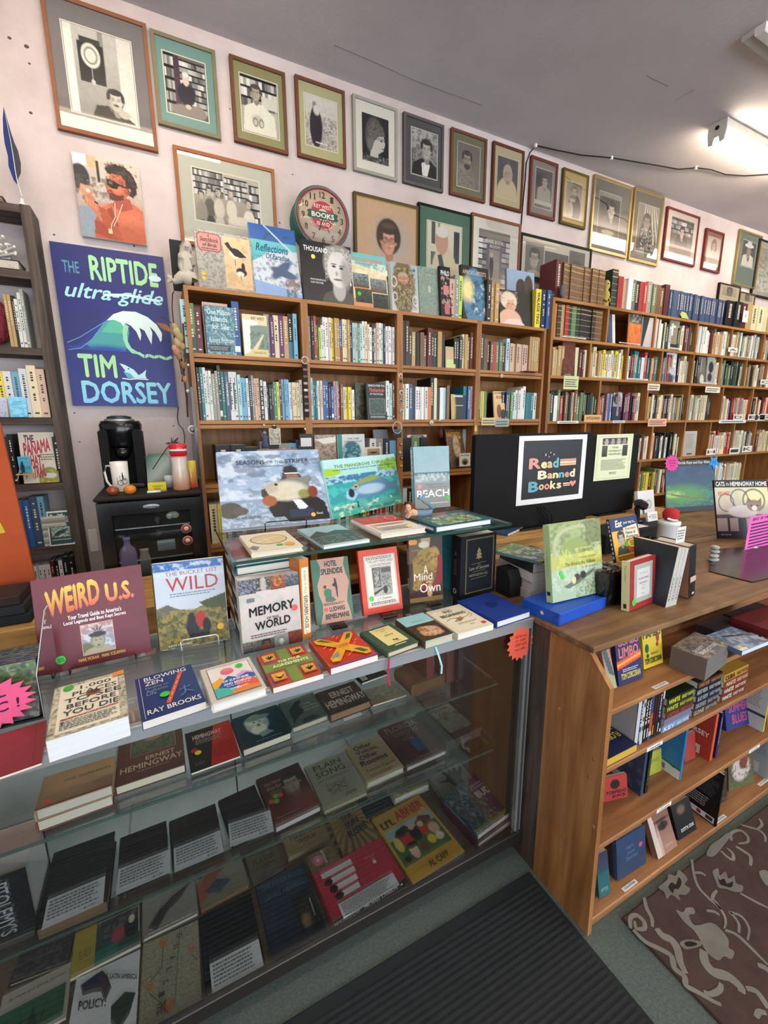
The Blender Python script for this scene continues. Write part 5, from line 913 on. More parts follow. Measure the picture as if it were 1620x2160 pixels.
flat('pale sage hardback with ink sketch of rocks and tall thin capitals, lower shelf',(640,1619,725,1586,774,1672,687,1711),S2Z,.012,'9a9c84',
[P(('bg','a0a28a','94967e'),('N','4a4c40',22,.55,3,(.25,.55,.75,.78))),T('PLAIN',.16,.08,.84,.2,'33352a',1),T('SONG',.14,.24,.86,.37,'33352a',1),T('JIM HARRISON',.12,.42,.88,.48,'44463a',0),T('poems',.55,.84,.82,.92,'33352a',1,.3),('l',[(.25,.7),(.4,.62),(.55,.66),(.7,.58)],.002,'33352a'),('l',[(.3,.78),(.5,.7),(.72,.74)],.002,'33352a')],pcol='c0bca0')
flat('khaki hardback with swirling bold brown title words, lower glass shelf',(725.5,1580,800,1551,855,1620,777,1650),S2Z,.022,'b0a078',
[P(('bg','b4a57c','a89a72'),('n',.05,4)),T('Other',.16,.06,.66,.18,'3a2820',3),T('Voices,',.14,.20,.76,.32,'3a2820',3),T('Other',.16,.34,.66,.46,'3a2820',3),T('Rooms',.10,.48,.84,.62,'3a2820',3),T('Truman Capote',.12,.72,.92,.81,'3a2820',1,.2),W(.14,.86,.8,.93,2,'6a5a40'),('e',.90,.70,.05,0,'d08848')],pcol='d0ccc0')
flat('reddish brown hardback with a blue vase of plants, lower glass shelf',(796,1539,876.5,1511,942,1582,859,1620),S2Z,.020,'553028',
[P(('bg','5a342a','4e2c24'),('n',.08,10)),T('FLORIDA',.1,.06,.9,.2,'9a8c7c',1),T('GARDEN',.2,.24,.8,.34,'8a7c6c',0),('r',.44,.50,.66,.80,'345c84')]+[('l',[(.55,.5),(.55+dx,.5-dy)],.002,'8a8c80')for dx,dy in((-.16,.12),(-.08,.18),(.02,.2),(.12,.16),(-.22,.06))]+[T('Tennessee',.3,.88,.85,.94,'8a6c60',0,.2)],pcol='d0ccc0')
flat('thick grey boxed book with a pale green landscape panel, right of the lower shelf',(874,1502,948,1472,1020,1536,945,1562),S2Z,.036,'3e3c3a',
[Pb(.22,.12,.86,.84,('bg','a4aca0','6c7c68'),('N','4c5c48',8,.5,3,(0,.3,1,.6)),('N','8a9480',14,.52,5,(0,.6,1,1))),T('Marquesa',.26,.16,.72,.26,'2c3430',1,.2),W(.4,.3,.6,.33,1,'4a504a')],pcol='4a4846')
flat('pale book cover printed with a dark henna patterned hand, back right of the deck',(892,1622,975,1597,1010,1632,930,1674),DKZ,.03,'a4a494',
[P(('bg','b0b0a0','a0a090')),('p',[(.35,1),(.3,.8),(.12,.7),(.1,.64),(.3,.68),(.34,.55),(.26,.25),(.3,.2),(.42,.5),(.45,.15),(.51,.12),(.53,.5),(.62,.2),(.68,.22),(.64,.55),(.76,.4),(.8,.44),(.7,.68),(.6,.85),(.6,1)],'4c4c46')]+[('l',[(.38+.05*k,.6),(.4+.05*k,.95)],.002,'8a8a80')for k in range(5)])
flat('purple and green book with tangled plant picture on a pile at the deck right',(934,1677,1014,1630,1097,1694,1006,1768),DKZ+.034,.02,'3c2a5c',
[P(('bg','44306a','3c2a5c'),('p',[(0,0),(.62,0),(.5,1),(0,1)],'4c5c60'),('N','a8b4b4',16,.52,4,(0,0,.62,1)),('N','2c3c38',12,.5,6,(0,0,.6,1)),('N','7a4c60',10,.58,8,(.1,.2,.5,.9)),('r',.0,.9,.9,.96,'8a9c48')),T('BUDS',.52,.30,.92,.46,'e0dcd8',3),W(.6,.12,.85,.26,2,'b8a8c8'),('e',.86,.52,.05,0,'c8d060')],hard=False,sp=[('r',0,0,1,1,'3c5c68'),('r',.2,.1,.8,.7,'6a8c94')])
flat('white edged book at the bottom of the pile under the purple plant book',(934,1691,1014,1646,1099,1710,1006,1786),DKZ,.032,'5a2430',[],pcol='c8c4bc')
flat('yellow comic strip book with a crowd of cartoon hill folk on green',(784,1731,879,1676,988,1798,869,1860),DKZ,.018,'c89a34',
[('r',0,0,1,1,'c89c38'),Pb(.04,.27,.96,.80,('bg','9cb4b4','8aa8a0'),('p',[(0,.3),(.5,.2),(1,.3),(1,1),(0,1)],'48683a'),('e',.74,.14,.10,.10,'d8b040',.1),('p',[(.6,.15),(.75,.02),(.95,.15),(.9,.3),(.62,.3)],'6a3424'),('p',[(.1,.3),(.2,.1),(.4,.05),(.5,.25)],'2c3428'),('e',.3,.45,.12,.2,'b8302c',.1),('e',.28,.22,.08,.09,'1c1814',.1),('e',.12,.45,.07,.2,'d8c060',.1),('e',.5,.4,.1,.2,'1c1c20',.1),('e',.5,.2,.06,.07,'d8b090',.1),('e',.68,.42,.08,.15,'c83c34',.1),('e',.68,.24,.06,.08,'d8b090',.1),('e',.86,.5,.1,.16,'d8b090',.1),('e',.3,.75,.08,.2,'e0bc98',.1),('e',.32,.6,.11,.08,'1a1414',.1),('e',.5,.78,.07,.15,'6a4030',.1),('e',.7,.72,.08,.12,'e0c040',.1),('e',.86,.75,.08,.1,'e8d8c0',.1),('e',.12,.85,.06,.08,'1c1814',.1)),
T('THE BEST OF',.08,.07,.42,.11,'c8b068',0),T('LI\'L',.06,.12,.32,.23,'201c18',3),T('ABNER',.36,.07,.94,.22,'b8442c',3),T('AL CAPP',.38,.87,.76,.95,'2c2418',2),('e',.80,.25,.045,0,'f0a050'),('e',.88,.23,.045,0,'f0a050')],hard=False,pcol='b8a888')
mg=flat('crimson hardback with white matchstick bars and a long typed card, deck front',(658,1838,802,1773,857,1848,701,1946),DKZ,.036,'a82c3c',
[('r',0,0,1,1,'b03040')]+[q for k in range(4)for q in(('r',.10+.03*k,.10+.17*k,.52-.02*k,.10+.17*k+.11,'d8d4d4'),('e',.10+.03*k,.155+.17*k,.055,.065,'241418')if k else('r',.08,.1,.1,.2,'d8d4d4'))]+[('r',.50,0,.55,.5,'b03040'),T('Telegraph',.66,.25,.82,.29,'e8b0a8',0,.2),('e',.76,.42,.025,0,'e8d8d4')],pcol='c0b8a8')
a,b=onz(857,1850,DKZ+.036),onz(701,1948,DKZ+.036)
def front_print(bk,w,h,t,items):
 return art('spine_print',w,t,items,bk,bk.matrix_world@Matrix(((1,0,0,0),(0,0,-1,t),(0,1,0,-.0008),(0,0,0,1))))
front_print(mg,.262,0,.036,[('r',.01,.02,.99,.98,'1c1a1c'),T('MOONGLOW',.03,.25,.36,.75,'b8b0a8',1),T('MICHAEL CHABON',.42,.25,.88,.75,'e0dcd8',1),('e',.94,.5,.015,0,'e0dcd8')])
card('long typed card lying on the crimson matchstick hardback',(711,1908,829,1841,842,1865,727,1938),DKZ+.0385,'d4d8d8',[W(.04,.08,.96,.92,8,'6a6c70')])
flat('dark navy jacketed book with a dim lit doorway, front of the deck',(533,1869,640,1824,694,1966,582,2026),DKZ,.018,'182434',
[P(('bg','22344a','141c28'),('p',[(.55,.4),(.95,.35),(.95,.95),(.6,.95)],'0c1016'),('p',[(.62,.5),(.85,.47),(.85,.85),(.66,.88)],'2a2824'),('e',.72,.75,.08,.08,'8a6c3c',.8),('r',.88,.5,.9,.75,'c8c08c')),T('THE INNER ROOM',.08,.05,.94,.12,'5a7488',0),T('JAMES MERRILL',.10,.22,.90,.29,'5a7488',0),W(.4,.15,.65,.18,1,'4a6478')],pcol='d0ccc4')
flat('tan sunburst patterned hardback with slanting stacked black capitals, deck',(686,1717,757,1692,803,1770,726,1806),DKZ,.012,'b09c68',
[('r',0,0,1,1,'b8a470')]+[('p',[(.5,.3),(.5+.9*math.sin(a),.3-.9*math.cos(a)),(.5+.9*math.sin(a+.12),.3-.9*math.cos(a+.12))],'8c6c30')for a in[k*.26 for k in range(24)]]+[T('THE',.28,.22,.62,.34,'201c18',3,0,0,.05),T('SUN',.32,.40,.72,.54,'201c18',3,0,0,.06),T('RISES',.30,.60,.88,.76,'201c18',3,0,0,.08),('e',.74,.08,.06,0,'70984c')],hard=False)
flat('leopard print book with a pink gerbera flower, wedged on the deck',(642,1811,701,1780,723,1812,658,1838),DKZ+.013,.022,'6a5c40',
[P(('bg','8a7a54','7c6c4a'),('N','241c14',16,.5,3)),T('BETTY PAGE',.5,.05,.58,.9,'d8d0c0',2,0,90),('s',.32,.5,.2,14,.8,'d87890'),('e',.32,.5,.06,0,'e8c8a0')],hard=False)
flat('old tan hardback with faded brown capitals, left middle of the deck',(591,1757,677,1726,700,1768,610,1808),DKZ,.026,'8c7850',[P(('bg','968258','84704a'),('n',.2,10)),T('A',.45,.05,.52,.12,'3c3020',1),T('HERMAN',.14,.24,.88,.42,'3c3020',1),T('WOUK',.28,.52,.74,.70,'3c3020',1)],pcol='a89878')
flat('olive-brown old book with faint lettering behind the navy one',(516,1804,579,1771.5,600,1830,534,1868),DKZ,.012,'5c5440',[P(('bg','645c46','585040'),('n',.12,8)),T('JOURNAL',.1,.06,.9,.16,'38301f',1),T('OF THE',.3,.22,.6,.28,'38301f',1),T('PLAGUE',.16,.36,.84,.50,'38301f',1),T('YEARS',.2,.58,.82,.70,'38301f',1)])
flat('navy book half hidden under the back of the yellow comic book',(754,1686,806,1668,830,1698,775,1726),DKZ,.02,'1a2034',[],pcol='8a7a60')
flat('thick white-edged book with a lion and yellow panel, under the lower shelf',(817,1660,890,1634,908,1652,832,1686),DKZ+.006,.034,'a49a7c',[P(('bg','6a6850','a09040'),('N','3c382c',10,.5,3,(0,0,.5,1)),('N','d0c8b0',12,.55,5,(0,0,.5,1)))],pcol='d8d8d0')
flat('speckled pale book with orange poppies and widely spaced vertical letters',(298,1992,410.5,1946,435,2120,296,2178),DKZ,.008,'9c9880',
[P(('bg','a4a088','9c9880'),('N','6c6854',60,.55,3))]+[q for u,v,r in((.36,.1,.09),(.86,.34,.06),(.14,.55,.07),(.46,.86,.11))for q in(('p',[(u-r,v-.02),(u-r*.6,v-r*.7),(u,v-.02),(u+r*.6,v-r*.7),(u+r,v-.02),(u+r*.5,v+r*.6),(u-r*.5,v+r*.6)],'b87448'),)]+[('l',[(.36,.16),(.34,.4),(.14,.5)],.002,'4a4c38'),('l',[(.46,.92),(.3,.75),(.14,.62)],.002,'4a4c38'),('l',[(.66,.02),(.56,.9)],.0015,'55523e'),('l',[(.86,.4),(.95,.5),(1,.48)],.002,'4a4c38')]+[T(c,.60-.06*k,.08+.12*k,.70-.06*k,.13+.12*k,'3c3c2c',1,0,90)for k,c in enumerate('DNALSI')]+[T('THE',.28,.78,.42,.9,'3c3c2c',1,0,90)],hard=False)
flat('black cloth book with a large handwritten card, front of the deck',(416,1933,531,1888,559,2026,440,2100),DKZ,.012,'121419',[],mat=CLOTHY,pcol='b8b8b0')
card('large handwritten card on the black cloth book at the deck front',(440,2034,543,1982,559,2036,450,2098),DKZ+.0145,'d4dad8',[W(.05,.08,.9,.85,6,'6a7078',9)])
flat('white political paperback with a flag map and slanted black capitals, bottom left',(154,2069,292,2004,291,2176,141,2232),DKZ,.01,'d0d4d4',
[('r',0,0,1,1,'d4d8d8'),('p',[(.08,.12),(.4,.05),(.5,.18),(.58,.35),(.5,.5),(.42,.34),(.3,.3),(.14,.28)],'4c3c44'),('p',[(.1,.12),(.34,.06),(.38,.2),(.16,.24)],'2c2c4c'),('p',[(.6,.6),(.8,.5),(.97,.58),(.9,.8),(.75,.95),(.62,.8)],'2c3c2c'),T('U.S. LATIN AMERICA',.42,.1,.98,.17,'1a1a1a',2,0,0,-.24),T('POLICY:',.10,.33,.52,.45,'1a1a1a',3,0,0,-.12)],hard=False)
flat('collage covered paperback, yellow strip at left and red flower, back of the deck',(154,1970,296,1906,296,1994,152,2060),DKZ+.006,.012,'a08c34',
[('r',0,0,.33,1,'9c8c38'),T('EL GALLO',.1,.5,.26,.7,'6a6028',1),Pb(.33,0,1,1,('bg','2c2a2c','1c4c44'),('N','6a6460',8,.55,3,(0,0,1,.5)),('e',.5,.55,.16,.16,'a03048',.3),('e',.8,.5,.16,.25,'16161c',.1),('e',.8,.3,.07,.1,'d0c4b0',.2),('r',0,.7,.5,1,'1c6458')),('l',[(.34,.04),(.98,.04),(.98,.7)],.002,'c8c0a8')],hard=False)
flat('grey book with a dark diving bird, middle back of the deck',(298,1893,410,1847,420,1926,303,1980),DKZ+.004,.016,'6c6c66',[P(('bg','8c8c84','7a746c'),('p',[(.1,.8),(.3,.5),(.55,.3),(.9,.15),(.7,.45),(.45,.62),(.25,.95)],'2c2a2c'),('n',.1,6)),W(.1,.93,.9,.97,1,'c8c8c0')])
flat('book with curving orange and blue bands, behind the black cloth one',(412,1847,503,1798,529,1866,423,1922),DKZ+.002,.018,'7c5c44',[P(('bg','8a8878','6c6858'),('p',[(0,.3),(.5,.0),(.9,0),(.4,.35),(.3,.6),(0,.9)],'8a4c38'),('p',[(0,.1),(.3,0),(.1,.2)],'2c4058'),('p',[(.1,.6),(.4,.4),(.7,.6),(.4,.8)],'2c3c50'))],pcol='8a7458')
flat('dark book cover with dim figures, far left of the deck',(54,1998,152,1965,150,2026,6,2086),DKZ,.012,'2c2a2a',[P(('bg','34302e','26242c'),('N','5a5450',8,.55,3)),T('TALES',.5,.3,.8,.5,'5c5450',0)])
flat('grey paperback with a green panel, bottom left corner of the deck',(2,2100,147,2034,143,2148,-16,2226),DKZ,.010,'a8a494',[('r',0,0,1,.35,'a8a498'),T('By Irene and Gloria Johnson',.1,.12,.92,.2,'2c2a28',1,.3),('r',.02,.36,.95,.95,'2c5c40'),('p',[(.3,.4),(.4,.9),(.5,.5),(.6,.9),(.7,.4),(.62,.95),(.38,.95)],'1c3c2c')],hard=False)
lb=book('very thick black volume lettered vertically, standing at the far left of the case',frame_M((-.455,1.08,S2Z+.001),(1,0,0),(0,0,1.)),.17,.175,.15,'1c1e20',[('r',.05,.05,.95,.95,'1e2022'),T('PTOLEMY\'S',.62,.1,.8,.9,'a8acac',1,0,90),T('ALMAGEST',.34,.1,.5,.9,'a8acac',1,0,90)],pcol='c8c8c4')
for k,(x,c2,hh,t2)in enumerate(((.74,'7a4038',.21,.03),(.785,'5c3430',.20,.025),(.82,'6c443c',.215,.03),(.86,'3c3c3c',.2,.02))):
 book(('dull red','dark red','brown-red','grey')[k]+' book standing at the back right inside the glass case',frame_M((x,1.19,S1Z+.001),(0,1,0),(0,0,1.)),.16,hh,t2,c2,hard=True)
p=ony(1097,1357,CY0);M=Matrix.Translation((p[0],CY0-.001,p[2]-.058))
sb=MB();vs=[(0,0,.058)]+[(.058*(1 if i%2 else.8)*math.sin(PI*i/16),0,.058+.062*(1 if i%2 else.8)*math.cos(PI*i/16))for i in range(32)]
sb.add(vs+[(x,.0008,z)for x,y,z in vs],[(0,(i+1)%32+1,i+1)for i in range(32)]+[(33,i+34,(i+1)%32+34)for i in range(32)]+[(i+1,(i+1)%32+1,(i+1)%32+34,i+34)for i in range(32)],'e8644c')
o=sb.build('starburst_sign',PAPER,None,M);tag(o,'orange-red starburst paper sign stuck on the front glass of the case','sign')
art('lettering',.12,.12,[T('All items',.28,.25,.72,.33,'b83c38',0,.2),T('in this',.32,.37,.68,.45,'b83c38',0,.2),T('case are',.30,.50,.72,.58,'b83c38',0,.2),T('on sale',.32,.63,.66,.71,'b83c38',0,.2)],o,M)
bx=wthing('acrylic_box','clear acrylic box of compact discs at the left end of the case','display box',-.33,1.2,CT)
x1,y0,y1=-.292,1.10,1.27;MB().box(x1-.30,y0,CT+.001,x1,y0+.004,CT+.105,'fff').build('front_wall',ACRYL,bx,ID)
yz(MB(),[(y0+.004,CT+.001),(y1,CT+.001),(y1,CT+.20),(y1-.03,CT+.20),(y0+.004,CT+.105)],x1-.004,x1).build('side_wall',ACRYL,bx,ID)
MB().box(x1-.30,y0+.004,CT+.001,x1-.005,y1,CT+.004,'fff').build('bottom',ACRYL,bx,ID)
MB().tube([(x1-.002,y0+.002,CT+.002),(x1-.002,y0+.002,CT+.106),(x1-.002,y1-.03,CT+.201),(x1-.002,y1,CT+.201)],.0013,'b8c0c0',6).build('polished_edge',GLOSS,bx,ID)
for i in range(9):
 cx=('5a7a4a','8a3c5c','4a5c8a','7a7a72','6a4c8a','9a8a5c','3c4a4a')[i%7];y=y0+.008+i*.0101
 cdm=Matrix.Translation((x1-.075,y,CT+.006))@Matrix.Rotation(math.radians(-18),4,'X')
 d=thing('cd_case','compact disc case, %s from the front in the clear acrylic box'%['first','second','third','fourth','fifth','sixth','seventh','eighth','ninth','tenth','eleventh','twelfth','thirteenth','fourteenth'][i],'cd',cdm,'compact discs in the acrylic box')
 MB().box(-.065,0,0,.065,.009,.125,'2c2e30',.001).build('tray',GLOSS,d,cdm)
 art('sleeve',.128,.123,[P(('bg',cx,'3a3a3a'),('N','b0a890',8,.55,i),('N','1c2430',6,.55,i+4))],d,cdm)
M=frame_M((-.385,y0-.0015,CT+.0),(1,0,0),(0,0,1.))
sb=MB();n=22;vs=[(0,0,.035)]+[(.092*(1 if i%2 else.8)*math.sin(PI*i/n),0,.035+.062*(1 if i%2 else.78)*math.cos(PI*i/n))for i in range(2*n)]
sb.add(vs,[(0,(i+1)%(2*n)+1,i+1)for i in range(2*n)],'e8608c');M=M@Matrix.Translation((0,-.004,.027))@Matrix.Rotation(math.radians(-6),4,'Y')
o=sb.build('starburst_sign',PAPER,None,M);tag(o,'bright pink starburst sign about local music on the acrylic box','sign');md=o.modifiers.new('t','SOLIDIFY');md.thickness=.0006
art('lettering',.18,.07,[T('LOCAL',.18,.12,.74,.42,'4a1040',1,.15,0,.08),T('MUSIC !',.14,.56,.84,.88,'4a1040',1,.15,0,.08)],o,M)
flat('large dark red folder lying at the left end of the case top',(-60,1560,88,1530,100,1606,-60,1660),CT,.006,'8a3438',[P(('bg','8c3a3c','803034'),('n',.1,5)),('l',[(.85,0),(.88,1)],.001,'6a2428')],hard=False)
wb2=MB().box(-1.0,1.62,.80,.125,1.98,.985,'888',.002).build('side_table',LTW);tag(wb2,'light wooden cabinet top behind the left end of the case','cabinet')
for i,(c2,dx)in enumerate((('20262a',0),('2c3234',-.012),('3a2a2c',-.02))):
 o=MB().box(-.62,1.66,.9855+i*.032,-.43+dx,1.80,.9855+i*.032+.031,c2,.004).build('boxed_set',MATTE);tag(o,('lowest black','middle dark grey','top dark brown')[i]+' flat case stacked beside the orange board','case','flat cases behind the acrylic box')
o=MB().box(-.2,0,0,.155,.012,.62,'b5532c').build('orange_board',MATTE,None,Matrix.Translation((-.600,1.845,.986))@Matrix.Rotation(math.radians(-2),4,'Y'));tag(o,'tall orange painted board with a yellow shape at the left edge','sign')
art('painted_shape',.355,.62,[('p',[(.72,.2),(.84,.18),(.87,.3),(.80,.42),(.86,.58),(.70,.6)],'d8b840')],o,o.matrix_world@Matrix.Translation((-.0225,0,0)),MATTE)
# ---------------------------------------------------------------- books standing spine outward
PAL=dict(w='dcdcd8',c='d6caa6',t='b4925c',y='dcc83a',o='cc7434',r='a83430',m='5a2024',p='b8889c',v='5c2c5c',b='2f5a96',s='6fa4c4',n='1c2a48',k='1c1c1e',g='5a7c50',d='26382c',l='b4cc54',u='1f6c74',e='8c8c86',a='a4c8c8',h='74543a',q='33261e',i='40506c',f='c8a890',j='6e7c5c')
CN=dict(w='white',c='cream',t='tan',y='yellow',o='orange',r='red',m='maroon',p='pink',v='purple',b='blue',s='sky blue',n='navy',k='black',g='green',d='dark green',l='lime',u='teal',e='grey',a='pale aqua',h='brown',q='dark brown',i='slate blue',f='peach',j='olive')
ORD='first second third fourth fifth sixth seventh eighth ninth tenth eleventh twelfth thirteenth fourteenth fifteenth sixteenth seventeenth eighteenth nineteenth twentieth twenty-first twenty-second twenty-third twenty-fourth twenty-fifth twenty-sixth twenty-seventh twenty-eighth twenty-ninth thirtieth thirty-first thirty-second thirty-third thirty-fourth thirty-fifth thirty-sixth'.split()
rng=random.Random(11)
def spine_items(c,sty,w,h,rg):
 ink='2a2a2a' if sum(H(PAL[c])[:3])>.9 else 'dcd4c0'
 it=[]
 if sty=='t':it=[('wv',)]
 if sty=='b':it=[('r',.04,v,.96,v+.012,'b8985c')for v in(.08,.26,.44,.62,.80,.93)]+[('e',.5,v,.16,0,'b8985c')for v in(.17,.35,.53,.71,.865)]
 if sty=='c':it=[('r',.0,.62,1,1,rg.choice(['3a6a8a','8c3a30','2c4a3c','c0b48c']))]
 if sty=='l':it=[('r',.12,.82,.88,.93,'e4e4e0')]
 if sty=='H':it=[('t','HANDBOOK',.3,.22,.72,.70,'dce4e8',2,0,90),('t','Florida',.36,.1,.62,.2,'c8d4dc',0,0,90)]
 if sty=='F':it=[('r',.2,.04,.8,.18,'c8c8b8')]+[('t',ch,.26,.22+.11*k,.74,.30+.11*k,'e8e8e0',1)for k,ch in enumerate('FLORIDA')]
 if sty=='W':it=[('r',0,.22,.35,.78,'4a5254'),('r',.0,.80,1,.81,'888')]
 if sty=='D':it=[('r',.1,.08+.06*k,.9,.1+.06*k,'b08058')for k in range(3)]+[('e',.5,.70+.05*k,.2,0,'d8b888')for k in range(6)]
 if sty=='T':it=[('t','WALASSE TING',.25,.08,.78,.88,'141414',2,0,90)]
 if sty in 'tclW-' and h>.16:
  v=.12
  while v<.66:
   d=rg.uniform(.02,.055);it.append(('r',.36,v,.64,v+d*.8,ink));v+=d+.012
   if rg.random()<.2:v+=.08
  if rg.random()<.5:it.append(('r',.25,.90,.75,.93,ink))
 return[q for q in it if q[0]!='wv']
STUFF=MB()
def srow(seq,x0,x1,z,bay=None,shelf=None,start=0,Y=None,stuff=False,grp=None,zgap=.29,dep=(.12,.17),shift=.012,left_face=False):
 toks=seq.split();W=[5+int(t[1])for t in toks];tot=sum(W);x=x0;Yf=(BY if Y is None else Y)
 for i,t in enumerate(toks):
  w=(x1-x0)*W[i]/tot;h=min(.14+.014*int(t[2]),zgap-.006);c=t[0].lower();sty=t[3]if len(t)>3 else '-'
  y0=Yf+shift+rng.uniform(0,.018);d=rng.uniform(*dep)
  j=rng.uniform(.88,1.1);col=tuple(min(1,q*j*rng.uniform(.94,1.06))for q in H(PAL[c])[:3])+(1.,)
  if c=='_':pass
  if stuff:
   STUFF.box(x+.0004,y0,z,x+w-.0004,y0+d,z+h,col)
   STUFF.box(x+.0015,y0+.004,z+h-.0001,x+w-.0015,y0+d-.001,z+h+.0002,'c8c0ac')
   if sty in 'bD':
    for v in(.1,.27,.45,.62,.79,.92):STUFF.box(x+.001,y0-.0006,z+h*v,x+w-.001,y0,z+h*(v+.025 if v>.7 else v+.012),'b8985c')
   elif rng.random()<.7:
    ink='3a3632' if sum(col[:3])>.9 else 'c8c0ac';v=h*.88
    while v>h*.35:
     dd=rng.uniform(.006,.016);STUFF.add([(x+w*.35,y0-.0005,z+v-dd),(x+w*.65,y0-.0005,z+v-dd),(x+w*.65,y0-.0005,z+v),(x+w*.35,y0-.0005,z+v)],[(0,1,2,3)],ink);v-=dd+.004
  else:
   M=Matrix.Translation((x+w/2,y0,z+.0003))
   adj=('thick ' if int(t[1])>=6 else 'thin ' if int(t[1])<=1 else 'tall ' if int(t[2])>=8 else 'short ' if int(t[2])<=3 else '')
   st={'-':'','t':' with lettering','b':' with gilt bands','c':' with coloured foot','l':' with white label','H':' lettered handbook','F':' lettered Florida','W':' with grey strip','D':' with gilt dots','T':' with black capitals'}[sty]
   o=thing('book','%s%s book%s, %s from left, %s shelf, %s'%(adj,CN[c],st,ORD[start+i],shelf,bay),'book',M,grp or 'books standing on the %s shelf, %s'%(shelf,bay))
   hw=w/2-.0004;b=MB();tb=min(.002,w*.15)
   b.box(-hw,0,0,hw,tb,h,col,tb*.4).box(-hw,tb,0,-hw+tb*.7,d,h,col).box(hw-tb*.7,tb,0,hw,d,h,col)
   b.build('cover',PRINT if sty!='b' else CLOTHY,o,M)
   if w>.006:MB().box(-hw+tb,tb,.001,hw-tb,d-.001,h-.003,'d8d0bc').build('pages',PAGES,o,M)
   its=spine_items(c,sty,w,h,rng)
   if its:art('spine_print',w-.001,h,its,o,M)
  x+=w
 return start+len(toks)
px=lambda x,Y=BY:float(ony(x,760,Y)[0])
R1,R2,R3=1.9353,1.6203,1.3003
L1,L2='leftmost bay','second bay'
n=srow('a77- g66c m65-',px(391),px(432),R1,'leftmost bay','top',zgap=.26)
n=srow('b58l',px(497),px(512),R1,'leftmost bay','top',n,zgap=.26)
srow('e45- v24- c45- v35- t35- k36c s26-',px(563),px(631),R1,'leftmost bay','top',n,zgap=.26)
srow('k28t u28- w28- w17t w27- e36- e27- d39l u37- i67H w57W w57W a36- s35- s25- w15- k26- e16- f25- f25- k55F w34- k13- k13- k13- g44- l24- m25- s25- s25- s25- w24- c24- c24- c24- w35-',.176,.698,R2,'leftmost bay','second')
srow('e26- k16- r16- g13- l12- w13- w26- w36t c36t y26- t26- t26- b35c c26- c26- t26- k26- a25- a25- j25- a25- w26t c26t c15- w24- n25- w24- f26- w26- a26- k16- w25- w25- w25- w25t',.746,1.266,R1,L2,'top',zgap=.26)
n=srow('a26- u25- u15- w25- c25- b55t b55t k14- b33l p25- e25- r24- h44- c23- y33- y33- t13- w32-',.746,px(750),R2,L2,'second')
srow('w36- a25- m26-',px(817),1.266,R2,L2,'second',n)
n=srow('q28- q38- q24- t34- k34- h34- h23- m46- k14- d34- t45- q34-',1.314,px(942),R1,'third bay','top',zgap=.26,stuff=True)
srow('k33- k23- d34- c15- t35- h24- m46-',px(960),1.84,R1,'third bay','top',n,zgap=.26,stuff=True)
n=srow('c25- w35- i35- n24- w24- w24- w24- w24- o34c k38- c28- k24- w34t a34- h25-',1.314,px(953),R2,'third bay','second',stuff=True)
srow('u45- b25- p15-',px(985),1.84,R2,'third bay','second',n,stuff=True)
n=srow('q46- h34- k13- h23- r33- j23- g33- m23- a35-',1.889,px(1077),R1,'fourth bay','top',zgap=.26,stuff=True)
n=srow('f43- f43- f43- f43- f43- f43-',px(1078),px(1119),R1,'fourth bay','top',n,zgap=.26,stuff=True)
srow('t37- t37- t37- t37- t37-',px(1120),2.42,R1,'fourth bay','top',n,zgap=.26,stuff=True)
n=srow('h24- l23- k13- y33- j23- g13-',1.889,px(1036),R2,'fourth bay','second',stuff=True)
srow('n33- n23- g23- g23- a23- w24- w24- w35- w36- u33- u33- u33- w43-',px(1068),2.42,R2,'fourth bay','second',n,stuff=True)
srow('k84- k84- k83- e45- k45- e44- s34- i35-',px(440),px(636),R3,'leftmost bay','third',stuff=True)
srow('w35- e35- n25- s34-',1.10,1.27,R3,'second bay','third',stuff=True)
srow('k65- g55- k45-',1.32,1.50,R3,'third bay','third',stuff=True)
srow('w25- e34- h34- k44- n43-',1.90,2.3,R3,'fourth bay','third',stuff=True)
srow('k35- c35- l45- r35- k25- w25- n55- w25- t35- g65- k25- l25- r45- d45- r25- r25- r25- c25- n25- t25-',.74,1.27,.9853,L2,'fourth',zgap=.28,stuff=True)
srow('w25- k35- r35- n35- e35-',1.32,1.50,.9853,'third bay','fourth',stuff=True)
srow('c35- y25- k55- e35-',.18,.34,.9853,'leftmost bay','fourth',stuff=True)
Zt=2.4403
n=srow('m78-',2.53,2.585,Zt,'taller bookcase','uppermost',zgap=.4,stuff=True)
n=srow(' '.join(['H47D']*12),2.59,3.02,Zt,'taller bookcase','uppermost',n,zgap=.4,stuff=True)
n=srow('d69b r56- f45- w46- j46- k46- r36- r36- e57- j36- h46- h35- m57l',3.10,3.80,Zt,'taller bookcase','uppermost',n,zgap=.4,stuff=True)
srow(' '.join(['i45-']*24),3.82,4.62,Zt,stuff=True,zgap=.4)
srow('k66- k56- m46- t46- c46- c46- c46- t46-',4.68,5.5,Zt,stuff=True,zgap=.4)
srow('R48b d38b t48b r28b d38b g48b d38b k48b k38b k48b q38b h48b h38b'.lower().replace('r48b','o48b'),2.515,3.04,2.1853,'first cell of taller bookcase','upper',zgap=.23,stuff=True)
def fill(x0,x1,z,pal,s,f=1.,hh=(3,6)):
 r=random.Random(s);n=max(3,int((x1-x0)*f/.026));return srow(' '.join(r.choice(pal)+str(r.randint(0,5))+str(r.randint(*hh))+'-' for _ in range(n)),x0,x0+(x1-x0)*f,z,stuff=True,zgap=.25)
DP='wcctehkqrmdnejhwkc'
LP_='wccctwecwhkrmtwcjd'
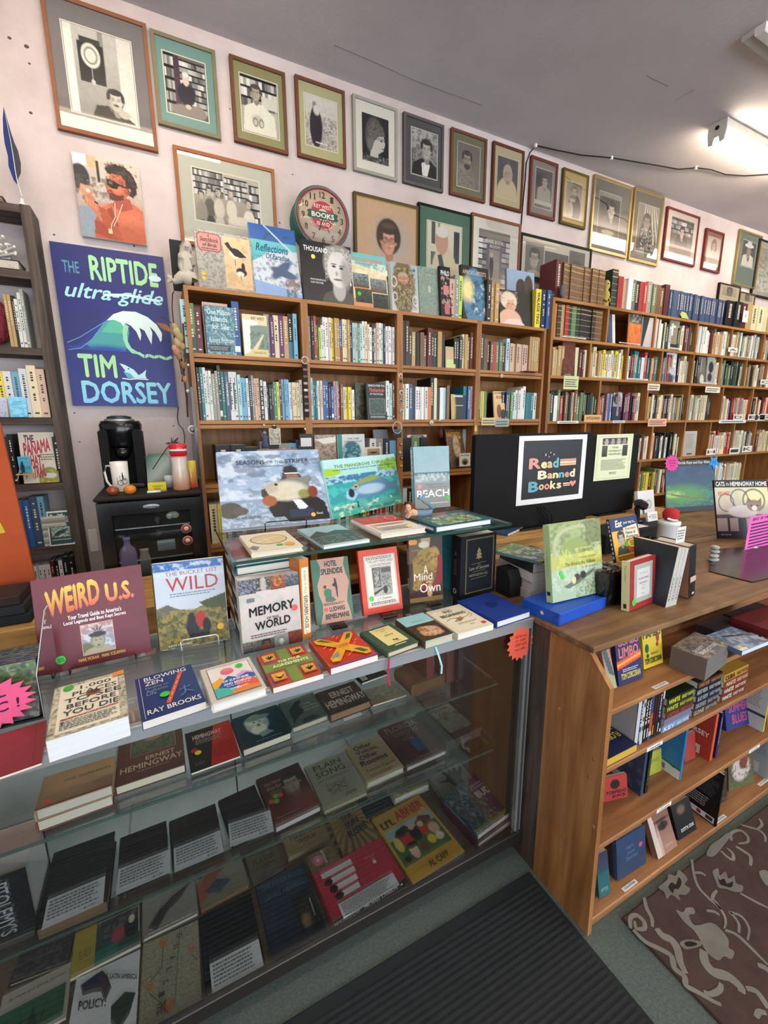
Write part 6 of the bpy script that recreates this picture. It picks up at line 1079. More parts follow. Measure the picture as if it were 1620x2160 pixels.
for s,(x0,x1,z,pal,f)in enumerate(((3.65,4.2,2.185,'yecmdwcrdw',1),(4.24,4.76,2.185,LP_,1),(4.79,5.34,2.185,LP_,1),(5.37,5.9,2.185,LP_,1),
(2.515,2.66,1.925,'tdoth',1),(2.78,2.89,1.925,'mmch',1),(2.925,3.32,1.925,'kwcytcwechc',1),(3.35,3.75,1.925,'uucwkctmkrw',1),(3.79,4.2,1.925,'reicwkckkt',1),(4.24,4.4,1.925,'kdcek',1),(4.55,4.65,1.925,'cw',1),(4.68,5.09,1.925,'jgjdwtcjgk',1),(5.12,5.49,1.925,'hchkcwt',1),(5.52,5.9,1.925,'vwcc',1),
(2.515,3.035,1.605,'cchjeqhkkwohrfgdg',1),(3.06,3.62,1.605,'hmrpcknbeajhqkr',.93),(3.65,4.2,1.605,'hjcntcckehcc',1),(4.24,4.60,1.605,'qcckekcr',1),(4.78,5.29,1.605,'nkerpkhcth',1),(5.32,5.9,1.605,'cmkkkkr',1),
(3.34,3.74,1.275,'ckcrmcnk',1),(3.78,4.2,1.275,'kkcnrkddnw',1),(4.66,5.04,1.275,'wkcwrcwkc',1),(5.07,5.45,1.275,'cwkcekkcw',1),(5.48,5.9,1.275,'cmhcrtc',1),(3.1,3.6,.96,'cdrokc',1),(3.66,4.2,.96,'cgdcrym',1),(4.24,4.75,.96,'kvmkc',1),(4.79,5.34,.96,'cwehtec',1))):
 fill(x0,x1,z,pal,s,f)
so=STUFF.build('shelved_books',PRINT);tag(so,'close-packed rows of small books filling the far cells of the taller bookcase','books');so['kind']='stuff'
lx=lambda x,y=800:float(ony(x,y,LY)[0])
srow('t35- t35- k25- w34t w36- e37-',lx(34),lx(76),1.9355,'dark bookcase','third',Y=LY,zgap=.27,dep=(.1,.12),shift=.004)
srow('m66- m56- n44- y44- w54t s54c w65t c76- f65-',-.70,-.445,1.6375,'dark bookcase','fourth',Y=LY,zgap=.26,dep=(.1,.12),shift=.012)
srow('s35- w35- w24- d65- k26-',-.70,-.60,1.3405,'dark bookcase','fifth',Y=LY,zgap=.26,dep=(.1,.12),shift=.004)
srow('k25t w26t',lx(112,950),lx(138,950),1.3405,'dark bookcase','fifth',5,Y=LY,zgap=.26,dep=(.1,.12),shift=.004)
srow('b36- b36- b36- b36- b36- i57- s37-',-.70,lx(95,1090),1.0405,'dark bookcase','sixth',Y=LY,zgap=.26,dep=(.1,.12),shift=.004)
srow('w25- w25- w25- w25- w25- w25- w25- w25- w25- w25- w25- m26- k26- w26- k57t k57t',-.72,-.445,.7405,'dark bookcase','seventh',Y=LY,zgap=.26,dep=(.1,.12),shift=.004)
# ---------------------------------------------------------------- face-out books on the bookcases
ZT=2.2325
FT=lambda label,p,t,col,items=(),Y=2.372,z=ZT,**k:stand(label,p,z,t,col,items,Y=Y,tmax=22,**k)
FT('landscape book of birds with a pink oval title panel and two lapwings',(418,488,524,498,539,613,420.5,596),.02,'c8c4bc',
[P(('bg','b4b0a8','9a9690'),('N','7a746c',18,.52,3),('n',.1,12)),Pb(.48,.05,.97,.96,('bg','d8c098','ccb088'),('N','b89c70',6,.6,3),('p',[(.05,.14),(.2,.1),(.3,.2),(.55,.22),(.85,.36),(.6,.38),(.4,.36),(.2,.24)],'2c2a30'),('p',[(.2,.26),(.4,.36),(.55,.38),(.4,.42),(.24,.36)],'d8d4c8'),('r',.38,.42,.4,.55,'3a3430'),('e',.6,.66,.2,.08,'2c2a30',.1,.2),('e',.68,.56,.07,.09,'2c2a30',.2),('e',.55,.7,.14,.05,'d8d4c8',.3),('r',.55,.72,.57,.82,'3a3430'),('e',.25,.78,.2,.1,'c0a478',.6)),
('p',[(.08,.04),(.40,.04),(.45,.09),(.45,.30),(.40,.36),(.08,.36),(.03,.30),(.03,.09)],'8a4848'),('p',[(.09,.055),(.39,.055),(.435,.10),(.435,.29),(.39,.345),(.09,.345),(.045,.29),(.045,.10)],'c88c84'),T('A',.20,.07,.25,.11,'3a2028',0,.3),T('Sketchbook',.08,.12,.40,.20,'3a2028',1,.3),T('of Birds',.12,.22,.37,.28,'3a2028',1,.3),W(.1,.3,.38,.33,1,'3a2028'),dot(.09,.76,.035,'e0b830'),dot(.09,.84,.035,'e0b830')],pcol='e8e6e0')
FT('blue beach photograph book with palm shadows and slanted lettering',(523,474,620.5,487,638.5,625.5,540,613),.018,'7fb0c0',
[P(('bg','34589c','5c88b8'),('r',0,.22,1,1,'6ab4bc'),('p',[(0,.42),(.5,.38),(1,.32),(1,1),(0,1)],'c4ccd4'),('p',[(0,.3),(.45,.26),(.3,.42),(0,.55)],'5cb4b8'),('N','6a7c98',10,.56,3,(0,.45,1,1)),('e',.65,.66,.3,.06,'50607c',.3,.3),('e',.6,.62,.1,.2,'50607c',.4,.8),('p',[(0,.8),(.7,.88),(1,.95),(1,1),(0,1)],'8aa4cc'),('N','2c5c34',12,.5,4,(.66,.74,1,1)),('N','c83c4c',20,.62,6,(.66,.74,1,1)),('N','3c5a44',8,.55,8,(.3,0,1,.2)),('p',[(.3,0),(.34,0),(1,.4),(1,.44)],'b8ccd8')),T('Reflections',.10,.27,.80,.385,'1c4c70',1,.3),T('Of Paradise',.30,.40,.80,.48,'1c4c70',1,.3)],pcol='e8ecec')
FT('black book with a grey-haired smiling woman photographed in monochrome',(633,505,739,522,746.5,640,641.5,628),.02,'242426',
[P(('bg','1e1e20','2a2a2c'),('p',[(.35,1),(.42,.85),(.62,.76),(1,.8),(1,1)],'4a4844'),('e',.72,.75,.13,.2,'a8a4a0',.2),('e',.74,.33,.32,.34,'8c8884',.15),('N','c0bcb8',26,.5,4,(.45,.05,1,.62)),('e',.72,.42,.22,.3,'d0ccc8',.12),('e',.86,.48,.1,.25,'9a9692',.7),('e',.63,.37,.04,.02,'2c2c2c',.3),('e',.78,.39,.04,.02,'2c2c2c',.3),('e',.63,.33,.06,.012,'6c6864',.3),('e',.79,.35,.06,.012,'6c6864',.3),('e',.68,.49,.03,.04,'a09c98',.4),('e',.7,.59,.09,.018,'6a5c5c',.3),('e',.96,.64,.015,.03,'e8e8e8',.2)),T('THOUSAND',.05,.09,.52,.175,'e8e8e8',1),T('WORDS',.56,.12,.92,.20,'c8c8c8',1),dot(.23,.26,.04,'d8d060'),T('PHOTOGRAPHS BY',.15,.62,.46,.65,'d8d8d8',1),T('CURT RICHTER',.15,.67,.40,.70,'d8d8d8',1)])
FT('coastal view book with four small photographs and pink capitals on turquoise',(741,533,810,543,821,646,748,639),.012,'d8c8a4',
[P(('bg','6cb4b4','8cc4b8'),('p',[(0,.2),(1,.3),(1,1),(0,1)],'d8c8a0'),('N','e4e0cc',9,.5,3,(0,.15,1,.4)),('p',[(0,.85),(1,.95),(1,1),(0,1)],'c88860')),Pb(.02,.38,.46,.64,('bg','8a9aa0','5a5040'),('N','303c30',9,.5,3)),Pb(.50,.44,.97,.70,('bg','8a9aa0','6a5040'),('N','3c4438',9,.5,7)),Pb(.05,.66,.52,.92,('bg','4a5448','3a3c34'),('N','242c24',9,.5,5)),Pb(.54,.72,.99,1,('bg','4a4c4c','2c3430'),('N','1c241c',9,.5,9)),('r',.02,.64,.44,.66,'d08850'),T('FORT LAUDERDALE',.06,.08,.90,.15,'d88880',2),W(.15,.17,.8,.2,1,'c88878'),dot(.16,.76,.05)])
FT('cream edged book in plastic with an ornate skeleton medallion design',(823.6,552.7,880,562.6,884,653.5,828,649),.035,'c8d0cc',
[P(('bg','9cacb0','b4b8b4'),('e',.45,.5,.42,.6,'6a5c40',.15),('N','a89c78',18,.5,3,(.08,.08,.9,.95)),('N','3c3020',16,.55,5,(.08,.08,.9,.95)),('e',.45,.3,.2,.12,'a8987c',.2),('o',.1,.4,.1,.1,'c8c8bc',.3),('o',.12,.7,.08,.08,'c8c8bc',.3),('o',.88,.75,.1,.1,'c8c8bc',.3)),T('VALENTI',.22,.27,.66,.34,'b83a40',2),T('ANGELO',.24,.36,.64,.42,'b83a40',2),dot(.86,.11,.05,'3060a8')],sp=[('r',0,0,1,1,'dce0dc')])
FT('marbled sage green book with faint lettering beside the medallion book',(882.5,562.6,924,568,929.5,662,886,655),.02,'8a9a8c',[P(('bg','8c9c90','84948a'),('N','6c7c70',26,.5,3),('e',.5,.45,.06,.08,'b8b8a0',.3)),T('America',.3,.07,.7,.14,'6a7a70',1)],Y=2.39)
FT('black book with rows of small portrait photographs and a pink spine',(926,570,950,557,953,662,931,661),.022,'16161a',[P(('bg','121216','18181c'),('N','c8a09c',9,.55,3,(.1,.1,.9,.95)),('r',.3,.38,.8,.55,'c87878'),('r',.35,.75,.8,.95,'b8646c')),T('PHILO',.1,.08,.9,.18,'d8d8d8',2)],Y=2.366)
n=srow('f56- e48- l38-',px(951),px(979),ZT,'shorter bookcase top','uppermost',Y=2.36,zgap=.4)
FT('dark book with a glowing blue globe under a capital letter title',(980,562.6,1022.5,565.5,1034,675,977,667),.025,'2a221e',[P(('bg','2c2420','241c18'),('e',.45,.58,.42,.55,'4c7c9c',.08),('N','2c3c2c',8,.52,3,(.1,.25,.85,.9)),('N','c8d4dc',9,.6,5,(.1,.3,.85,.9)),('e',.2,.45,.2,.2,'f0d890',.9)),T('AFRICA\'S ARTISTS',.05,.08,.9,.16,'c8b898',1)])
n=srow('q58- t47- t47- p34-',px(1026),px(1058),ZT,'shorter bookcase top','uppermost',n,Y=2.352,zgap=.4)
FT('tall grey-blue sky book with two dark standing figures in profile',(1068,581,1127.6,562.6,1127,682,1070,679),.02,'7c90a8',[P(('bg','8ca4bc','6a7480'),('r',0,.45,1,1,'2c2824'),('e',.5,.3,.18,.16,'2a1e1a',.1),('e',.78,.26,.16,.2,'3a2a24',.1),('e',.5,.75,.3,.5,'1c1a1c',.1),('e',.85,.7,.2,.45,'22201c',.1))],Y=2.40)
FT('black book with a curly blonde laughing woman in a pale pink dress',(1052,613.7,1108,613,1111,679,1055,677),.012,'1a1614',[P(('bg','1c1816','16120f'),('e',.35,.3,.3,.25,'e0d0b8',.2),('N','a08c74',18,.55,3,(.05,.02,.7,.35)),('F',.42,.42,.22,'d89c80','dccab0',''),('e',.42,.6,.09,.03,'b83028',.2),('e',.38,.95,.45,.4,'d8a890',.1),('p',[(.1,1),(.3,.85),(.7,.8),(.95,1)],'e0c4bc'))],Y=2.362)
n=srow('y78T n58- b38- d68b',px(1130),px(1168),ZT,'shorter bookcase top','uppermost',n,Y=2.352,zgap=.4)
FT('watery blue-green book with pale serif title behind wire clips, top shelf',(431,644,494,650,499,742,438,740),.02,'4a7080',
[P(('bg','5c8c98','54808c'),('N','34586c',14,.5,3),('N','a8c8c8',16,.6,6)),T('One Million',.08,.06,.85,.17,'d0e0e0',1),T('Islands',.20,.20,.75,.31,'d0e0e0',1),T('for Sale',.22,.36,.80,.47,'d0e0e0',1),T('Robert Froman',.08,.64,.9,.75,'d0e0e0',0,.2),('r',.08,.80,.80,.93,'2a2c30'),W(.1,.82,.78,.91,3,'a8a8a8')],Y=2.366,z=R1)
c0=ony(453,640,2.385);o=MB().box(c0[0]-.058,2.392,R1,c0[0]+.058,2.393,R1+.262-.02,'d8b8ac').build('note_card',PAPER);tag(o,'pink handwritten slip sticking up behind the blue-green book','note')
art('lettering',.116,.242,[T('Includes a section on',.06,.03,.94,.09,'2a2030',0,.2),T('the Twelve Keys',.14,.12,.86,.18,'2a2030',0,.2)],o,Matrix.Translation((c0[0],2.392,R1)))
FT('yellow wrapped book with a painted bridge over water, glinting plastic, top shelf',(513,661,560,668,567,749,516,744),.014,'d8cc98',[P(('bg','d8d0a8','cfc088'),('r',.25,.25,1,.82,'7a8c80'),('N','4c6058',12,.55,3,(.25,.4,1,.82)),('p',[(.35,.82),(.45,.75),(.8,.45),(.85,.47),(.55,.82)],'e0c8a0'),('p',[(0,.1),(.3,.2),(.25,.9),(0,.95)],'e8e8dc'),('e',.3,.2,.3,.06,'f4f4ec',.5)),T('KEY WEST',.35,.05,.9,.12,'6a5a30',2),T('HANDBOOK',.4,.88,.9,.93,'8a6a28',1)],Y=2.366,z=R1)  # pale wedge and oval put the wrap's glint into the cover colours
FT('black paperback with pink script title and engraved panel on the second shelf',(772,809,812,811,817,882,776,882),.012,'1e2a28',[P(('bg','1c2826','22302c')),T('SEARCH FOR THE',.10,.03,.95,.09,'d8d8d0',2),T('Motherlode',.15,.12,.92,.24,'d8646c',1,.3),T('OF THE ATOCHA',.18,.27,.86,.32,'d8d8d0',1),('f',.12,.42,.92,.86,.002,'a8b0a8'),Pb(.14,.435,.90,.845,('bg','3c4c48','2c3c38'),('N','5c6c64',12,.52,3)),W(.15,.9,.9,.96,2,'c8c8c0')],Y=2.366,z=R2)
FT('dark mossy picture book leaning behind the engraved black paperback',(752,808,772,810,776,880,750,880),.008,'2c2c20',[P(('bg','3a3c28','20221a'),('N','5c5c38',10,.5,3))],Y=2.43,z=R2)
FT('small floral card with two pink leaves on green at the third bay',(940,731,961,732,961,772,940,771),.006,'b0b480',[P(('bg','a8b478','b8b488'),('e',.25,.35,.2,.2,'d89c84',.3),('e',.75,.35,.2,.2,'d89c84',.3),('r',.1,.6,.9,1,'c4d08c'))],Y=2.366,z=R1)
FT('dark navy book with a golden edge glow facing out, third bay',(953,832,979,832,983,878,952,879),.014,'1c2430',[P(('bg','2a3038','1c2430'),('e',.05,.5,.25,.8,'c0a060',.5),('r',.15,.05,.8,.1,'c8c8c8')),W(.2,.4,.85,.5,1,'a8b0b8')],Y=2.366,z=R2)
FT('buff paperback with red word and crouching man, fourth bay',(1039,826,1067,826,1068,879,1044,879),.014,'d8b884',[P(('bg','dcc090','d0a878'),('e',.4,.72,.2,.25,'7a4c30',.2),('e',.75,.85,.25,.2,'3a302c',.2)),T('LAYMAN\'S',.06,.03,.94,.1,'1c1a18',2),T('PRUSSIA',.2,.17,.7,.27,'b83028',3)],Y=2.362,z=R2)
G=lambda label,p,col,items,Y=2.37,t=.012:stand(label,p,R3,t,col,items,Y=Y,tmax=25)
G('pinkish tan framed print of a spider-like flourish lying behind the angler book',(545,948,630,947,632,1020,547,1022),'b08c80',[P(('bg','b89488','a88478'),('N','4a3430',16,.6,3,(.05,.05,.95,.5)))])
G('plastic wrapped brown print with looping lines, second bay',(663,918,708,917,712,1024,668,1025),'b09c84',[P(('bg','b4a490','a08c78'),('N','5c4838',12,.56,3),('p',[(0,.1),(1,.05),(1,.18),(.4,.22)],'e8e4dc'))])
G('white paperback about a boatlift with a blue-green picture, second bay',(713,917,767,916,772,1020,716,1024),'d4dcd8',[P(('bg','dce0dc','c4d0d0'),('e',.5,.42,.35,.25,'2c6c7c',.2),('N','a8c8cc',10,.55,4,(.15,.25,.85,.6)),('r',0,0,.16,1,'3a8c84')),T('THE 1988',.35,.09,.78,.13,'2c4c54',1),T('CUBAN BOATLIFT',.24,.155,.90,.20,'2c4c54',1)])
G('cream framed card of a sleeping animal, second bay',(771,944,804,943,806,1016,772,1018),'d8d0bc',[Pb(.12,.06,.88,.3,('bg','a89070','8a7458'),('e',.5,.6,.3,.14,'3a2c24',.3))])
G('grey-lilac leaning folder, right of second bay',(785,906,820,909,826,1018,796,1020),'9a9cac',[P(('bg','a0a4ac','9088a4'),('N','b8b0c8',14,.6,3))],2.42)
G('postcard of a pug face on cream, third bay',(860,918,899,917,902,1016,862,1016),'c8bca4',[P(('bg','ccc0a8','c0b49c'),('e',.5,.22,.36,.3,'8a7454',.15),('e',.5,.28,.2,.16,'3a3028',.3),('e',.22,.12,.1,.1,'3a3028',.3),('e',.78,.12,.1,.1,'3a3028',.3),('e',.36,.2,.05,.05,'141210',.2),('e',.64,.2,.05,.05,'141210',.2))],2.39)
G('brown pulp magazine with a yellow arched title and pale figure, third bay',(936,909,975,906,985,1016,950,1018),'5a4030',[P(('bg','6a4c34','4a3424'),('e',.55,.45,.2,.3,'c0a880',.3),('N','8a6c48',10,.55,3)),T('FANTASTIC',.06,.07,.88,.2,'e0a838',2),('e',.8,.22,.05,0,'c8c860')],2.372)
G('white backing card behind the brown pulp magazine',(978,905,997,906,995,1012,975,1014),'c8d0d8',[],2.43)
stand('small white card with a pug under lettering, standing in front of the pulp magazine',(967,957,990,955,992,983,969,985),None,.004,'d8d8d4',[('e',.5,.65,.3,.25,'8a7454'),('e',.5,.72,.18,.15,'2a2420'),T('Be a Pug',.15,.1,.85,.22,'222',1)],Y=2.352,tmax=2)
FB2=lambda label,p,col,items,z,Y=2.366,t=.014,**k:stand(label,p,z,t,col,items,Y=Y,tmax=15,**k)
FB2('orange panelled book with a black and white picture above',(1330,660,1353,661,1350,724,1325,721),'d89850',[P(('bg','e09040','d06c34'),('r',0,0,1,.32,'4a4c44'),('N','a8a89c',6,.5,3,(0,0,1,.32)),('N','c8502c',6,.55,6,(0,.32,1,1)))],2.1853)
FB2('blue spined white books leaning together',(1283,664,1296,664,1298,719,1283,717),'3a4c6c',[('r',.6,0,1,1,'d8d4c4')],2.1853,t=.03)
FB2('pale curled magazine with dark left panel leaning right',(1356,676,1393,666,1384,727,1352,724),'c8bcb8',[P(('bg','d0c4c0','c0b4b0'),('p',[(0,0),(.4,0),(.1,1),(0,1)],'2c3430'))],2.1853)
FB2('large brown leather volume facing out',(1186,722,1215,724,1212,788,1186,786),'5a2c1c',[P(('bg','64301e','50261a'),('N','7a4028',8,.55,3)),('r',.2,.94,.7,.96,'a89070')],1.9253,t=.03)
FB2('sage wrapped book facing out on the upper cell',(1414,674,1436,677,1430,728,1411,724),'8a8468',[P(('bg','948c70','847c60'),('r',.1,.8,.9,.98,'3a2420'))],2.1853)
FB2('misty blue-white book facing out, second cell row',(1408,744,1428,744,1424,803,1404,801),'a4acbc',[P(('bg','c8ccd4','7a8494'),('N','e0e4e8',5,.5,3),('e',.3,.9,.5,.2,'3a404c',.5))],1.9253)
FB2('grey framed card showing a figure, right of the misty book',(1475,752,1489,755,1487,806,1473,804),'6a645c',[P(('bg','7c766c','5a544c'),('e',.5,.85,.3,.2,'c8c4b4',.3))],1.9253)
FB2('grey cover with dark figures beside the framed card',(1494,751,1509,751,1505,805,1490,805),'a4a49c',[P(('bg','b0b0a8','989890'),('e',.5,.4,.35,.2,'2a2a28',.3),('e',.4,.75,.3,.15,'2a2a28',.3))],1.9253)
FB2('navy and white photo book facing out in the third cell row',(1295,830,1312,829,1308,885,1290,885),'1c2434',[P(('bg','b8b8b8','1c2840'),('e',.4,.2,.4,.2,'242424',.2),('r',0,.5,1,1,'1c2a44'))],1.6053)
FB2('pale typed sheet booklet standing in an empty cell',(1441,910,1474,909,1466,961,1440,958),'b4aca0',[P(('bg','bab2a6','a8a094')),W(.15,.1,.8,.7,9,'8a8478'),('r',.3,.88,.7,.93,'3a3632')],1.2753)
# ---------------------------------------------------------------- little things on the bookcases
def shelf_label(px4,z,lab,col='dcd8cc',txt=None,Y=BY-.003,dz=0,name='shelf_label',h=None):
 a=ony(px4[0],px4[1],Y);b=ony(px4[2],px4[3],Y);w=b[0]-a[0];hh=a[2]-b[2]
 M=Matrix.Translation(((a[0]+b[0])/2,Y,b[2]))
 o=MB().box(-w/2,0,0,w/2,.0012,hh,col).build(name,PAPER,None,M);tag(o,lab,'label')
 if txt=='w':art('lettering',w,hh,[W(.08,.2,.92,.85,max(1,int(hh/.02)),'55504a')],o,M)
 elif txt:art('lettering',w,hh,[T(txt,.1,.25,.9,.75,'3a302a',1)],o,M)
 return o
shelf_label((1016,881,1045,897),0,'cream paper tag on the fourth bay shelf edge, left one','d4c494','w')
shelf_label((1045,883,1073,900),0,'grey-blue paper tag on the fourth bay shelf edge, right one','a4aca8','w')
shelf_label((1190,792,1219,822),0,'pale green note hanging below the brown leather volume','c4cc9c','w')
shelf_label((1233,875,1268,890),0,'orange card lettered antiquarian clipped to a shelf edge','d8a878','ANTIQUARIAN')
shelf_label((1368,883,1405,899),0,'salmon pink card clipped under the third cell row','e4a890','w')
shelf_label((1367,809,1391,824),0,'cream card hanging on a clip below the second cell row','dcd0b8','w')
shelf_label((1489,815,1518,829),0,'white card clipped above an almost empty cell','dcd8c8','w')
for i,(x0,y0,x1,y1)in enumerate(((1188,708,1236,716),(1306,721,1350,728),(1410,732,1434,738),(1254,793,1306,799),(1322,797,1367,803),(1176,888,1220,893),(1293,887,1318,892),(1480,806,1512,811),(1540,749,1580,755),(1517,886,1573,892))):
 shelf_label((x0,y0,x1,y1),0,'narrow white shelf strip on the taller bookcase, %s'%['under the gilt leather set','under the orange book','under the sage book','left in second cell row','middle of second cell row','left end of third cell row','under the navy photo book','above the white clipped card','far right of upper cells','far right of third cell row'][i],'dcdad2','w')
for i,(t_,x,y)in enumerate((('A',1546,738),('C',1614,806),('D',1557,880),('E',1588,880),('F',1603,881),('G',1613,879),('H',1500,953),('I',1549,951),('K',1576,947))):
 p=ony(x,y,BY-.004);shelf_label((x-9,y-6,x+9,y+6),0,'small white divider card lettered %s among the alphabetised books'%t_,'dcd8cc',t_)
p=ony(1117,776,BY-.02);o=MB().box(p[0]-.06,BY-.05,R1+.001,p[0]+.075,BY+.02,R1+.003,'8c3448').build('bookmark_card',PAPER,None,ID);tag(o,'dark pink card lying over the shelf edge before the tan set','card')
def button(x,y,r,c1,c2,lab,Y=BY-.005,n='pin_badge'):
 p=ony(x,y,Y);M=Matrix.Translation((p[0],Y,p[2]))@Matrix.Rotation(PI/2,4,'X')
 o=MB().lathe([(r,-.004),(r,0),(r*.8,.003),(.001,.0035)],c1,18,M=None).lathe([(r*.62,.0032),(.001,.0042)],c2,14).build(n,GLOSS,None,M);tag(o,lab,'badge');return o
for x,y,r,c1,c2,lab in((845,793,.014,'d8d0c8','c84848','white badge with a red heart on the post between second and third bays'),(846,804,.009,'4a4a48','2a2a2a','small dark badge just under the heart badge'),(846.5,828,.014,'d0ccc8','6a5c5c','pale badge with a grey face on the same post'),(846,845,.011,'a8a8a8','3a3a3a','dark badge with a silver moustache shape'),(847,867,.013,'b8b0b0','9a8c90','silver rimmed mauve badge lowest above the shelf line'),(910.5,892,.015,'d8d4cc','c8c8c0','oval white badge hanging from the third bay shelf edge'),(1058.5,793,.012,'dcdcd4','c4c8b8','small pale egg-like badge over the buff paperback'),
(406,906,.022,'d0c8c0','a89c94','round clear glass ornament at the left foot of the second shelf'),(846,937,.011,'b84838','d8d0c8','red and white badge lower on the post'),(844,955,.011,'7ca8a0','d0d0c8','aqua badge lower on the post'),(847,967,.010,'3a3a3a','c8c8c8','black and white striped badge lower on the post'),(847,984,.010,'d0a838','b88c28','yellow badge lowest on the post')):
 button(x,y,r,c1,c2,lab)
p=ony(643,760,BY-.02)
t=thing('key_strap','dark leather strap hanging from a silver ring between first and second bays','strap',Matrix.Translation(p))
MB().tube([p+np.array([.018*math.cos(a),0,.018*math.sin(a)])for a in np.linspace(0,2*PI,18)[:-1]],.003,'c8c8c4',6,closed=True).build('ring',METAL,t,ID)
q=ony(644,880,BY-.016);MB().box(p[0]-.013,BY-.017,q[2],p[0]+.013,BY-.008,p[2]-.018,'2e2320',.003).build('strap_body',MATTE,t,ID)
for k in range(7):
 zz=q[2]+.03+k*.035;MB().box(p[0]-.011,BY-.0185,zz,p[0]+.010,BY-.0172,zz+.012,('8a8c88','4a4440','6a2c3c','a8a090')[k%4]).build('charm',METAL if k%2 else GLOSS,t,ID)
p=ony(838,902,BY-.03);t=thing('keyring','large silver ring with a dark picture tag hanging off the second shelf','keyring',Matrix.Translation(p))
MB().tube([p+np.array([.030*math.cos(a),0,.034*math.sin(a)])for a in np.linspace(0,2*PI,22)[:-1]],.0025,'d0d4d8',6,closed=True).build('ring',METAL,t,ID)
MB().box(p[0]-.024,BY-.03,p[2]-.058,p[0]+.028,BY-.027,p[2]-.01,'1c1c24').build('picture_tag',GLOSS,t,ID);MB().tube([p+np.array([0,0,.034]),(p[0],BY,p[2]+.05)],.002,'aaa').build('hook',METAL,t,ID)
def hang(x,y0,y1,lab,cat,parts,Y=BY-.02):
 a=ony(x,y0,Y);t=thing(cat.replace(' ','_'),lab,cat,Matrix.Translation(a));b=ony(x,y1,Y)
 MB().ball((a[0],BY-.006,a[2]),.006,'e8dcc0',8,6).build('pin',GLOSS,t,ID);MB().tube([(a[0],BY-.008,a[2]),(a[0],Y,a[2]-.012),b+np.array([0,0,.005])],.001,'6a6460',5).build('string',MATTE,t,ID)
 return t,b
t,b=hang(558,897,911,'small blue-grey cloth doll hanging on a string in the leftmost bay','doll',0)
MB().lathe([(.004,.0),(.013,-.01),(.014,-.04),(.020,-.06),(.018,-.072)],'4a5470',12,Matrix.Translation((b[0],b[1],b[2]-.012))).build('dress',MATTE,t,ID);MB().ball((b[0],b[1],b[2]-.006),.010,'8a8884',10,8).build('head',MATTE,t,ID)
for s in(-1,1):MB().tube([(b[0]+s*.01,b[1],b[2]-.024),(b[0]+s*.024,b[1]-.004,b[2]-.010-.02*s)],.004,'5c6480',6).build('arm',MATTE,t,ID)
t,b=hang(579,898,902,'small framed ship engraving on a bulldog clip, leftmost bay','print',0)
Mq=Matrix.Translation((b[0],b[1],b[2]-.088));MB().box(-.030,0,0,.030,.003,.085,'cfc8b4').build('print_card',PAPER,t,Mq);art('engraving',.06,.085,[('P',.08,.06,.92,.94,[('bg','c4bca8','b8b09c'),('N','3a342c',9,.5,3)])],t,Mq);MB().box(b[0]-.010,b[1]-.004,b[2]-.006,b[0]+.010,b[1]+.006,b[2]+.008,'1c1c1c',.002).build('clip',METAL,t,ID)
t,b=hang(645,905,915,'dark luggage tag with a white label by the second bay post','tag',0)
MB().box(b[0]-.036,b[1],b[2]-.11,b[0]+.036,b[1]+.004,b[2],'3c4a44',.002).build('tag_body',MATTE,t,ID);MB().box(b[0]-.030,b[1]-.001,b[2]-.068,b[0]+.030,b[1],b[2]-.022,'e0dce0').build('paper_label',PAPER,t,ID)
t,b=hang(1004,884,893,'tiny gold tree charm hanging at the fourth bay post','charm',0)
MB().prism([(-.012,-.05),(0,0),(.012,-.05),(.003,-.05),(.003,-.062),(-.003,-.062),(-.003,-.05)],.004,'c8a860',Matrix.Translation(b)).build('charm_body',METAL,t,ID)
t,b=hang(930,887,905,'dark red tassel charm hanging on two wires in the third bay','tassel',0)
MB().lathe([(.004,0),(.012,-.01),(.014,-.03),(.012,-.055)],'5c2c30',10,Matrix.Translation(b)).build('tassel_head',MATTE,t,ID)
Y=2.40;A=lambda L,dy=0:[ony(x,y,Y+dy)for x,y in L]
b0=ony(393,600,Y);b0[2]=ZT
t=thing('mermaid_statue','pale stone-coloured mermaid statue seated at the left end of the bookcase top','statue',Matrix.Translation(b0))
S='bcb4a4'
MB().tube(A([(397,590),(396,572),(393,555),(392,540),(394,530)]),[.044,.036,.038,.034,.014],S,14).build('torso',MATTE,t,ID)
MB().ball(ony(394,521,Y-.004),(.022,.024,.028),S,14,10).build('head',MATTE,t,ID)
hb=MB()
for L,dy in(([(394,512),(384,522),(381,538),(379,556)],.004),([(390,511),(386,524),(383,545)],-.008),([(397,512),(388,518),(386,550)],.014)):hb.tube(A(L,dy),[.014,.014,.012,.006][:len(L)],'a8a090',8)
hb.build('hair',MATTE,t,ID)
for x,y in((391.5,521),(396,521.5)):MB().ball(ony(x,y,Y-.027),.0026,'6a6458',6,5).build('eye',MATTE,t,ID)
MB().ball(ony(394,524,Y-.030),(.003,.004,.005),S,6,5).build('nose',MATTE,t,ID)
MB().tube(A([(382,545),(381,562),(385,574),(398,573)],-.028),[.013,.012,.010,.009],S,8).build('arm',MATTE,t,ID)
MB().tube(A([(404,545),(409,558),(405,570),(392,572)],-.028),[.013,.012,.010,.009],S,8).build('arm',MATTE,t,ID)
MB().tube(A([(404,590),(395,588),(382,584),(374,590),(368,594),(362,590)],-.02),[.026,.032,.026,.02,.013,.007],S,12).build('tail',MATTE,t,ID)
MB().tube(A([(362,590),(357,585),(353,579)],-.02),[.006,.016,.002],S,8).tube(A([(362,590),(356,592),(354,597)],-.02),[.006,.012,.002],S,8).build('tail_fin',MATTE,t,ID)
a=ony(356,505,2.47);b=ony(409,600,2.47)
o=MB().box(a[0],2.46,ZT,b[0],2.475,a[2],'2a2e32',.002).build('slate_board',MATTE);tag(o,'dark slate board standing behind the pale mermaid statue','board')
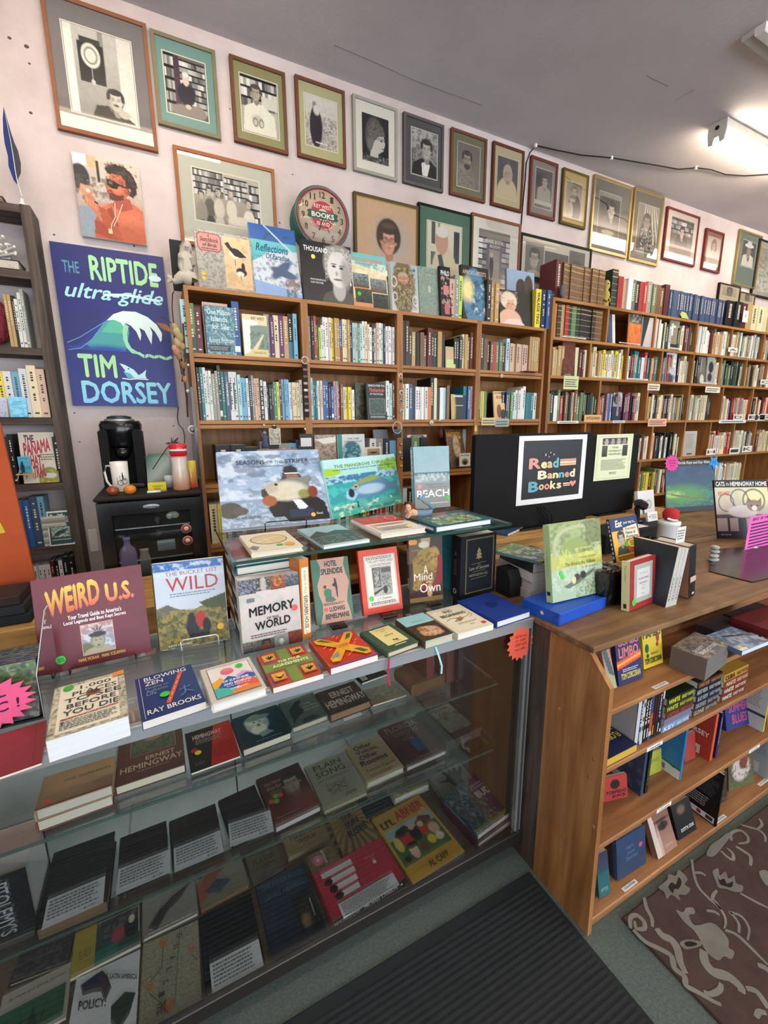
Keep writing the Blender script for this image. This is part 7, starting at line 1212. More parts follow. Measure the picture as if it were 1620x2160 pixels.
p=ony(1277,640,2.38);t=thing('yellow_figurine','small carved yellow figure beside the rust leather set','figurine',Matrix.Translation((p[0],2.385,Zt)))
MB().lathe([(.028,0),(.026,.03),(.018,.05),(.030,.08),(.026,.10),(.014,.115),(.026,.14),(.024,.17),(.012,.185)],'b8a458',14,Matrix.Translation((p[0],2.385,Zt))).build('body',MATTE,t,ID)
for s in(-1,1):MB().ball((p[0]+s*.010,2.362,Zt+.155),.005,'3a3020',8,6).build('eye',GLOSS,t,ID);MB().tube([(p[0]+s*.026,2.385,Zt+.08),(p[0]+s*.034,2.37,Zt+.05),(p[0]+s*.012,2.355,Zt+.03)],.007,'a89448',6).build('arm',MATTE,t,ID)
M=Matrix.Translation((2.572,2.345,Zt+.045))@Matrix.Scale(.9,4);o=MB().ball((0,0,0),(.03,.02,.05),'6a6660',12,8).build('stone_bookend',MATTE,None,M);tag(o,'grey stone bookend before the maroon volume','bookend')
p=ony(1449,657,BY-.01);M=frame_M((p[0],BY-.004,Zt+.001),(1,0,0),(0,.5,1));plate('pale green booklet leaning on the blue set','booklet','booklet',M,.10,.07,.002,'a4ac68')
p=ony(1573,670,BY-.01);M=Matrix.Translation((p[0],BY-.008,p[2]-.04));plate('white price card on the black volume at far right','price_card','card',M,.09,.10,.002,'d8d4d4',[W(.3,.3,.7,.6,2,'888')])
for lab,o4,ph,c in(('small thin black frame standing on top of the taller bookcase',(1520,595,1560,632),(1527,602,1554,628),'1a1816'),('smaller brown frame half hidden behind books at far right',(1563,614,1592,640),(1567,618,1588,638),'5c3c28')):
 pframe(lab,o4,ph,c,'c8b494',[('bg','b8a888','a89878'),('F',.5,.6,.2,'8a7860','4a4034')],fw=.01,bot=Zt+.001,group=None,Yf=WY-.024)
p=ony(385,620,BY-.03);t=thing('dried_plant','dried twig bundle with seed pods hanging on the left side of the bookcase','dried plant',Matrix.Translation((.135,2.38,1.9)))
D=lambda L:[ony(x,y,2.36)for x,y in L]
for L,r in(([(372,605),(364,620),(363,650),(366,680),(368,715),(374,740),(384,790)],.003),([(386,682),(388,710),(391,750),(388,785),(384,805)],.004),([(380,745),(388,790),(394,840),(396,880)],.005),([(340,668),(352,675),(363,682)],.0015)):
 MB().tube(D(L),r,'4a3024',6).build('twig',MATTE,t,ID)
for x,y,r,c in((368,690,.014,'a89468'),(372,700,.018,'b4a074'),(378,712,.02,'a08c60'),(374,722,.018,'b8a078'),(372,742,.016,'b07c64'),(368,735,.013,'c08c74'),(384,730,.014,'a08458'),(378,752,.012,'9a7048'),(386,770,.014,'8a6440'),(390,800,.012,'a0784c')):
 MB().ball(ony(x,y,2.35),(r,r*.7,r*1.3),c,8,6).build('seed_pod',MATTE,t,ID)
MB().prism([(0,0),(.05,.02),(.075,.045),(.03,.04)],.004,'8a5c3c',Matrix.Translation(ony(368,705,2.33))@Matrix.Rotation(math.radians(180),4,'Z')).build('leaf',MATTE,t,ID)
for x,y,r in((397,770,.004),(396,825,.006)):MB().ball(ony(x,y,2.335),r*1.4,'e0dcd0',8,6).build('pearl_pin',GLOSS,t,ID)
o=MB().box(.140,2.30,0,.150,2.60,1.78,'24282e',.006).build('dark_board',GLOSS);tag(o,'thin dark board standing against the left side of the pine bookcase','board')
c0=MB().tube([ony(x,y,2.6)for x,y in((376,858),(374,880),(377,895),(386,905),(390,920),(389,935))],.0022,'16161a',6).build('cable',MATTE);tag(c0,'thin black cable dangling beneath the blue poster','cable')
# ---------------------------------------------------------------- left bookcase faces and curios
def LB(label,p,z,t,col,items,Y=LY+.004,**k):return stand(label,p,z,t,col,items,Y=Y,tmax=12,**k)
LB('pale canal book with big stretched red and purple title leaning in the dark bookcase',(37,914,113,912,124,1007,50,1011),1.3405,.018,'d4ccb8',
[P(('bg','d8d0be','d0c8b4'),('e',.75,.95,.32,.26,'8a8a44',.1),('N','c8b84c',8,.55,3,(.5,.75,1,1)),('e',.75,.86,.2,.05,'c8ccc8',.2)),T('THE',.14,.05,.42,.20,'6a2c58',3),T('PANAMA',.10,.20,.86,.48,'a83c50',3,0,0,.10),T('HAT',.26,.44,.56,.66,'a83c50',3),T('TRAIL',.30,.66,.66,.92,'a83c50',3,0,0,.05),W(.55,.42,.95,.56,3,'6a6458')],pcol='dcd8cc')
eb=ony(52,1014,LY-.02);t=thing('mini_easel','tiny wooden easel holding a miniature blue canvas','easel',Matrix.Translation((eb[0],LY-.02,1.3405)))
E0=lambda x,y,dy=0:ony(x,y,LY-.02+dy)
MB().tube([E0(37,1012),E0(45,975)],.0022,'c4986a',5).build('leg',EASEL,t,ID);MB().tube([E0(73,1011),E0(62,975)],.0022,'c4986a',5).build('leg',EASEL,t,ID);MB().tube([E0(57,1009,.02),E0(54,975,.004)],.0022,'c4986a',5).build('leg',EASEL,t,ID)
a,b=E0(33,997,-.006),E0(74,1001,-.006);MB().box(a[0],LY-.028,b[2],b[0],LY-.014,b[2]+.006,'c4986a').build('ledge',EASEL,t,ID)
a,b=E0(36,964,-.006),E0(67,997,-.006);Mq=Matrix.Translation(((a[0]+b[0])/2,LY-.026,b[2]+.001));cvv=thing('mini_canvas','miniature blue canvas of a dark cat watching the sea on a tiny easel','painting',Mq);MB().box(-(b[0]-a[0])/2,0,0,(b[0]-a[0])/2,.006,a[2]-b[2],'5ab0d0').build('canvas',PAPER,cvv,Mq)
art('painting',b[0]-a[0],a[2]-b[2],[P(('bg','58b8e0','4ca8c8'),('r',0,.6,1,.8,'3a98b0'),('e',.3,.75,.18,.35,'28303c',.1),('e',.3,.42,.1,.1,'28303c',.1),('p',[(.21,.38),(.22,.28),(.3,.36),(.38,.28),(.39,.38)],'28303c')),W(.15,.08,.85,.16,1,'2c5c80')],cvv,Mq)
LB('small dark green booklet about a lost sea railroad, white bordered',(101,1078,149,1078,157,1139,104,1143),1.0405,.006,'dce4e0',
[('r',.05,.05,.95,.96,'2a4c4c'),T('THE',.40,.09,.64,.15,'e0e8e0',2),T('RAILROAD',.14,.17,.86,.24,'e0e8e0',2),T('THAT DIED',.12,.27,.88,.34,'e0e8e0',2),T('AT SEA',.28,.37,.76,.44,'e0e8e0',2),Pb(.12,.47,.90,.76,('bg','7c9488','3c5c58'),('N','d0dcd0',8,.5,3),('p',[(0,1),(.3,.4),(.9,.1),(.6,.6)],'243c3c')),('r',.12,.82,.9,.84,'c0ccc4'),('e',.17,.12,.06,0,'b8c4bc')],Y=LY-.006)
zz=1.0405
for i in range(13):
 o=MB().box(-.545,LY+.012,zz,-.452,LY+.13,zz+.0105,('c8c8bc','8c9488','a8ac9c')[i%3],.001).build('booklet',PAPER);tag(o,'thin green-grey booklet, %s in the flat pile behind the railroad booklet'%ORD[i]+' from bottom','booklet','flat pile of booklets in the dark bookcase');zz+=.0109
LB('small bright sky-blue painting propped on the fourth shelf',(18,839,53,838,58,874,22,875),1.6375,.006,'6cbcdc',[P(('bg','80ccec','5cb4dc'),('N','a0dcf0',6,.5,3)),W(.2,.2,.8,.4,2,'4c98b8')],Y=LY-.008)
LB('pale lilac patterned card propped left of the sky-blue painting',(0,838,14,838,17,875,0,876),1.6375,.005,'b8bcd0',[P(('bg','c0c4d8','b0b4c8'),('N','7c80a0',8,.6,3))],Y=LY-.008)
M=frame_M((-.62,LY+.003,2.2455+.038),(1,0,0),(0,1,0))
bk=book('thick dark plum book lying flat with white spine lettering, second shelf',M,.30,.12,.037,'3c2830',[],pcol='c8c0b0')
MBq=art('spine_lettering',.30,.037,[T('SELLERS',.35,.25,.62,.75,'d8d4d0',1),W(.74,.2,.80,.8,3,'c8c0c0'),W(.88,.2,.96,.8,3,'c8c0c0')],bk,M@Matrix(((1,0,0,0),(0,0,-1,.037),(0,1,0,-.0008),(0,0,0,1))))
t=thing('coral','white branching coral resting on the dark plum book','coral',Matrix.Translation((-.60,2.53,2.284)))
cb_=MB();r_=random.Random(5)
for i in range(60):
 a=r_.uniform(0,2*PI);e_=r_.uniform(.2,1.3);L_=r_.uniform(.05,.09);p0=np.array([-.575,2.53,2.286]);p1=p0+L_*.6*np.array([math.cos(a)*math.cos(e_),.5*math.sin(a)*math.cos(e_),math.sin(e_)]);p2=p0+L_*1.25*np.array([math.cos(a+.4)*math.cos(e_),.5*math.sin(a+.3)*math.cos(e_),math.sin(e_*1.02)]);cb_.tube([p0,p1,p2],[.007,.006,.004],'dcd8d0',5);cb_.ball(p2,.0065,'e4e0d8',6,4)
cb_.build('branches',PAPER,t,ID)
o=MB().lathe([(.02,0),(.026,.004),(.012,.02),(.003,.026)],'7a2c28',8,Matrix.Translation((-.560,2.49,2.2838))).build('red_shell',MATTE,None,ID);tag(o,'small dark red shell beside the white coral','shell')
t=thing('red_coral','large rough crimson coral lump on the third shelf of the dark bookcase','coral',Matrix.Translation((-.63,2.55,1.9355)))
mb=MB();mb.ball((0,0,0),(.085,.045,.098),'7c2c38',28,20);r_=random.Random(8);mb.v=[tuple(c_*(1+.13*r_.random())for c_ in v)for v in mb.v];mb.c=[tuple(q*k for q in c_[:3])+(1.,)for c_ in mb.c for k in(r_.uniform(.6,1.35),)]
mb.sm=[False]*len(mb.f);mb.build('coral_body',MATTE,t,Matrix.Translation((-.63,2.545,1.9355+.112)))
for i,(c,w_,h_,dx,lb_)in enumerate((('3c2c28',.22,.022,0,'dark brown book at the base of the pile on the dark bookcase top'),('6a4a40',.19,.026,-.014,'salmon banded book second in the pile on the dark bookcase top'),('3a3a34',.17,.030,-.022,'grey-green book on top of the pile beside the quill'))):
 z_=2.5025+(.0,.0225,.049)[i];M=frame_M((-.60+dx,LY+.012,z_+h_),(1,0,0),(0,1,0));book(lb_,M,w_,.10,h_,c,[],pcol='8a6c5c')
zq=2.5025;pq=ony(46,424,LY+.02)
t=thing('quill','long dark blue feather quill standing in a small white inkwell','quill',Matrix.Translation((pq[0],LY+.02,zq)))
MB().lathe([(.016,0),(.015,.006),(.008,.012),(.0065,.022),(.008,.026),(.003,.030)],'dcd8d0',14,Matrix.Translation((pq[0],LY+.02,zq))).build('inkwell',GLOSS,t,ID)
Q=[ony(x,y,LY+.02)for x,y in((46,414),(42,400),(37,385),(33,365),(28,330),(21,290),(14,255),(8,225))]
MB().tube(Q,[.0024,.002,.002,.0018,.0016,.0012,.001,.0006],'d8d0c0',5).build('shaft',PAPER,t,ID)
LV=[ony(x,y,LY+.022)for x,y in((36,389),(29,380),(22,362),(18,350),(17,330),(10,303),(7,280),(6,250),(8,225),(16,256),(25,285),(30,300),(38,318),(44,345),(44,365),(38,378))]
half=len(LV)//2+1
mb=MB();mb.add(Q[2:]+LV[:9],[(0,6,7,1),(1,7,8,9,2),(2,9,10,11,3),(3,11,12,4),(4,12,13,5),(5,13,14)],'24346c');mb.add(Q[2:]+LV[9:],[(0,1,12),(1,11,12),(1,2,10,11),(2,9,10),(2,3,8,9),(3,4,7,8),(4,5,6,7)],'3c3a44')
o=mb.build('vane',MATTE,t,ID);md=o.modifiers.new('t','SOLIDIFY');md.thickness=.0008
# ---------------------------------------------------------------- mini fridge and coffee things
FZ=1.312
fr_=wthing('mini_fridge','black glass door mini fridge below the coffee maker','fridge',-.07,2.3,.46)
BK='141416'
MB().box(-.272,2.13,.46,.128,2.56,FZ-.022,BK,.004).build('cabinet',MATTE,fr_,ID)
MB().box(-.278,2.085,FZ-.022,.134,2.565,FZ,'26221f',.008).build('top_panel',MATTE,fr_,ID)
for x0,x1,z0,z1 in((-.272,-.222,.50,FZ-.026),(.078,.128,.50,FZ-.026),(-.2215,.0775,FZ-.086,FZ-.026),(-.2215,.0775,.50,.55)):MB().box(x0,2.095,z0,x1,2.1295,z1,BK,.003).build('door_frame',GLOSS,fr_,ID)
MB().box(-.2215,2.112,.5505,.0775,2.116,FZ-.0865,'fff').build('door_glass',GLASS,fr_,ID)
MB().box(-.2215,2.1282,.5505,.0775,2.1296,FZ-.0865,'1a1c1c').build('dark_interior',MATTE,fr_,ID)
M=Matrix.Translation((-.072,2.0945,FZ-.054))@Matrix.Rotation(PI/2,4,'X')@Matrix.Diagonal((2.1,.62,1,1));MB().lathe([(.016,0),(.016,.002),(.014,.003),(.001,.003)],'9aa0a4',20).build('badge',METAL,fr_,M)
art('badge_lettering',.05,.012,[T('Danby',.05,.1,.95,.9,'2a2c30',1)],fr_,Matrix.Translation((-.072,2.091,FZ-.060)))
for x,y in((393,1115),(396,1140)):
 p=ony(x,y,2.093);M=Matrix.Translation((p[0],2.0945,p[2]))@Matrix.Rotation(PI/2,4,'X');o=MB().lathe([(.021,0),(.021,.0006)],'dcc4bc',24).lathe([(.019,.0008),(.019,.001)],'9a4c40',24).lathe([(.010,.0011),(.010,.0013)],'e0d0c8',16).build('sticker',PAPER,None,M);tag(o,'round white and brick red sticker on the fridge door, %s'%('upper' if y<1120 else 'lower'),'sticker','stickers on the fridge')
zs=float(ony(300,1100,2.118)[2])
for zc in(1.165,1.02):MB().box(-.218,2.1165,zc-.004,.074,2.1275,zc,'a8b0b4').build('wire_shelf',METAL,fr_,ID)
for(x,y0,y1,r,c,lab)in((275,1120,1195,.034,'6a6488','purple-blue milk bottle'),):
 p=ony(x,y1,2.06)
def inside(x,y,lab,mb,name,cat='bottle'):
 p=ony(x,y,2.045);o=mb.build(name,GLOSS,None,Matrix.Translation((p[0],2.045,p[2])));tag(o,lab,cat)
inn=Matrix.Diagonal((1,.22,1,1))
for x,yb,prof,c,lab,nm in((276,1210,[(.033,0),(.034,.01),(.034,.09),(.028,.115),(.014,.13),(.012,.15),(.015,.151),(.015,.165)],'6c6888','purple-grey plastic milk bottle behind the fridge glass','milk_bottle'),
(311,1215,[(.022,0),(.023,.08),(.018,.10),(.016,.115),(.018,.116),(.018,.128)],'7c8480','clear ribbed water bottle behind the fridge glass','water_bottle')):
 p=ony(x,yb,2.122);o=MB().lathe(prof,c,16,inn).build(nm,GLOSS,None,Matrix.Translation((p[0],2.1215,p[2])));tag(o,lab,'bottle')
p=ony(352,1163,2.122);o=MB().lathe([(.024,0),(.026,.004),(.026,.07),(.024,.074)],'5c7074',16,Matrix.Rotation(PI/2,4,'Y')@Matrix.Diagonal((1,.22,1,1))).build('bottle_pack',GLOSS,None,Matrix.Translation((p[0]-.035,2.1215,p[2]+.03)));tag(o,'grey-blue printed bottle lying sideways behind the fridge glass','bottle')
for i,(x,y)in enumerate(((358,1088),(370,1086),(364,1080))):
 p=ony(x,y,2.122);o=MB().ball((0,0,0),(.016,.004,.015),'8c9488',12,8).build('egg',GLOSS,None,Matrix.Translation((p[0],2.1215,p[2])));tag(o,'pale egg on the upper fridge shelf, %s'%('left','right','top')[i],'egg','eggs in the fridge')
o=MB().box(-.272,2.12,.0,.128,2.56,.459,'2a2622',.003).build('fridge_stand',MATTE);tag(o,'low dark stand hidden under the mini fridge','stand')
KY=2.32;kx=(ony(199,900,KY)[0]+ony(300,900,KY)[0])/2;KW=(ony(300,900,KY)[0]-ony(199,900,KY)[0])/2;kz1=ony(250,885,KY)[2];KH=kz1-FZ
t=wthing('coffee_maker','glossy black single-cup coffee maker with a silver ring lid','coffee maker',kx,KY+.08,FZ)
MB().box(kx-KW*.84,KY+.09,FZ,kx+KW*.92,KY+.24,FZ+KH*.86,'0c0e10',.012).build('body',MATTE,t,ID)
for s in(-1,1):MB().box(kx+s*KW*.72-.018,KY-.005,FZ,kx+s*KW*.72+.018,KY+.10,FZ+KH*.86,'0a0b0c',.010).build('side_column',MATTE,t,ID)
MB().box(kx-KW*.70,KY-.01,FZ,kx+KW*.80,KY+.088,FZ+.022,'17191b',.006).build('drip_tray',GLOSS,t,ID)
MB().lathe([(KW*.74,0),(KW*.80,.01),(KW*.92,.05),(KW*.96,.08),(KW*.86,.094)],'121416',26,Matrix.Translation((kx,KY+.11,FZ+KH*.60))@Matrix.Diagonal((1,1.1,KH*.40/.098,1))).build('brew_head',GLOSS,t,ID)
MB().lathe([(KW*.64,0),(KW*.66,.004),(KW*.66,.012),(KW*.58,.014)],'a8acac',28,Matrix.Translation((kx,KY+.08,kz1-.010))).build('silver_ring',METAL,t,ID)
MB().lathe([(KW*.56,0),(KW*.54,.010),(KW*.30,.016)],'24302e',24,Matrix.Translation((kx,KY+.08,kz1+.003))).build('lid',GLOSS,t,ID)
MB().lathe([(.012,0),(.028,.012),(.036,.05)],'0c0e10',18,Matrix.Translation((kx,KY+.03,FZ+KH*.43))).build('nozzle',GLOSS,t,ID)
def fr(x,y,Y):p=ony(x,y,Y);p[2]=FZ+.0005;return p
m0=fr(253,1000,2.255);t=wthing('mug','white mug with black cat and bicycle drawing before the coffee maker','mug',*m0)
MW=(ony(274,965,2.255)[0]-ony(235,965,2.255)[0])/2;MH=.13
MB().lathe([(MW*.86,0),(MW*.92,.004),(MW,MH),(MW*.93,MH),(MW*.9,MH*.9),(MW*.84,.01)],'e4e0d8',26,Matrix.Translation(m0),cap=False).lathe([(MW*.84,.009),(MW*.001,.0095)],'d0ccc4',26,Matrix.Translation(m0)).build('cup',GLOSS,t,ID)
MB().tube([m0+np.array([-MW*k,-.002,MH*z])for k,z in((.95,.86),(1.35,.88),(1.62,.66),(1.5,.36),(1.2,.2),(.9,.16))],.0048,'e4e0d8',8).build('handle',GLOSS,t,ID)
dm=MB()
for u,v,r in((.15,.3,.012),(.6,.34,.013)):
 for k in range(16):
  for q_ in(0,):
   a1,a2=2*PI*k/16,2*PI*(k+1)/16;f=lambda a,R_:(m0[0]+(MW*1.01)*math.sin(u-.1+R_*math.cos(a)/MW),m0[1]-(MW*1.01)*math.cos(u-.1+R_*math.cos(a)/MW),m0[2]+MH*v+R_*math.sin(a));dm.add([f(a1,r),f(a2,r),f(a2,r*.82),f(a1,r*.82)],[(0,1,2,3)],'3a3a38')
for u0,u1,v0,v1 in((.25,.42,.42,.56),(.28,.38,.56,.64),(.1,.6,.38,.40),(.0,.05,.3,.55),(-.3,-.26,.25,.5),(.6,.64,.34,.5)):
 f=lambda u,v:(m0[0]+(MW*1.012)*math.sin(u),m0[1]-(MW*1.012)*math.cos(u),m0[2]+MH*v);dm.add([f(u0,v0),f(u1,v0),f(u1,v1),f(u0,v1)],[(0,1,2,3)],'24241f')
dm.build('drawing',PAPER,t,ID)
for x,y,r,c,lab,nm in((237,1029,.0225,'8a4a2c','round glossy brown pastry-like ball beside the orange','brown_ball'),(273.5,1028,.023,'e0802c','small bright orange on the mini fridge','orange')):
 p=fr(x,y,2.12);o=MB().ball((0,0,r*.88),(r*1.05,r,r*.88),c,18,12).build(nm,GLOSS,None,Matrix.Translation(p));tag(o,lab,'orange' if nm=='orange' else 'pastry')
 if nm=='orange':MB().ball((0,0,r*1.74),(.004,.004,.0015),'5a6a38',8,4).build('stem_scar',MATTE,o,Matrix.Translation(p))
 else:MB().ball((.006,-.003,r*1.55),(.009,.007,.004),'c08a5c',8,5).ball((-.012,-.008,r*1.35),(.006,.006,.004),'5a2c1c',8,5).build('glaze',GLOSS,o,Matrix.Translation(p))
p=fr(330,1015,2.14);t=wthing('tea_box','small yellow cardboard box beside the orange','box',*p);MB().box(p[0]-.036,p[1],FZ+.0005,p[0]+.036,p[1]+.05,FZ+.038,'d8c838',.002).build('carton',PAPER,t,ID);art('lettering',.072,.038,[T('CREAM',.25,.25,.8,.45,'6a5818',1),T('SUGAR',.35,.55,.7,.75,'6a5818',1)],t,Matrix.Translation((p[0],p[1],FZ)))
p=fr(325,1021,2.10);t=wthing('marker_pen','white marker pen lying in front of the yellow box','pen',*p);MB().tube([p+np.array([-.03,0,.006]),p+np.array([.022,.002,.006])],.0055,'e0e4e0',10).build('barrel',GLOSS,t,ID);MB().tube([p+np.array([.022,.002,.006]),p+np.array([.048,.003,.006])],.0045,'6a6e6a',8).build('cap',GLOSS,t,ID)
p=fr(382,1015,2.15);JH=ony(382,935,2.15)[2]-FZ;t=wthing('creamer_jar','white creamer jar with a red lid and orange label foot','jar',*p)
MB().lathe([(.033,0),(.036,.006),(.034,JH*.35),(.030,JH*.5),(.034,JH*.68),(.033,JH*.74)],'0',22,Matrix.Translation(p),cols=['b87858','c48868','d8c4b4','e4dcd4','d8d0c8','c83038']).build('jar_body',GLOSS,t,ID)
MB().lathe([(.032,0),(.035,.004),(.036,JH*.22),(.032,JH*.25)],'c82c34',22,Matrix.Translation(p+np.array([0,0,JH*.745]))).build('lid',GLOSS,t,ID);MB().lathe([(.0365,0),(.0365,.008)],'e8e4e0',22,Matrix.Translation(p+np.array([0,0,JH*.84]))).build('white_band',GLOSS,t,ID)
p=fr(404,1010,2.20);t=wthing('yellow_tin','yellow and red lettered can behind the creamer jar','can',*p);MB().lathe([(.024,0),(.025,.004),(.025,.12),(.022,.126)],'0',18,Matrix.Translation(p),cols=['a83428','b84030','d0c040','c8b838']).build('can_body',GLOSS,t,ID)
p=fr(335,1012,2.30);t=wthing('green_bag','crumpled dark green and white bag behind the yellow box','bag',*p)
mb=MB();mb.box(p[0]-.045,p[1],FZ+.0005,p[0]+.05,p[1]+.05,FZ+.15,'3c6050',.01);r_=random.Random(3);mb.v=[(x+r_.uniform(-.008,.008),y+r_.uniform(-.008,.008),z if z<FZ+.02 else z+r_.uniform(-.012,.012))for x,y,z in mb.v];mb.c=[H(r_.choice(['3c6050','6a8478','a8b4ac','2c4c40']))for _ in mb.c];mb.build('bag_body',MATTE,t,ID)
p=fr(357,1010,2.26);t=wthing('dried_flower','dark dried flower stem leaning behind the creamer jar','dried flower',*p);MB().tube([ony(x,y,2.24)for x,y in((322,990),(335,970),(350,948),(362,935))],.002,'2c2024',5).build('stem',MATTE,t,ID)
fb_=MB();r_=random.Random(4);c_=ony(362,935,2.24)
for i in range(22):fb_.tube([c_,c_+np.array([r_.uniform(-.03,.035),r_.uniform(-.015,.015),r_.uniform(-.012,.03)])],[.003,.001],'54404a',4)
fb_.build('bloom',MATTE,t,ID)
p=fr(355,1005,2.27);o=MB().lathe([(.016,0),(.02,.055),(.018,.055),(.014,.004)],'c0c8c8',16,Matrix.Translation(p)).build('glass_cup',GLOSS,None,ID);tag(o,'small pale cup between the green bag and the creamer jar','cup')
a=ony(198,1140,WY-.006);o=struct(MB().box(a[0]-.02,WY-.008,a[2]-.06,a[0]+.016,WY,a[2]+.06,'e4e0d8',.002).build('trim_1',GLOSS))
# ---------------------------------------------------------------- shelves of the wooden counter
S1,S2,S3,S4=.785,.595,.325,.045
def st(label,p,z,t,col,items,hm=.5,**k):
 c,e,u,w,h,th=fitS(p,z,None,34,hmax=hm);c=c+np.array([0,0,t*math.sin(th)+.0006])
 return book(label,frame_M(c,e,u),w,h,t,col,items,**k)
st('pink and green paperback leaning at the left end of the top counter shelf',(1264,1378,1289,1367,1301,1452,1284,1459),S1,.008,'b87c64',[P(('bg','b86c54','88a07c'),('p',[(0,0),(.6,0),(1,.7),(.4,.6)],'2c4c50'))],.15,hard=False)
st('purple paperback with salmon capitals over a flame band, top counter shelf',(1294,1356,1348,1337,1356,1431,1305,1450),S1,.016,'2a2452',[P(('bg','2c2858','24245c'),('p',[(0,.48),(1,.34),(1,.52),(0,.66)],'d8502c'),('p',[(0,.54),(1,.40),(1,.46),(0,.60)],'f0a040')),T('GUMBO',.10,.02,.95,.16,'d87c74',2),T('LIMBO',.10,.19,.90,.42,'d87c74',2),T('TOM CORCORAN',.12,.76,.90,.90,'d8c858',2),W(.2,.66,.85,.74,2,'c8c8d8')],.145,hard=False)
st('yellow paperback with a green and a red footprint, top counter shelf',(1350,1336,1395,1320,1398,1399,1358,1414),S1,.014,'d0b438',[('r',0,0,1,1,'d4ba3c'),T('MAMBO',.04,.02,.96,.22,'2a3c24',3),('e',.2,.48,.1,.12,'1f5c34'),('e',.22,.68,.07,.06,'1f5c34'),('e',.78,.25,.08,.14,'98302a'),('e',.74,.44,.06,.06,'98302a'),W(.4,.62,.8,.68,2,'3a3018'),T('TOM CORCORAN',.06,.74,.92,.90,'2a3c24',2)],.145,hard=False)
def layer(label,p4,z0,t,col,items=(),**k):return flat(label,p4,z0,t,col,items,hard=False,**k)
base4=np.array([1402,1361,1475,1338,1549,1359,1487,1388.])
q4=[onz(base4[i],base4[i+1],S1+.075)for i in(0,2,4,6)]
for i in range(5):
 pp=[]
 for q in q4:pp+=list(proj(np.array([q[0],q[1],S1+.015*(i+1)])))
 layer('grey-brown paperback with pale slanting print, %s in the pile on the top counter shelf'%('bottom one','second up','middle one','fourth up','topmost')[i],pp,S1+.0002+.015*i,.0148,'6c625c',[P(('bg','8c7c70','5c5c68'),('N','b0a08c',7,.5,3),('N','3c3a40',9,.58,5)),T('SHARP',.1,.5,.5,.62,'d8dce0',1),T('SHOOTER',.12,.68,.8,.80,'d8dce0',1)]if i==4 else(),pcol='74706c',group='pile of identical grey-brown paperbacks')
layer('wide blue-grey sky photo paperback overlapping the grey-brown pile',(1495,1340,1537,1322,1614,1346,1570,1383),S1+.055,.016,'4c6c8c',[P(('bg','6c7c98','50607c'),('N','a8b4c8',6,.5,3),('p',[(.3,.2),(1,.5),(1,.6),(.3,.3)],'4a5040')),T('KEY WEST',.6,.3,.9,.38,'d8dce0',1),dot(.15,.85,.06,'d0d848'),('r',.0,.9,.25,1,'dcdcdc')],pcol='d0d8dc')
flat('dark red cloth hardback lying at the right end of the top counter shelf',(1550,1302,1612,1276,1690,1300,1628,1334),S1+.055,.032,'641c20',[],mat=CLOTHY,pcol='cfc8b0')
for i,(z_,x0,x1)in enumerate(((S1,1.745,1.93),(S1,1.94,2.2))):
 for k in range(3):book('dark book supporting the %s on the top counter shelf, %s'%(('sky photo paperback','red hardback')[i],('lowest','middle','top')[k]),frame_M((x0+(x1-x0)/2,.715,z_+.0182*(k+1)),(1,0,0),(0,1,0)),x1-x0-.01,.13,.018,'3a3a40',pcol='8a847c',hard=False)
def so(label,x,y,z,t,h,d,col,sp=None,spcol=None,backart=None,pcol='dcd8d0'):
 """book standing spine outward; x, y = pixel of the spine's lower left corner"""
 a=onz(x,y,z);M=frame_M((a[0]+t,a[1]+d/2,z+.0005),(0,1,0),(0,0,1.))
 o=book(label,M,d,h,t,col,(),sp=None,spcol=spcol,pcol=pcol,hard=False)
 if sp:art('spine_print',t,h,sp,o,Matrix.Translation((a[0]+t/2,a[1]-.0006,z+.0005)))
 if backart:art('cover_print',d,h,backart,o,Matrix.Translation((a[0]-.0002,a[1]+d/2,z+.0005))@Matrix.Rotation(-PI/2,4,'Z'))
 return o
xr=float(onz(1346,1571,S2+.026)[0])
book('navy paperback with yellow fore edge lying at the left of the second counter shelf',frame_M(((1.073+xr)/2,.700,S2+.0265),(1,0,0),(0,1,0)),xr-1.073,.165,.026,'1a2244',[('r',0,0,1,1,'1c2448'),T('MAN WHO',.45,.15,.9,.3,'d8c858',2,0,180),T('INVENTED',.3,.36,.95,.52,'d8c858',2,0,180),T('FLORIDA',.35,.58,.95,.72,'d8c858',2,0,180)],pcol='d0a840',hard=False)
WH=lambda c,s='WHITE',r=90:[('t',s,.25,.08,.8,.6,c,2,0,r),('r',.35,.7,.65,.9,c)]
X=float(onz(1349,1587,S2)[0]);Yy=.712
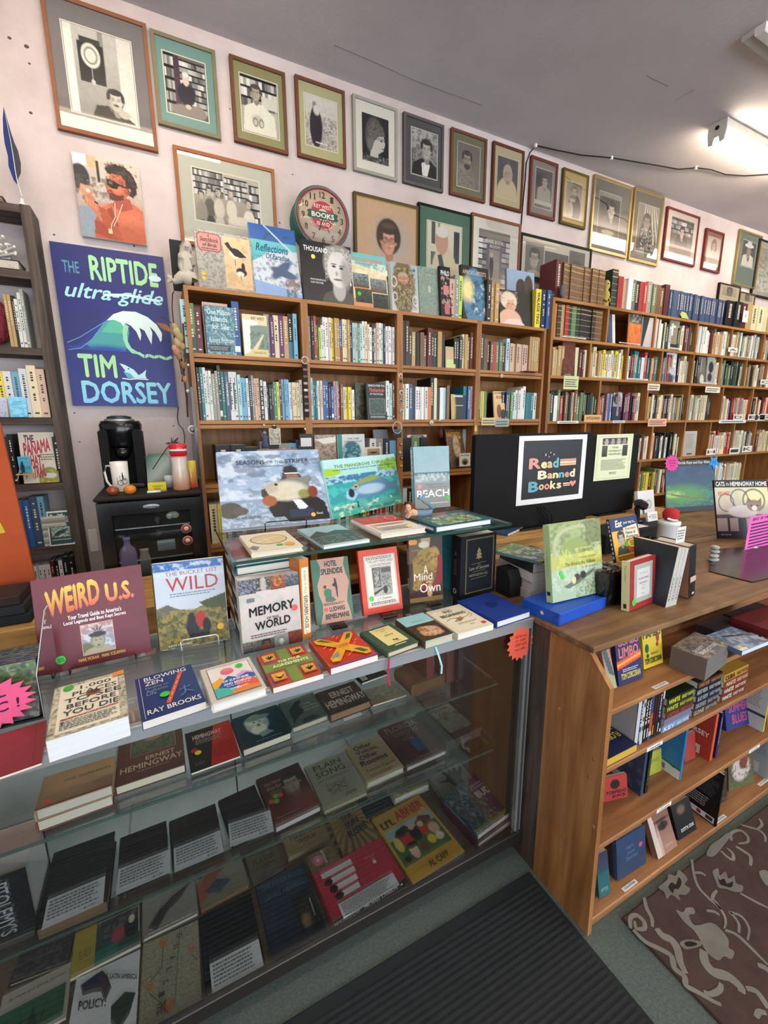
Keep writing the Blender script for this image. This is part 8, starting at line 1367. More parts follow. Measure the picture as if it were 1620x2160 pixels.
for t_,c,sp,lb_ in((.017,'b8b8bc',[('r',0,0,1,1,'c4c4c8')],'fat white-sided book'),(.012,'22386c',WH('e8e8e8'),'navy paperback lettered white'),(.012,'c8c4c0',[('r',.3,.1,.7,.2,'3a3a3a'),('r',.3,.4,.7,.5,'6a4030'),('r',.3,.6,.7,.7,'333')],'pale paperback with dark blocks'),(.015,'1c1e1a',WH('d8e0d0'),'black-green paperback with upright letters'),(.012,'16181a',WH('e8e8e8'),'black paperback with bold white letters'),(.015,'3c4870',[('r',0,.4,1,.8,'b84c38'),('r',0,.8,1,.9,'c8b8a8')],'blue paperback with a sunset foot'),
(.014,'2c1c1c',[('r',.3,.1,.7,.6,'4c2824'),('r',.3,.7,.7,.9,'b89048')],'dark brown paperback with gold foot'),(.013,'301e1e',[('r',.3,.1,.7,.6,'54302a')],'second dark brown paperback'),(.014,'1c1a28',WH('c8c8d0','NIGHT'),'indigo-black paperback'),(.012,'24242c',[('r',.1,.0,.9,.2,'c8c4c0'),('r',.2,.85,.8,.92,'d8d8d8')],'dark paperback with pale head band')):
 M=frame_M((X+t_-.0004,Yy+.06,S2+.0005),(0,1,0),(0,0,1.));o=book(lb_+' standing on the second counter shelf',M,.115,.165,t_-.0008,c,(),spcol=c,pcol='e0dcd4',hard=False)
 art('spine_print',t_-.001,.165,sp,o,Matrix.Translation((X+t_/2-.0004,Yy+.0015,S2+.0005)));X+=t_
def vpile(x0,x1,z,specs,where):
 zz=z+.0004
 for i,(t_,c,s,ink,lb_)in enumerate(specs):
  dx=((i*37)%5-2)*.003;L=x1-x0-.012
  M=frame_M((x1-.006+dx,Yy+.056,zz+t_),(0,1,0),(-1,0,0));o=book('%s, %s in the %s'%(lb_,('lowest','second','third','fourth','fifth','sixth')[i],where),M,.11,L,t_-.0006,c,(),spcol=c,pcol='d8d4c8',hard=False)
  if s:art('spine_print',L,t_,[T(s,.05,.2,.45,.85,ink,2),T('RANDY WAYNE',.52,.25,.96,.8,ink,1)],o,Matrix.Translation(((x0+x1)/2+dx,Yy,zz)))
  zz+=t_
XA=X+.006
vpile(XA,XA+.165,S2,((.025,'6c94b8','KEY','dce8f0','sky blue paperback'),(.022,'7c7088','','0','lilac paperback'),(.024,'5c2c24','CAPTIVA','a85c44','rust paperback'),(.025,'2a3a1c','WHITE','d0cc48','dark green paperback'),(.026,'24301a','WHITE','e0dc50','mossy paperback')),'left spine-front pile on the second shelf')
vpile(XA+.170,XA+.335,S2,((.026,'3c342c','GONE','b8b0a0','brown-black paperback'),(.026,'2c2c34','DECEIVED','a8a8b0','charcoal paperback'),(.027,'16202c','BLACK WIDOW','b0b8c0','blue-black paperback'),(.027,'1a2030','NIGHT VISION','c0c4c8','midnight blue paperback'),(.024,'38241c','SHARK RIVER','c08050','cocoa paperback')),'middle spine-front pile on the second shelf')
vpile(XA+.345,XA+.52,S2,((.027,'6c281c','WHITE','e0d8c8','brick red paperback'),(.027,'7c3020','WHITE','e0d8c8','red-brown paperback'),(.027,'8a3c24','WHITE','d8c8a0','rusty paperback'),(.03,'b8903c','CUBA','6a2c18','yellow and red paperback')),'right spine-front pile on the second shelf')
st('red paperback with a dark figure and black capitals facing out, third counter shelf',(1270,1644,1321,1632,1324,1682,1273,1694),S3,.012,'a83434',[P(('bg','b43c38','a03030'),('e',.5,.35,.2,.2,'2c1c1c',.2)),T('TORPEDO',.1,.6,.95,.74,'241414',3),T('JUICE',.35,.78,.9,.92,'241414',3)],.16,hard=False)
so('dull blue backed hardback spine-out by the red paperback, third counter shelf',1350,1680,S3,.014,.21,.12,'33465c',backart=[P(('bg','3c5068','2c3c54'),('N','50647c',6,.55,3)),('r',.1,.82,.35,.95,'b8b8b8')])
so('black spined book with green lettering, third counter shelf',1359,1675,S3,.016,.20,.12,'16181a',sp=[T('DORSEY',.3,.3,.7,.85,'6c8c50',1,0,90)])
st('lime green paperback facing left on the third counter shelf',(1370,1588,1394,1580,1395,1626,1370,1637),S3,.01,'a8ac40',[P(('bg','b0b448','a0a43c')),T('SHARK',.1,.3,.8,.5,'7c8430',1)],.17,hard=False)
so('bright sky-blue book with a white splash at its foot, third counter shelf',1432,1646,S3,.014,.21,.13,'2f7cb4',spcol='2c6ca0',backart=[('r',0,0,1,1,'3484bc'),('p',[(0,.75),(.3,.8),(.5,.76),(.8,.84),(1,.8),(1,1),(0,1)],'e0e4e4'),('p',[(0,.7),(.3,.76),(1,.8),(1,.83),(0,.78)],'2c6c50'),('r',.2,.86,.6,.96,'8a8c8c')])
st('red paperback in the shade right of the sky-blue book, third counter shelf',(1443,1552,1466,1545,1467,1599,1444,1610),S3,.012,'a03c34',[],.19,hard=False)
so('red book with white capitals and a barcode, third counter shelf',1496,1606,S3,.016,.20,.12,'a83c2c',spcol='cc5c34',backart=[('r',0,0,1,1,'b04030'),T('DORSEY',.1,.45,.9,.55,'e8dcd0',2),('r',.05,.78,.7,.97,'d8c8b0'),('r',.1,.86,.6,.95,'555')])
so('navy spined paperback beside the barcoded red book, third counter shelf',1507,1600,S3,.015,.195,.12,'1c2458',sp=[T('HAMMERHEAD',.3,.1,.7,.7,'b8c0e0',1,0,90)])
so('cream sided book with a lime spine, right on the third counter shelf',1608,1545,S3,.012,.20,.12,'c0c8c4',spcol='a4bc48',backart=[('r',0,0,1,1,'c8ccc8'),W(.1,.1,.85,.5,8,'8a9090'),('r',0,.62,1,.68,'2c4860')])
st('blue book with tall pink capitals about summer, third counter shelf',(1523,1490,1581,1469,1584,1529,1532,1546),S3,.03,'26306c',[('r',0,0,1,1,'2a3474'),T('SUMMER',.15,.1,.9,.4,'b04c6c',2),T('BLUES',.25,.48,.85,.82,'b04c6c',2)],.2,hard=False)
st('orange-red book at the far right of the third counter shelf',(1616,1470,1640,1462,1642,1520,1618,1530),S3,.012,'b8503c',[],.2,hard=False)
st('teal book with purple top standing low at the left of the bottom counter shelf',(1256,1806,1280,1796,1288,1884,1264,1898),S4,.014,'2c5c60',[P(('bg','3c3450','2c6468'),('r',0,.45,1,1,'2c6064')),T('RIPTIDE',.2,.8,.8,.88,'8aa8a8',1)],.2,hard=False)
st('slate blue hardback with faint script and a pink dot, bottom counter shelf',(1296,1782,1361,1736,1362,1822,1302,1861),S4,.028,'2c405c',[P(('bg','34486a','2c4058'),('n',.08,8)),T('Night',.3,.28,.6,.38,'6c84a0',0,.3),T('Swim',.34,.42,.62,.5,'6c84a0',0,.3),T('Stories',.3,.54,.72,.64,'6c84a0',0,.3),dot(.82,.42,.06,'d05070')],.23)
st('paperback filled by a brown close-up of an eye, curled cover, bottom counter shelf',(1366,1728,1402,1711,1428,1788,1388,1818),S4,.022,'8c6454',[P(('bg','7c5444','a07868'),('e',.6,.35,.26,.1,'3a2018',.3),('e',.6,.35,.1,.1,'1c100c',.2),('e',.58,.2,.36,.04,'3a2820',.5),('p',[(0,0),(.2,0),(.25,1),(0,1)],'c8b8ac'),('e',.3,.7,.06,.4,'c09c88',.6)),T('Elizabeth',.45,.8,.85,.86,'b89c90',0,.3)],.22,hard=False,pcol='dcdcdc')
st('black paperback lettered with an author name beneath a faint glow, bottom shelf',(1407,1711,1458,1676,1469,1751,1431,1776),S4,.014,'14131a',[P(('bg','221e1e','100f14'),('e',.45,.22,.2,.12,'6a5c44',.8)),T('SCOTT M. COOK',.22,.74,.92,.84,'d8d8d8',2)],.22,hard=False)
so('black back cover with white blurb and barcode, bottom counter shelf',1509,1745,S4,.008,.235,.15,'141418',backart=[W(.08,.08,.94,.52,12,'5c5c64'),W(.1,.56,.8,.78,5,'a8a8ac'),('r',.25,.86,.95,.97,'d8d8d8'),('e',.58,.915,.06,0,'b03050'),('r',.75,.88,.92,.95,'333')])
st('book in brown shade between the blurb cover and the horse picture, bottom shelf',(1512,1640,1533,1627,1534,1688,1514,1698),S4,.012,'3c2c24',[P(('bg','4a3830','2c201c'),('N','6a5040',6,.55,3))],.22,hard=False)
st('magazine with a white horse on green, corner curling, bottom counter shelf',(1540,1600,1583,1576,1590,1649,1537,1671),S4,.004,'4c5038',[P(('bg','5c4c3c','5c6440'),('e',.5,.45,.35,.35,'c8bcb0',.3),('e',.6,.3,.16,.2,'8a4434',.3),('N','4c4034',9,.56,4))],.24,hard=False,pcol='dcd8c4')
so('pale blue-grey book with a lime spine, right end of the bottom counter shelf',1618,1645,S4,.01,.2,.12,'9cacb0',spcol='a0b440',backart=[('r',0,0,1,1,'a0aeb4'),W(.1,.1,.9,.5,8,'7c888c'),('r',.1,.7,.7,.95,'c8ccc8')])
for i,(p4,z,y,lab)in enumerate((((1380,1450,1415,1438),S1,.7,'top'),((1361,1595,1396,1580),S2,.695,'second'),((1390,1703,1411,1692),S3,.69,'third'),((1586,1562,1602,1556),S3,.69,'third right'),((1320,1878,1353,1866),S4,.688,'bottom left'),((1512,1734,1538,1722),S4,.688,'bottom middle'),((1606,1652,1620,1645),S4,.688,'bottom right'))):
 flat_=lab in('top','bottom left','bottom middle','bottom right')
 if flat_:
  a=onz((p4[0]+p4[2])/2,(p4[1]+p4[3])/2+4,z);M=frame_M((a[0],max(a[1],y+.006),z+.0009),(1,0,0),(0,1,0));o=MB().box(-.035,0,0,.035,.0006,.013,'e4e4e0').build('shelf_label',PAPER,None,M)
 else:
  a=ony((p4[0]+p4[2])/2,(p4[1]+p4[3])/2+3,y);M=Matrix.Translation((a[0],y-.0012,z-.016));o=MB().box(-.04,0,0,.04,.001,.014,'e4e4e0').build('shelf_label',PAPER,None,M)
 tag(o,'white printed strip label on the counter shelf, %s'%lab,'label');art('lettering',.066,.013,[T('LOCAL AUTHORS',.08,.25,.92,.75,'444',1)],o,M)
 # ---------------------------------------------------------------- things on the wooden counter
tp=[onz(x,y,CT+.042)for x,y in((1111.5,1259),(1222,1236),(1280,1259),(1181.5,1296))]
e_=tp[2]-tp[3];e_/=np.linalg.norm(e_);u_=np.array([-e_[1],e_[0],0]);bw=np.linalg.norm(tp[2]-tp[3]);bh=abs((tp[0]-tp[3])@u_)
M=frame_M(tp[3]+e_*bw/2+np.array([0,0,.0]),e_,u_);gb=thing('gift_box','flat box wrapped in bright blue paper under the pale green book','box',M)
MB().box(-bw/2,0,0,bw/2,.0415,bh,'1c50b8',.003).build('wrapping',PRINT,gb,M)
MB().prism([(-.006,0),(0,.005),(.007,.001),(.003,-.007),(-.004,-.008)],.0005,'d8c8c8',Matrix.Translation((-bw/2-.0008,.02,bh*.45))@Matrix.Rotation(-PI/2,4,'Z')).build('star_sticker',PAPER,gb,M)
MB().tube([(-bw/2-.001,.002,.0),(-bw/2-.001,.025,.03),(-bw/2-.001,.04,.0)],.0006,'16409c',4).build('fold_crease',PRINT,gb,M)
stand('pale green riverside picture book with an arched bridge and punt, on the blue box',(1158.7,1110,1263,1096,1272,1250,1166,1275),CT+.042,.024,'b0cc9c',
[P(('bg','98a860','b0c4a4'),('N','6c7c40',12,.5,3,(0,0,1,.4)),('o',.5,.3,.42,.24,'b8b890',.15),('e',.5,.36,.3,.16,'8a9c50',.3),('r',.7,0,1,.3,'7c8450'),('N','5a6434',20,.55,5,(.6,0,1,.4)),('r',0,.42,1,.6,'b4b85c'),('N','d0cc60',9,.5,6,(0,.35,1,.62)),('r',0,.6,1,1,'a8bca0'),('N','c4d0b8',16,.52,8,(0,.58,1,.9)),('p',[(.22,.82),(.5,.74),(.86,.64),(.8,.7),(.5,.82),(.3,.86)],'6a6c5c'),('e',.48,.73,.06,.05,'3a2c24',.2),('e',.6,.71,.06,.05,'2c241c',.2),('e',.42,.76,.04,.05,'d8cc98',.2),('N','5c6c34',26,.48,9,(.45,.78,1,1))),
T('Kenneth Grahame',.55,.46,.88,.49,'5c6830',0),T('The Wind in the Willows',.26,.52,.86,.57,'5c6830',1),T('E. H. Shepard',.6,.6,.9,.625,'6c7840',0),dot(.17,.64,.035),dot(.20,.69,.035)],sp=[('r',0,0,1,1,'b4d0a0'),T('The Wind in the Willows',.3,.33,.7,.66,'88a478',0,0,90),('r',.2,.86,.8,.91,'2a3024')],pcol='ece8d8')
a=onz(1275,1285,CT);b=onz(1321,1276,CT)
PB=((a[0]+b[0])/2+.01,a[1]+.05);M=Matrix.Translation((PB[0],PB[1],CT));t=thing('wrapped_bundle','black bundle wrapped in shiny crinkled clear plastic behind the red bordered book','bundle',M)
mb=MB();mb.box(-.062,-.045,.001,.062,.05,.125,'1a1a1c',.01);mb.build('contents',GLOSS,t,M)
mb=MB();r_=random.Random(2);N_=9
for s_,(o_,du,dv)in enumerate((((-.066,-.05,.001),(.132,0,0),(0,0,.128)),((-.066,.054,.001),(0,-.104,0),(0,0,.128)),((-.066,-.05,.129),(.132,0,0),(0,.104,0)))):
 vs=[tuple(o_[k]+du[k]*i/N_+dv[k]*j/N_+r_.uniform(-.0022,.0022)for k in range(3))for j in range(N_+1)for i in range(N_+1)]
 mb.add(vs,[(j*(N_+1)+i,j*(N_+1)+i+1,(j+1)*(N_+1)+i+1,(j+1)*(N_+1)+i)for j in range(N_)for i in range(N_)],'fff')
mb.build('plastic_wrap',ACRYL,t,M)
stand('navy and yellow paperback with a grinning suited man, on the wrapped bundle',(1281,1097,1345,1086.5,1357,1176,1301,1190),CT+.131,.012,'d8a838',
[P(('bg','22345c','e0b040'),('r',0,0,1,.30,'20325c'),('r',0,.30,.5,.84,'e0b040'),('p',[(.5,.3),(1,.3),(1,.84),(.45,.84)],'b0502c'),('r',0,.84,1,1,'dca83c'),('p',[(.08,.84),(.14,.68),(.3,.62),(.48,.7),(.55,.84)],'4a4844'),('F',.3,.48,.13,'b0aca0','24201e','')),T('Eat',.16,.06,.42,.22,'ece8dc',2,.2),T('your way to...',.46,.11,.92,.19,'ece8dc',1),('p',[(.42,.25),(.94,.2),(.96,.5),(.44,.52)],'e8dcc0'),T('Success,',.48,.25,.90,.32,'222',1,.2),T('Fame &',.48,.34,.85,.41,'222',1,.2),T('Fortune',.48,.43,.92,.50,'222',1,.2),('e',.72,.62,.24,.10,'e0b850'),W(.58,.56,.88,.68,3,'3a2c18'),dot(.45,.62,.06),W(.08,.87,.94,.97,2,'5a3c18')],sp=[('r',0,0,1,1,'1c2c50')]+[('r',.3,.05+.1*k,.7,.11+.1*k,'c8d4e0')for k in range(9)],hard=False)
stand('small cream spined hardback with a red cover and grey panel, front of the counter',(1329,1186,1384,1173,1380,1270,1327,1292),CT,.026,'9c2428',[('r',0,0,1,1,'a02a2c'),('r',.16,.10,.88,.88,'a8aca0'),('r',.27,.20,.77,.78,'d4d0cc'),T('The Ladies of',.36,.28,.68,.31,'8a8484',0,.2),T('Dorothy Parker',.32,.38,.72,.43,'6a6464',0,.2),W(.36,.47,.68,.52,1,'9a9494'),('f',.46,.54,.56,.63,.001,'8a8484'),T('Novel',.46,.70,.58,.73,'8a8484',0,.2),dot(.15,.84,.08)],sp=[('r',0,0,1,1,'dcd8a8'),T('The Ladies',.35,.08,.65,.4,'8a7c50',0,0,90),('r',.3,.86,.7,.95,'3a3024')],spcol='dcd8a8',pcol='ece8d8')
for i,(dx,c_,lb_)in enumerate(((0,'2b333c','dark blue-grey board book with white spine leaning in the counter group'),(.021,'c8c4bc','grey white-spined book sandwiched behind the dark board book'),(.042,'2a3034','third pale spined book leaning against the black one'))):
 M=Matrix.Translation((1.50+dx,.825,CT+.0008))@Matrix.Rotation(math.radians(9),4,'Y')@frame_M((.02,.085,0),(0,1,0),(0,0,1.))
 book(lb_,M,.17,.215-.004*i,.0195,c_,(),sp=[('r',0,0,1,1,'c4c0b8'),T('CAPOTE',.3,.5,.7,.9,'5a5a58',1,0,90)],spcol='c4c0b8',hard=False)
M=Matrix.Translation((1.640,.825,CT+.0065))@Matrix.Rotation(math.radians(-10),4,'Y')@frame_M((.04,.065,0),(0,1,0),(0,0,1.))
book('thick black hardback with a small square picture on its spine, leaning left',M,.125,.20,.04,'141416',(),sp=[('r',0,.58,1,.70,'8a4c3c'),('r',.1,.59,.9,.69,'c8b0a0'),('r',.35,.9,.65,.94,'c8c8c8')],back='b08068',pcol='cfc8bc')
M=Matrix.Translation((1.525,.818,CT+.232));plate('small cream price slip perched on the white spines','price_slip','note',M,.05,.055,.0015,'d8d8cc',[W(.1,.15,.9,.8,4,'8a8484')])
cx_,cy_=1.95,1.10;t=wthing('canister','white lidded plastic canister with a blue patch behind the leaning books','canister',cx_,cy_,CT)
MB().lathe([(.040,0),(.042,.01),(.042,.19),(.044,.192),(.044,.205),(.036,.208)],'dcdedc',22,Matrix.Translation((cx_,cy_,CT))).build('body',GLOSS,t,ID)
MB().box(cx_+.018,cy_-.0425,CT+.12,cx_+.034,cy_-.036,CT+.16,'34506c').build('label_patch',PAPER,t,ID)
o=MB().lathe([(.015,0),(.030,.008),(.033,.03),(.024,.05),(.006,.055)],'b82c30',16,Matrix.Translation((cx_+.004,cy_,CT+.2085))).build('red_beanbag',MATTE);tag(o,'small red felt lump with a white trim on the canister lid','toy')
MB().tube([(cx_-.035,cy_-.01,CT+.222),(cx_-.024,cy_-.028,CT+.216),(cx_-.004,cy_-.034,CT+.214)],.005,'e0dcd8',6).build('white_trim',MATTE,o,ID)
for dx,dy,h_,r_2,lb_ in((-.075,.03,.13,.036,'clear plastic tub left of the white canister'),(.085,.03,.15,.038,'clear plastic cup of sticks right of the white canister')):
 o=MB().lathe([(r_2*.85,.001),(r_2,h_),(r_2*.96,h_),(r_2*.8,.004)],'fff',18,Matrix.Translation((cx_+dx,cy_+dy,CT))).build('plastic_tub',ACRYL);tag(o,lb_,'tub')
for i in range(4):o=MB().ball((0,0,0),(.028-.004*i,.02,.010),'a8a8a4',12,7).build('pebble',MATTE,None,Matrix.Translation((2.205-.004*(i%2),1.03,CT+.0105+.0195*i)));tag(o,'smooth grey pebble, %s of the little cairn by the calendar'%('lowest','second','third','topmost')[i],'stone','pebble cairn on the counter')
dmz=CT+.001;L=[onz(x,y,dmz+.004)for x,y in((1495,1204),(1587,1227),(1640,1214),(1640,1150),(1500,1158))]
mb=MB();n=len(L);mb.add([q for q in L]+[q-np.array([0,0,.0038])for q in L],[tuple(range(n)),tuple(range(2*n-1,n-1,-1))]+[(i,i+n,(i+1)%n+n,(i+1)%n)for i in range(n)],'3a2a2c');o=mb.build('desk_mat',GLOSS);tag(o,'glossy dark plum-brown desk mat at the right of the counter','desk mat')
cal=stand('night satellite map calendar in blue and green, tall on the counter back',(1399,972,1512,970,1507,1076,1403,1083),CT,.006,'16181c',
[('r',0,0,1,1,'14161a'),Pb(.02,.12,.98,.9,('bg','1c2c5c','1c5c50'),('N','24486c',6,.5,3),('e',.3,.7,.5,.22,'4c8c3c',.9),('e',.12,.68,.2,.08,'a8c858',.9),('p',[(.1,.66),(.9,.86),(.88,.9),(.1,.7)],'6a6434'),('N','3c8c5c',10,.58,5,(0,.45,1,1))),T('The Florida Keys and Key West',.12,.02,.9,.09,'d8d8d0',1,.2)],hard=False)
stand('calendar with a white and tabby cat lying before scrolled ironwork',(1495,1015,1626,1012,1628,1136,1515,1137),CT,.010,'1c1a1c',
[('r',0,0,1,1,'16161a'),T('CATS',.03,.03,.2,.11,'e8e4d8',2),T('of the',.22,.04,.28,.10,'e8e4d8',0),T('HEMINGWAY HOME',.30,.03,.99,.11,'e8e4d8',2),Pb(.0,.13,1,.88,('bg','d0c8a8','8c7c88'),('e',.8,.2,.3,.2,'dcd4a0',.6),('o',.45,.25,.16,.2,'3c3c44',.12),('o',.72,.3,.2,.25,'3c3c44',.12),('o',.2,.35,.14,.2,'3c3c44',.12),('r',.0,.62,1,.7,'4c3c48'),('e',.5,.55,.28,.14,'c8c0c0',.2),('e',.72,.42,.14,.13,'8a7464',.15),('p',[(.6,.36),(.62,.24),(.70,.33)],'7a6454'),('p',[(.78,.33),(.86,.24),(.86,.38)],'7a6454'),('e',.72,.48,.05,.06,'dcd4cc',.3),('e',.67,.42,.02,.015,'22281c',.3),('e',.78,.42,.02,.015,'22281c',.3),('r',.2,.7,.24,1,'24242a'),('r',.4,.7,.55,1,'24242a'),('e',.7,.85,.12,.2,'c8bca8',.3)),T('KEY WEST',.06,.2,.28,.27,'c84848',2),T('2024 Calendar',.05,.92,.25,.95,'b8b8b8',0)],hard=False)
def onf(label,name,cat,x,y,Y,w,h,col,items,t=.001,rot=0):
 p=ony(x,y,Y);M=Matrix.Translation((p[0],Y,p[2]-h/2))@Matrix.Rotation(rot,4,'Y');return plate(label,name,cat,M,w,h,t,col,items)
_,_,_,cw,ch_,_=fitS((1399,972,1512,970,1507,1076,1403,1083),CT)
def burst(label,u,v,R,n,inner,col,items,name='starburst_sign'):
 M=cal.matrix_world@Matrix.Translation(((u-.5)*cw,-.0045,(1-v)*ch_-R));mb=MB();vs=[(0,0,R)]+[(R*(1 if i%2 else inner)*math.sin(PI*i/n),0,R+R*(1 if i%2 else inner)*math.cos(PI*i/n))for i in range(2*n)]
 mb.add(vs+[(a,.001,b)for a,_,b in vs],[(0,(i+1)%(2*n)+1,i+1)for i in range(2*n)]+[(i+1,(i+1)%(2*n)+1,(i+1)%(2*n)+2*n+2,i+2*n+2)for i in range(2*n)],col);o=mb.build(name,PAPER,None,M);tag(o,label,'sign');art('lettering',2*R,2*R,items,o,M)
burst('pink starburst price sign on the corner of the satellite map calendar',0.12,.05,.062,14,.78,'e0509c',[T('OLD TOWN',.28,.3,.74,.4,'5a1040',1,.2),T('CALENDAR',.28,.45,.74,.54,'5a1040',1,.2),T('$ 15',.38,.6,.62,.7,'5a1040',1,.2)])
burst('blue star sign on the right corner of the satellite map calendar',0.97,.06,.055,5,.5,'3c90cc',[T('2024',.38,.42,.62,.5,'1c3c6c',1),W(.36,.54,.64,.6,1,'1c3c6c')],'star_sign')
p=onz(1590,1156,CT);M=Matrix.Translation((p[0],p[1],CT));t=thing('note_holder','bright pink handwritten notice held by a small chrome clip stand','notice',M)
MB().lathe([(.02,0),(.018,.006),(.005,.014),(.003,.03)],'c8c8c8',16).build('clip_base',METAL,t,M);a=ony(1579,1090,p[1]);b=ony(1632,1149,p[1]);w_=b[0]-a[0];h_=a[2]-b[2];M2=Matrix.Translation(((a[0]+b[0])/2,p[1]-.006,b[2]))
MB().box(-w_/2,0,0,w_/2,.001,h_,'e86cb8').build('pink_note',PAPER,t,M2);art('lettering',w_,h_,[T('BIG IS HERE!',.1,.05,.8,.13,'4a2050',1,.2),W(.08,.18,.92,.9,8,'5a2860')],t,M2)
MY=1.60
def monitor(label,x0,x1,Y,zb):
 a=ony(x0,917,Y);b=ony(x1,1096,Y);b[2]=max(b[2],zb+.004);w_=b[0]-a[0];h_=a[2]-b[2];cx=(a[0]+b[0])/2;t=wthing('monitor',label,'monitor',cx,Y+.05,zb)
 MB().box(a[0],Y,b[2],b[0],Y+.028,a[2],'0d0d0f',.006).build('rear_shell',MATTE,t,ID)
 MB().box(cx-.05,Y+.012,zb+.008,cx+.05,Y+.034,b[2]+.08,'0b0b0d',.004).build('neck',MATTE,t,ID)
 MB().box(cx-.12,Y-.04,zb,cx+.12,Y+.13,zb+.010,'101012',.004).build('stand_foot',GLOSS,t,ID)
 MB().box(a[0]+.02,Y+.0285,b[2]+.02,b[0]-.02,Y+.030,a[2]-.02,'050505').build('screen',GLOSS,t,ID);return cx,b[2]
mx,mz=monitor('black computer monitor seen from behind carrying the banned books sign',1004,1236,MY,1.0685)
for k in range(3):MB().tube([(mx+.02+.02*k,MY-.003,mz+.10),(mx+.04+.025*k,MY-.03,mz+.06),(mx+.05+.03*k,MY-.02,mz+.005),(mx+.045+.03*k,MY+.02,mz-.02)],.0035,'1a1a1c',6).build('cable',MATTE,bpy.data.objects['monitor'],ID)
monitor('second black monitor back at right carrying the cream flyer',1238,1331,MY+.05,1.0685)
a,b=ony(1096,920,MY-.003),ony(1228,1051,MY-.003);w_,h_=b[0]-a[0],a[2]-b[2];M=Matrix.Translation(((a[0]+b[0])/2,MY-.003,b[2]))
plate('white bordered black sign reading Read Banned Books in pastel retro letters','sign','sign',M,w_,h_,.001,'e8e8ea',
[('r',.065,.07,.93,.92,'141416'),T('R',.15,.32,.32,.48,'e49484',3),T('e',.32,.38,.41,.48,'ece0a0',3),T('a',.41,.38,.49,.48,'e8b48c',3),T('d',.49,.33,.58,.48,'68b4bc',3),T('B',.28,.51,.42,.64,'ecdcc0',3),T('a',.42,.555,.50,.64,'e8b48c',3),T('n',.50,.555,.585,.64,'ece0a0',3),T('n',.59,.555,.675,.64,'68b4bc',3),T('e',.68,.555,.75,.64,'e49484',3),T('d',.755,.51,.84,.64,'ecdcc0',3),
T('B',.15,.66,.30,.82,'68a4b4',3),T('o',.30,.71,.38,.80,'e8b48c',3),T('o',.38,.71,.46,.80,'e49484',3),T('k',.465,.67,.555,.80,'ece0a0',3),T('s',.56,.71,.64,.80,'e8d0b0',3),('r',.59,.355,.84,.385,'e49484'),('r',.59,.39,.84,.42,'ecdca8'),('r',.59,.425,.84,.455,'e8b48c'),('r',.66,.72,.77,.74,'ecdca8'),('r',.66,.75,.77,.77,'e8b48c'),('p',[(.81,.79),(.76,.73),(.765,.70),(.79,.695),(.81,.715),(.83,.695),(.855,.70),(.86,.73)],'e49484')]+[('s',x,y,r,4,.25,'e8e4d8')for x,y,r in((.37,.28,.02),(.44,.25,.014),(.42,.31,.012),(.49,.28,.016))])
a,b=ony(1260,917,MY+.046),ony(1327,1008,MY+.046);w_,h_=b[0]-a[0],a[2]-b[2];M=Matrix.Translation(((a[0]+b[0])/2,MY+.046,b[2]))
plate('cream flyer with small portraits about worldly travelers taped to the right monitor','flyer','sign',M,w_,h_,.001,'dce0bc',[('f',.06,.04,.94,.96,.001,'4a4a40'),Pb(.16,.08,.84,.22,('bg','3c3a38','5c5854'),('F',.15,.5,.1,'b8b0a4','2a2624'),('F',.4,.5,.1,'a89c90','1a1614'),('F',.64,.5,.1,'b8b0a4','5a5650'),('F',.87,.5,.1,'98908a','1a1614')),Pb(.16,.24,.3,.48,('bg','5a5854','2a2826')),Pb(.72,.24,.86,.48,('bg','4a4844','2a2826')),T('THE',.42,.27,.6,.31,'6a6c58',0),T('WORLDLY',.33,.34,.7,.38,'6a6c58',0),T('TRAVELERS',.33,.41,.7,.45,'6a6c58',0),W(.16,.54,.86,.78,9,'8a8c74'),W(.4,.82,.62,.88,2,'6a6c58')])
layer('thin blue picture book lying on the light wooden ledge',(1035,1121,1068,1105,1096,1112,1078,1127),1.0685,.012,'3c6080',[P(('bg','4c7090','34587c'),('N','243c54',6,.55,3))])
layer('pale pink leaflet on the light wooden ledge',(1078,1108,1130,1103,1142,1112,1100,1119),1.0685,.002,'d8bca8')
def wstack():
 zz=CT+.0004
 for i,(c_,t_)in enumerate((('c4c4c4',.034),('bcbcbc',.036),('c8c8c8',.034),('2c2e34',.036))):
  book('thick white-paged paperback, %s of the stack behind the gift box'%('bottom','second','third','black-covered top')[i],frame_M((1.205+.004*(i%2),1.075,zz+t_),(1,-.12,0),(.12,1,0)),.15,.20,t_-.0006,c_,(),pcol='d4d4d4',hard=False);zz+=t_
 M=frame_M((1.215,1.09,zz+.012),(1,.3,0),(-.3,1,0));book('curled blue-green magazine topping the white-paged stack',M,.15,.19,.010,'5c7c84',[P(('bg','7c9454','3c5c70'),('N','c8d0d0',8,.55,3))],hard=False)
 o=MB().tube([(1.15,1.06,zz+.021),(1.27,1.075,zz+.021)],.006,'b4d048',8).build('marker_pen',GLOSS);tag(o,'lime green marker pen on top of the white-paged stack','pen')
wstack()
M=Matrix.Translation((1.115,1.17,CT));t=thing('desk_speaker','small black desk speaker with chamfered top beside the blue hardback','speaker',M)
yz(MB(),[(-.03,0),(-.03,.07),(-.012,.10),(.045,.10),(.045,0)],-.032,.032).build('shell',MATTE,t,M@Matrix.Translation((0,0,.0006)));[setattr(v,'color',(.012,.012,.014,1))for v in bpy.data.objects['shell'].data.attributes['Col'].data]
a=onz(1345,1150,CT);rx0,ry0=1.92,1.32
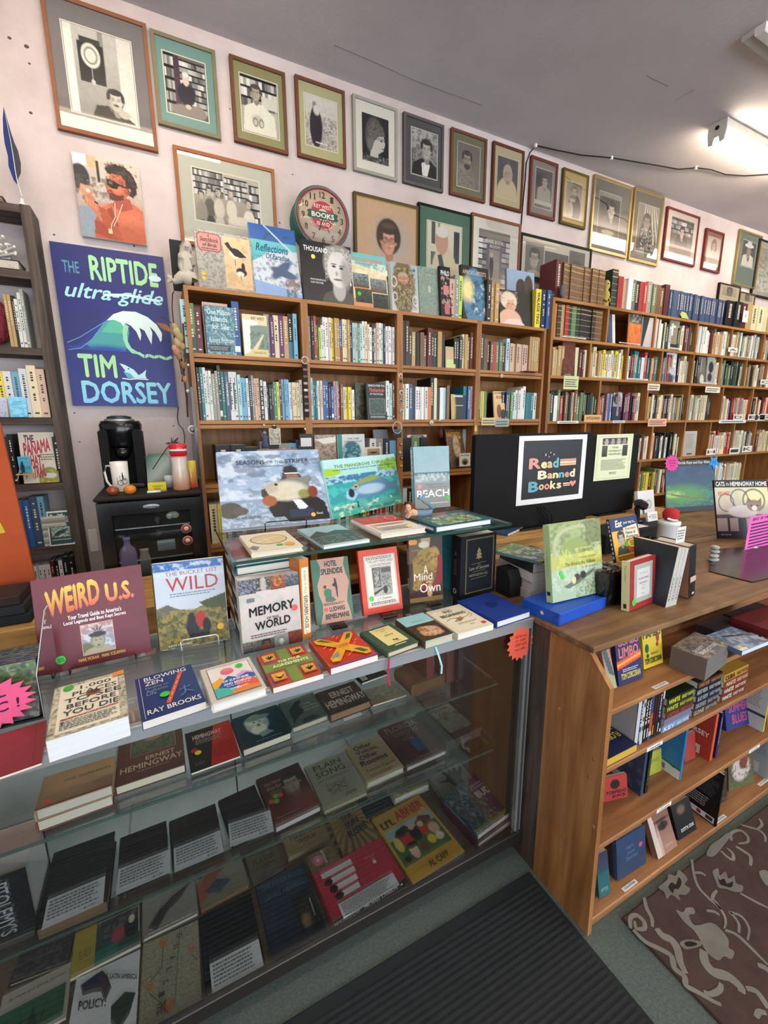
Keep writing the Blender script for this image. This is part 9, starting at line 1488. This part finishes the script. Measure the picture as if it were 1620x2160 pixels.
t=wthing('cash_register','low black cash drawer behind the leaning board books','cash register',2.2,1.5,CT);MB().box(1.86,1.33,CT+.0005,2.45,1.49,CT+.10,'16171a',.005).build('drawer_body',MATTE,t,ID);MB().box(1.90,1.326,CT+.02,2.40,1.3295,CT+.075,'202226',.002).build('drawer_front',GLOSS,t,ID)
RTz=CT+.1005
M=frame_M((2.12,1.345,RTz+.002),(1,0,0),(0,1,0));plate('white flyer with coloured squares lying on the black drawer','flyer','flyer',M,.17,.10,.0015,'dcdcd8',[('r',.05,.1,.25,.5,'5070b0'),('r',.28,.1,.45,.5,'c85c40'),('r',.55,.2,.7,.6,'333')])
p=ony(1345,1085,1.42);M=Matrix.Translation((p[0],1.42,RTz));t=thing('phone_handset','black curved scanner handset standing on the drawer','handset',M);MB().box(-.03,-.02,0,.03,.03,.012,'141416',.004).build('foot',GLOSS,t,M);MB().tube([(0,0,.01),(0,0,.05),(-.012,0,.085)],[.012,.012,.014],'161618',10).build('neck',MATTE,t,M);MB().box(-.045,-.018,.075,.02,.02,.125,'1a1a1c',.012,Matrix.Rotation(math.radians(20),4,'Y')).build('head',GLOSS,t,M)
p=ony(1375,1090,1.42);M=Matrix.Translation((p[0],1.41,RTz))@Matrix.Rotation(math.radians(-14),4,'X');t=plate('white business cards in a clear holder beside the handset','business_cards','cards',M,.085,.05,.012,'e0dcd8',[('e',.2,.5,.07,0,'8a8484'),W(.35,.25,.9,.75,3,'8a8484')])
a,b=ony(1322,1030,1.60),ony(1368,1097,1.60);M=Matrix.Translation(((a[0]+b[0])/2,1.54,1.069))@Matrix.Rotation(math.radians(-10),4,'X');plate('tall white folded paper bag standing behind the handset','paper_bag','paper bag',M,.15,.135,.02,'dcd8d8')
p=ony(1382,1065,1.50);M=Matrix.Translation((p[0],1.525,1.0685))@Matrix.Rotation(math.radians(-12),4,'X');plate('round topped white card with a grey seal next to the paper bag','card','card',M,.09,.09,.002,'d8d8d4',[('e',.5,.35,.3,0,'a8a8a0'),('e',.5,.35,.2,0,'c8c4bc')])
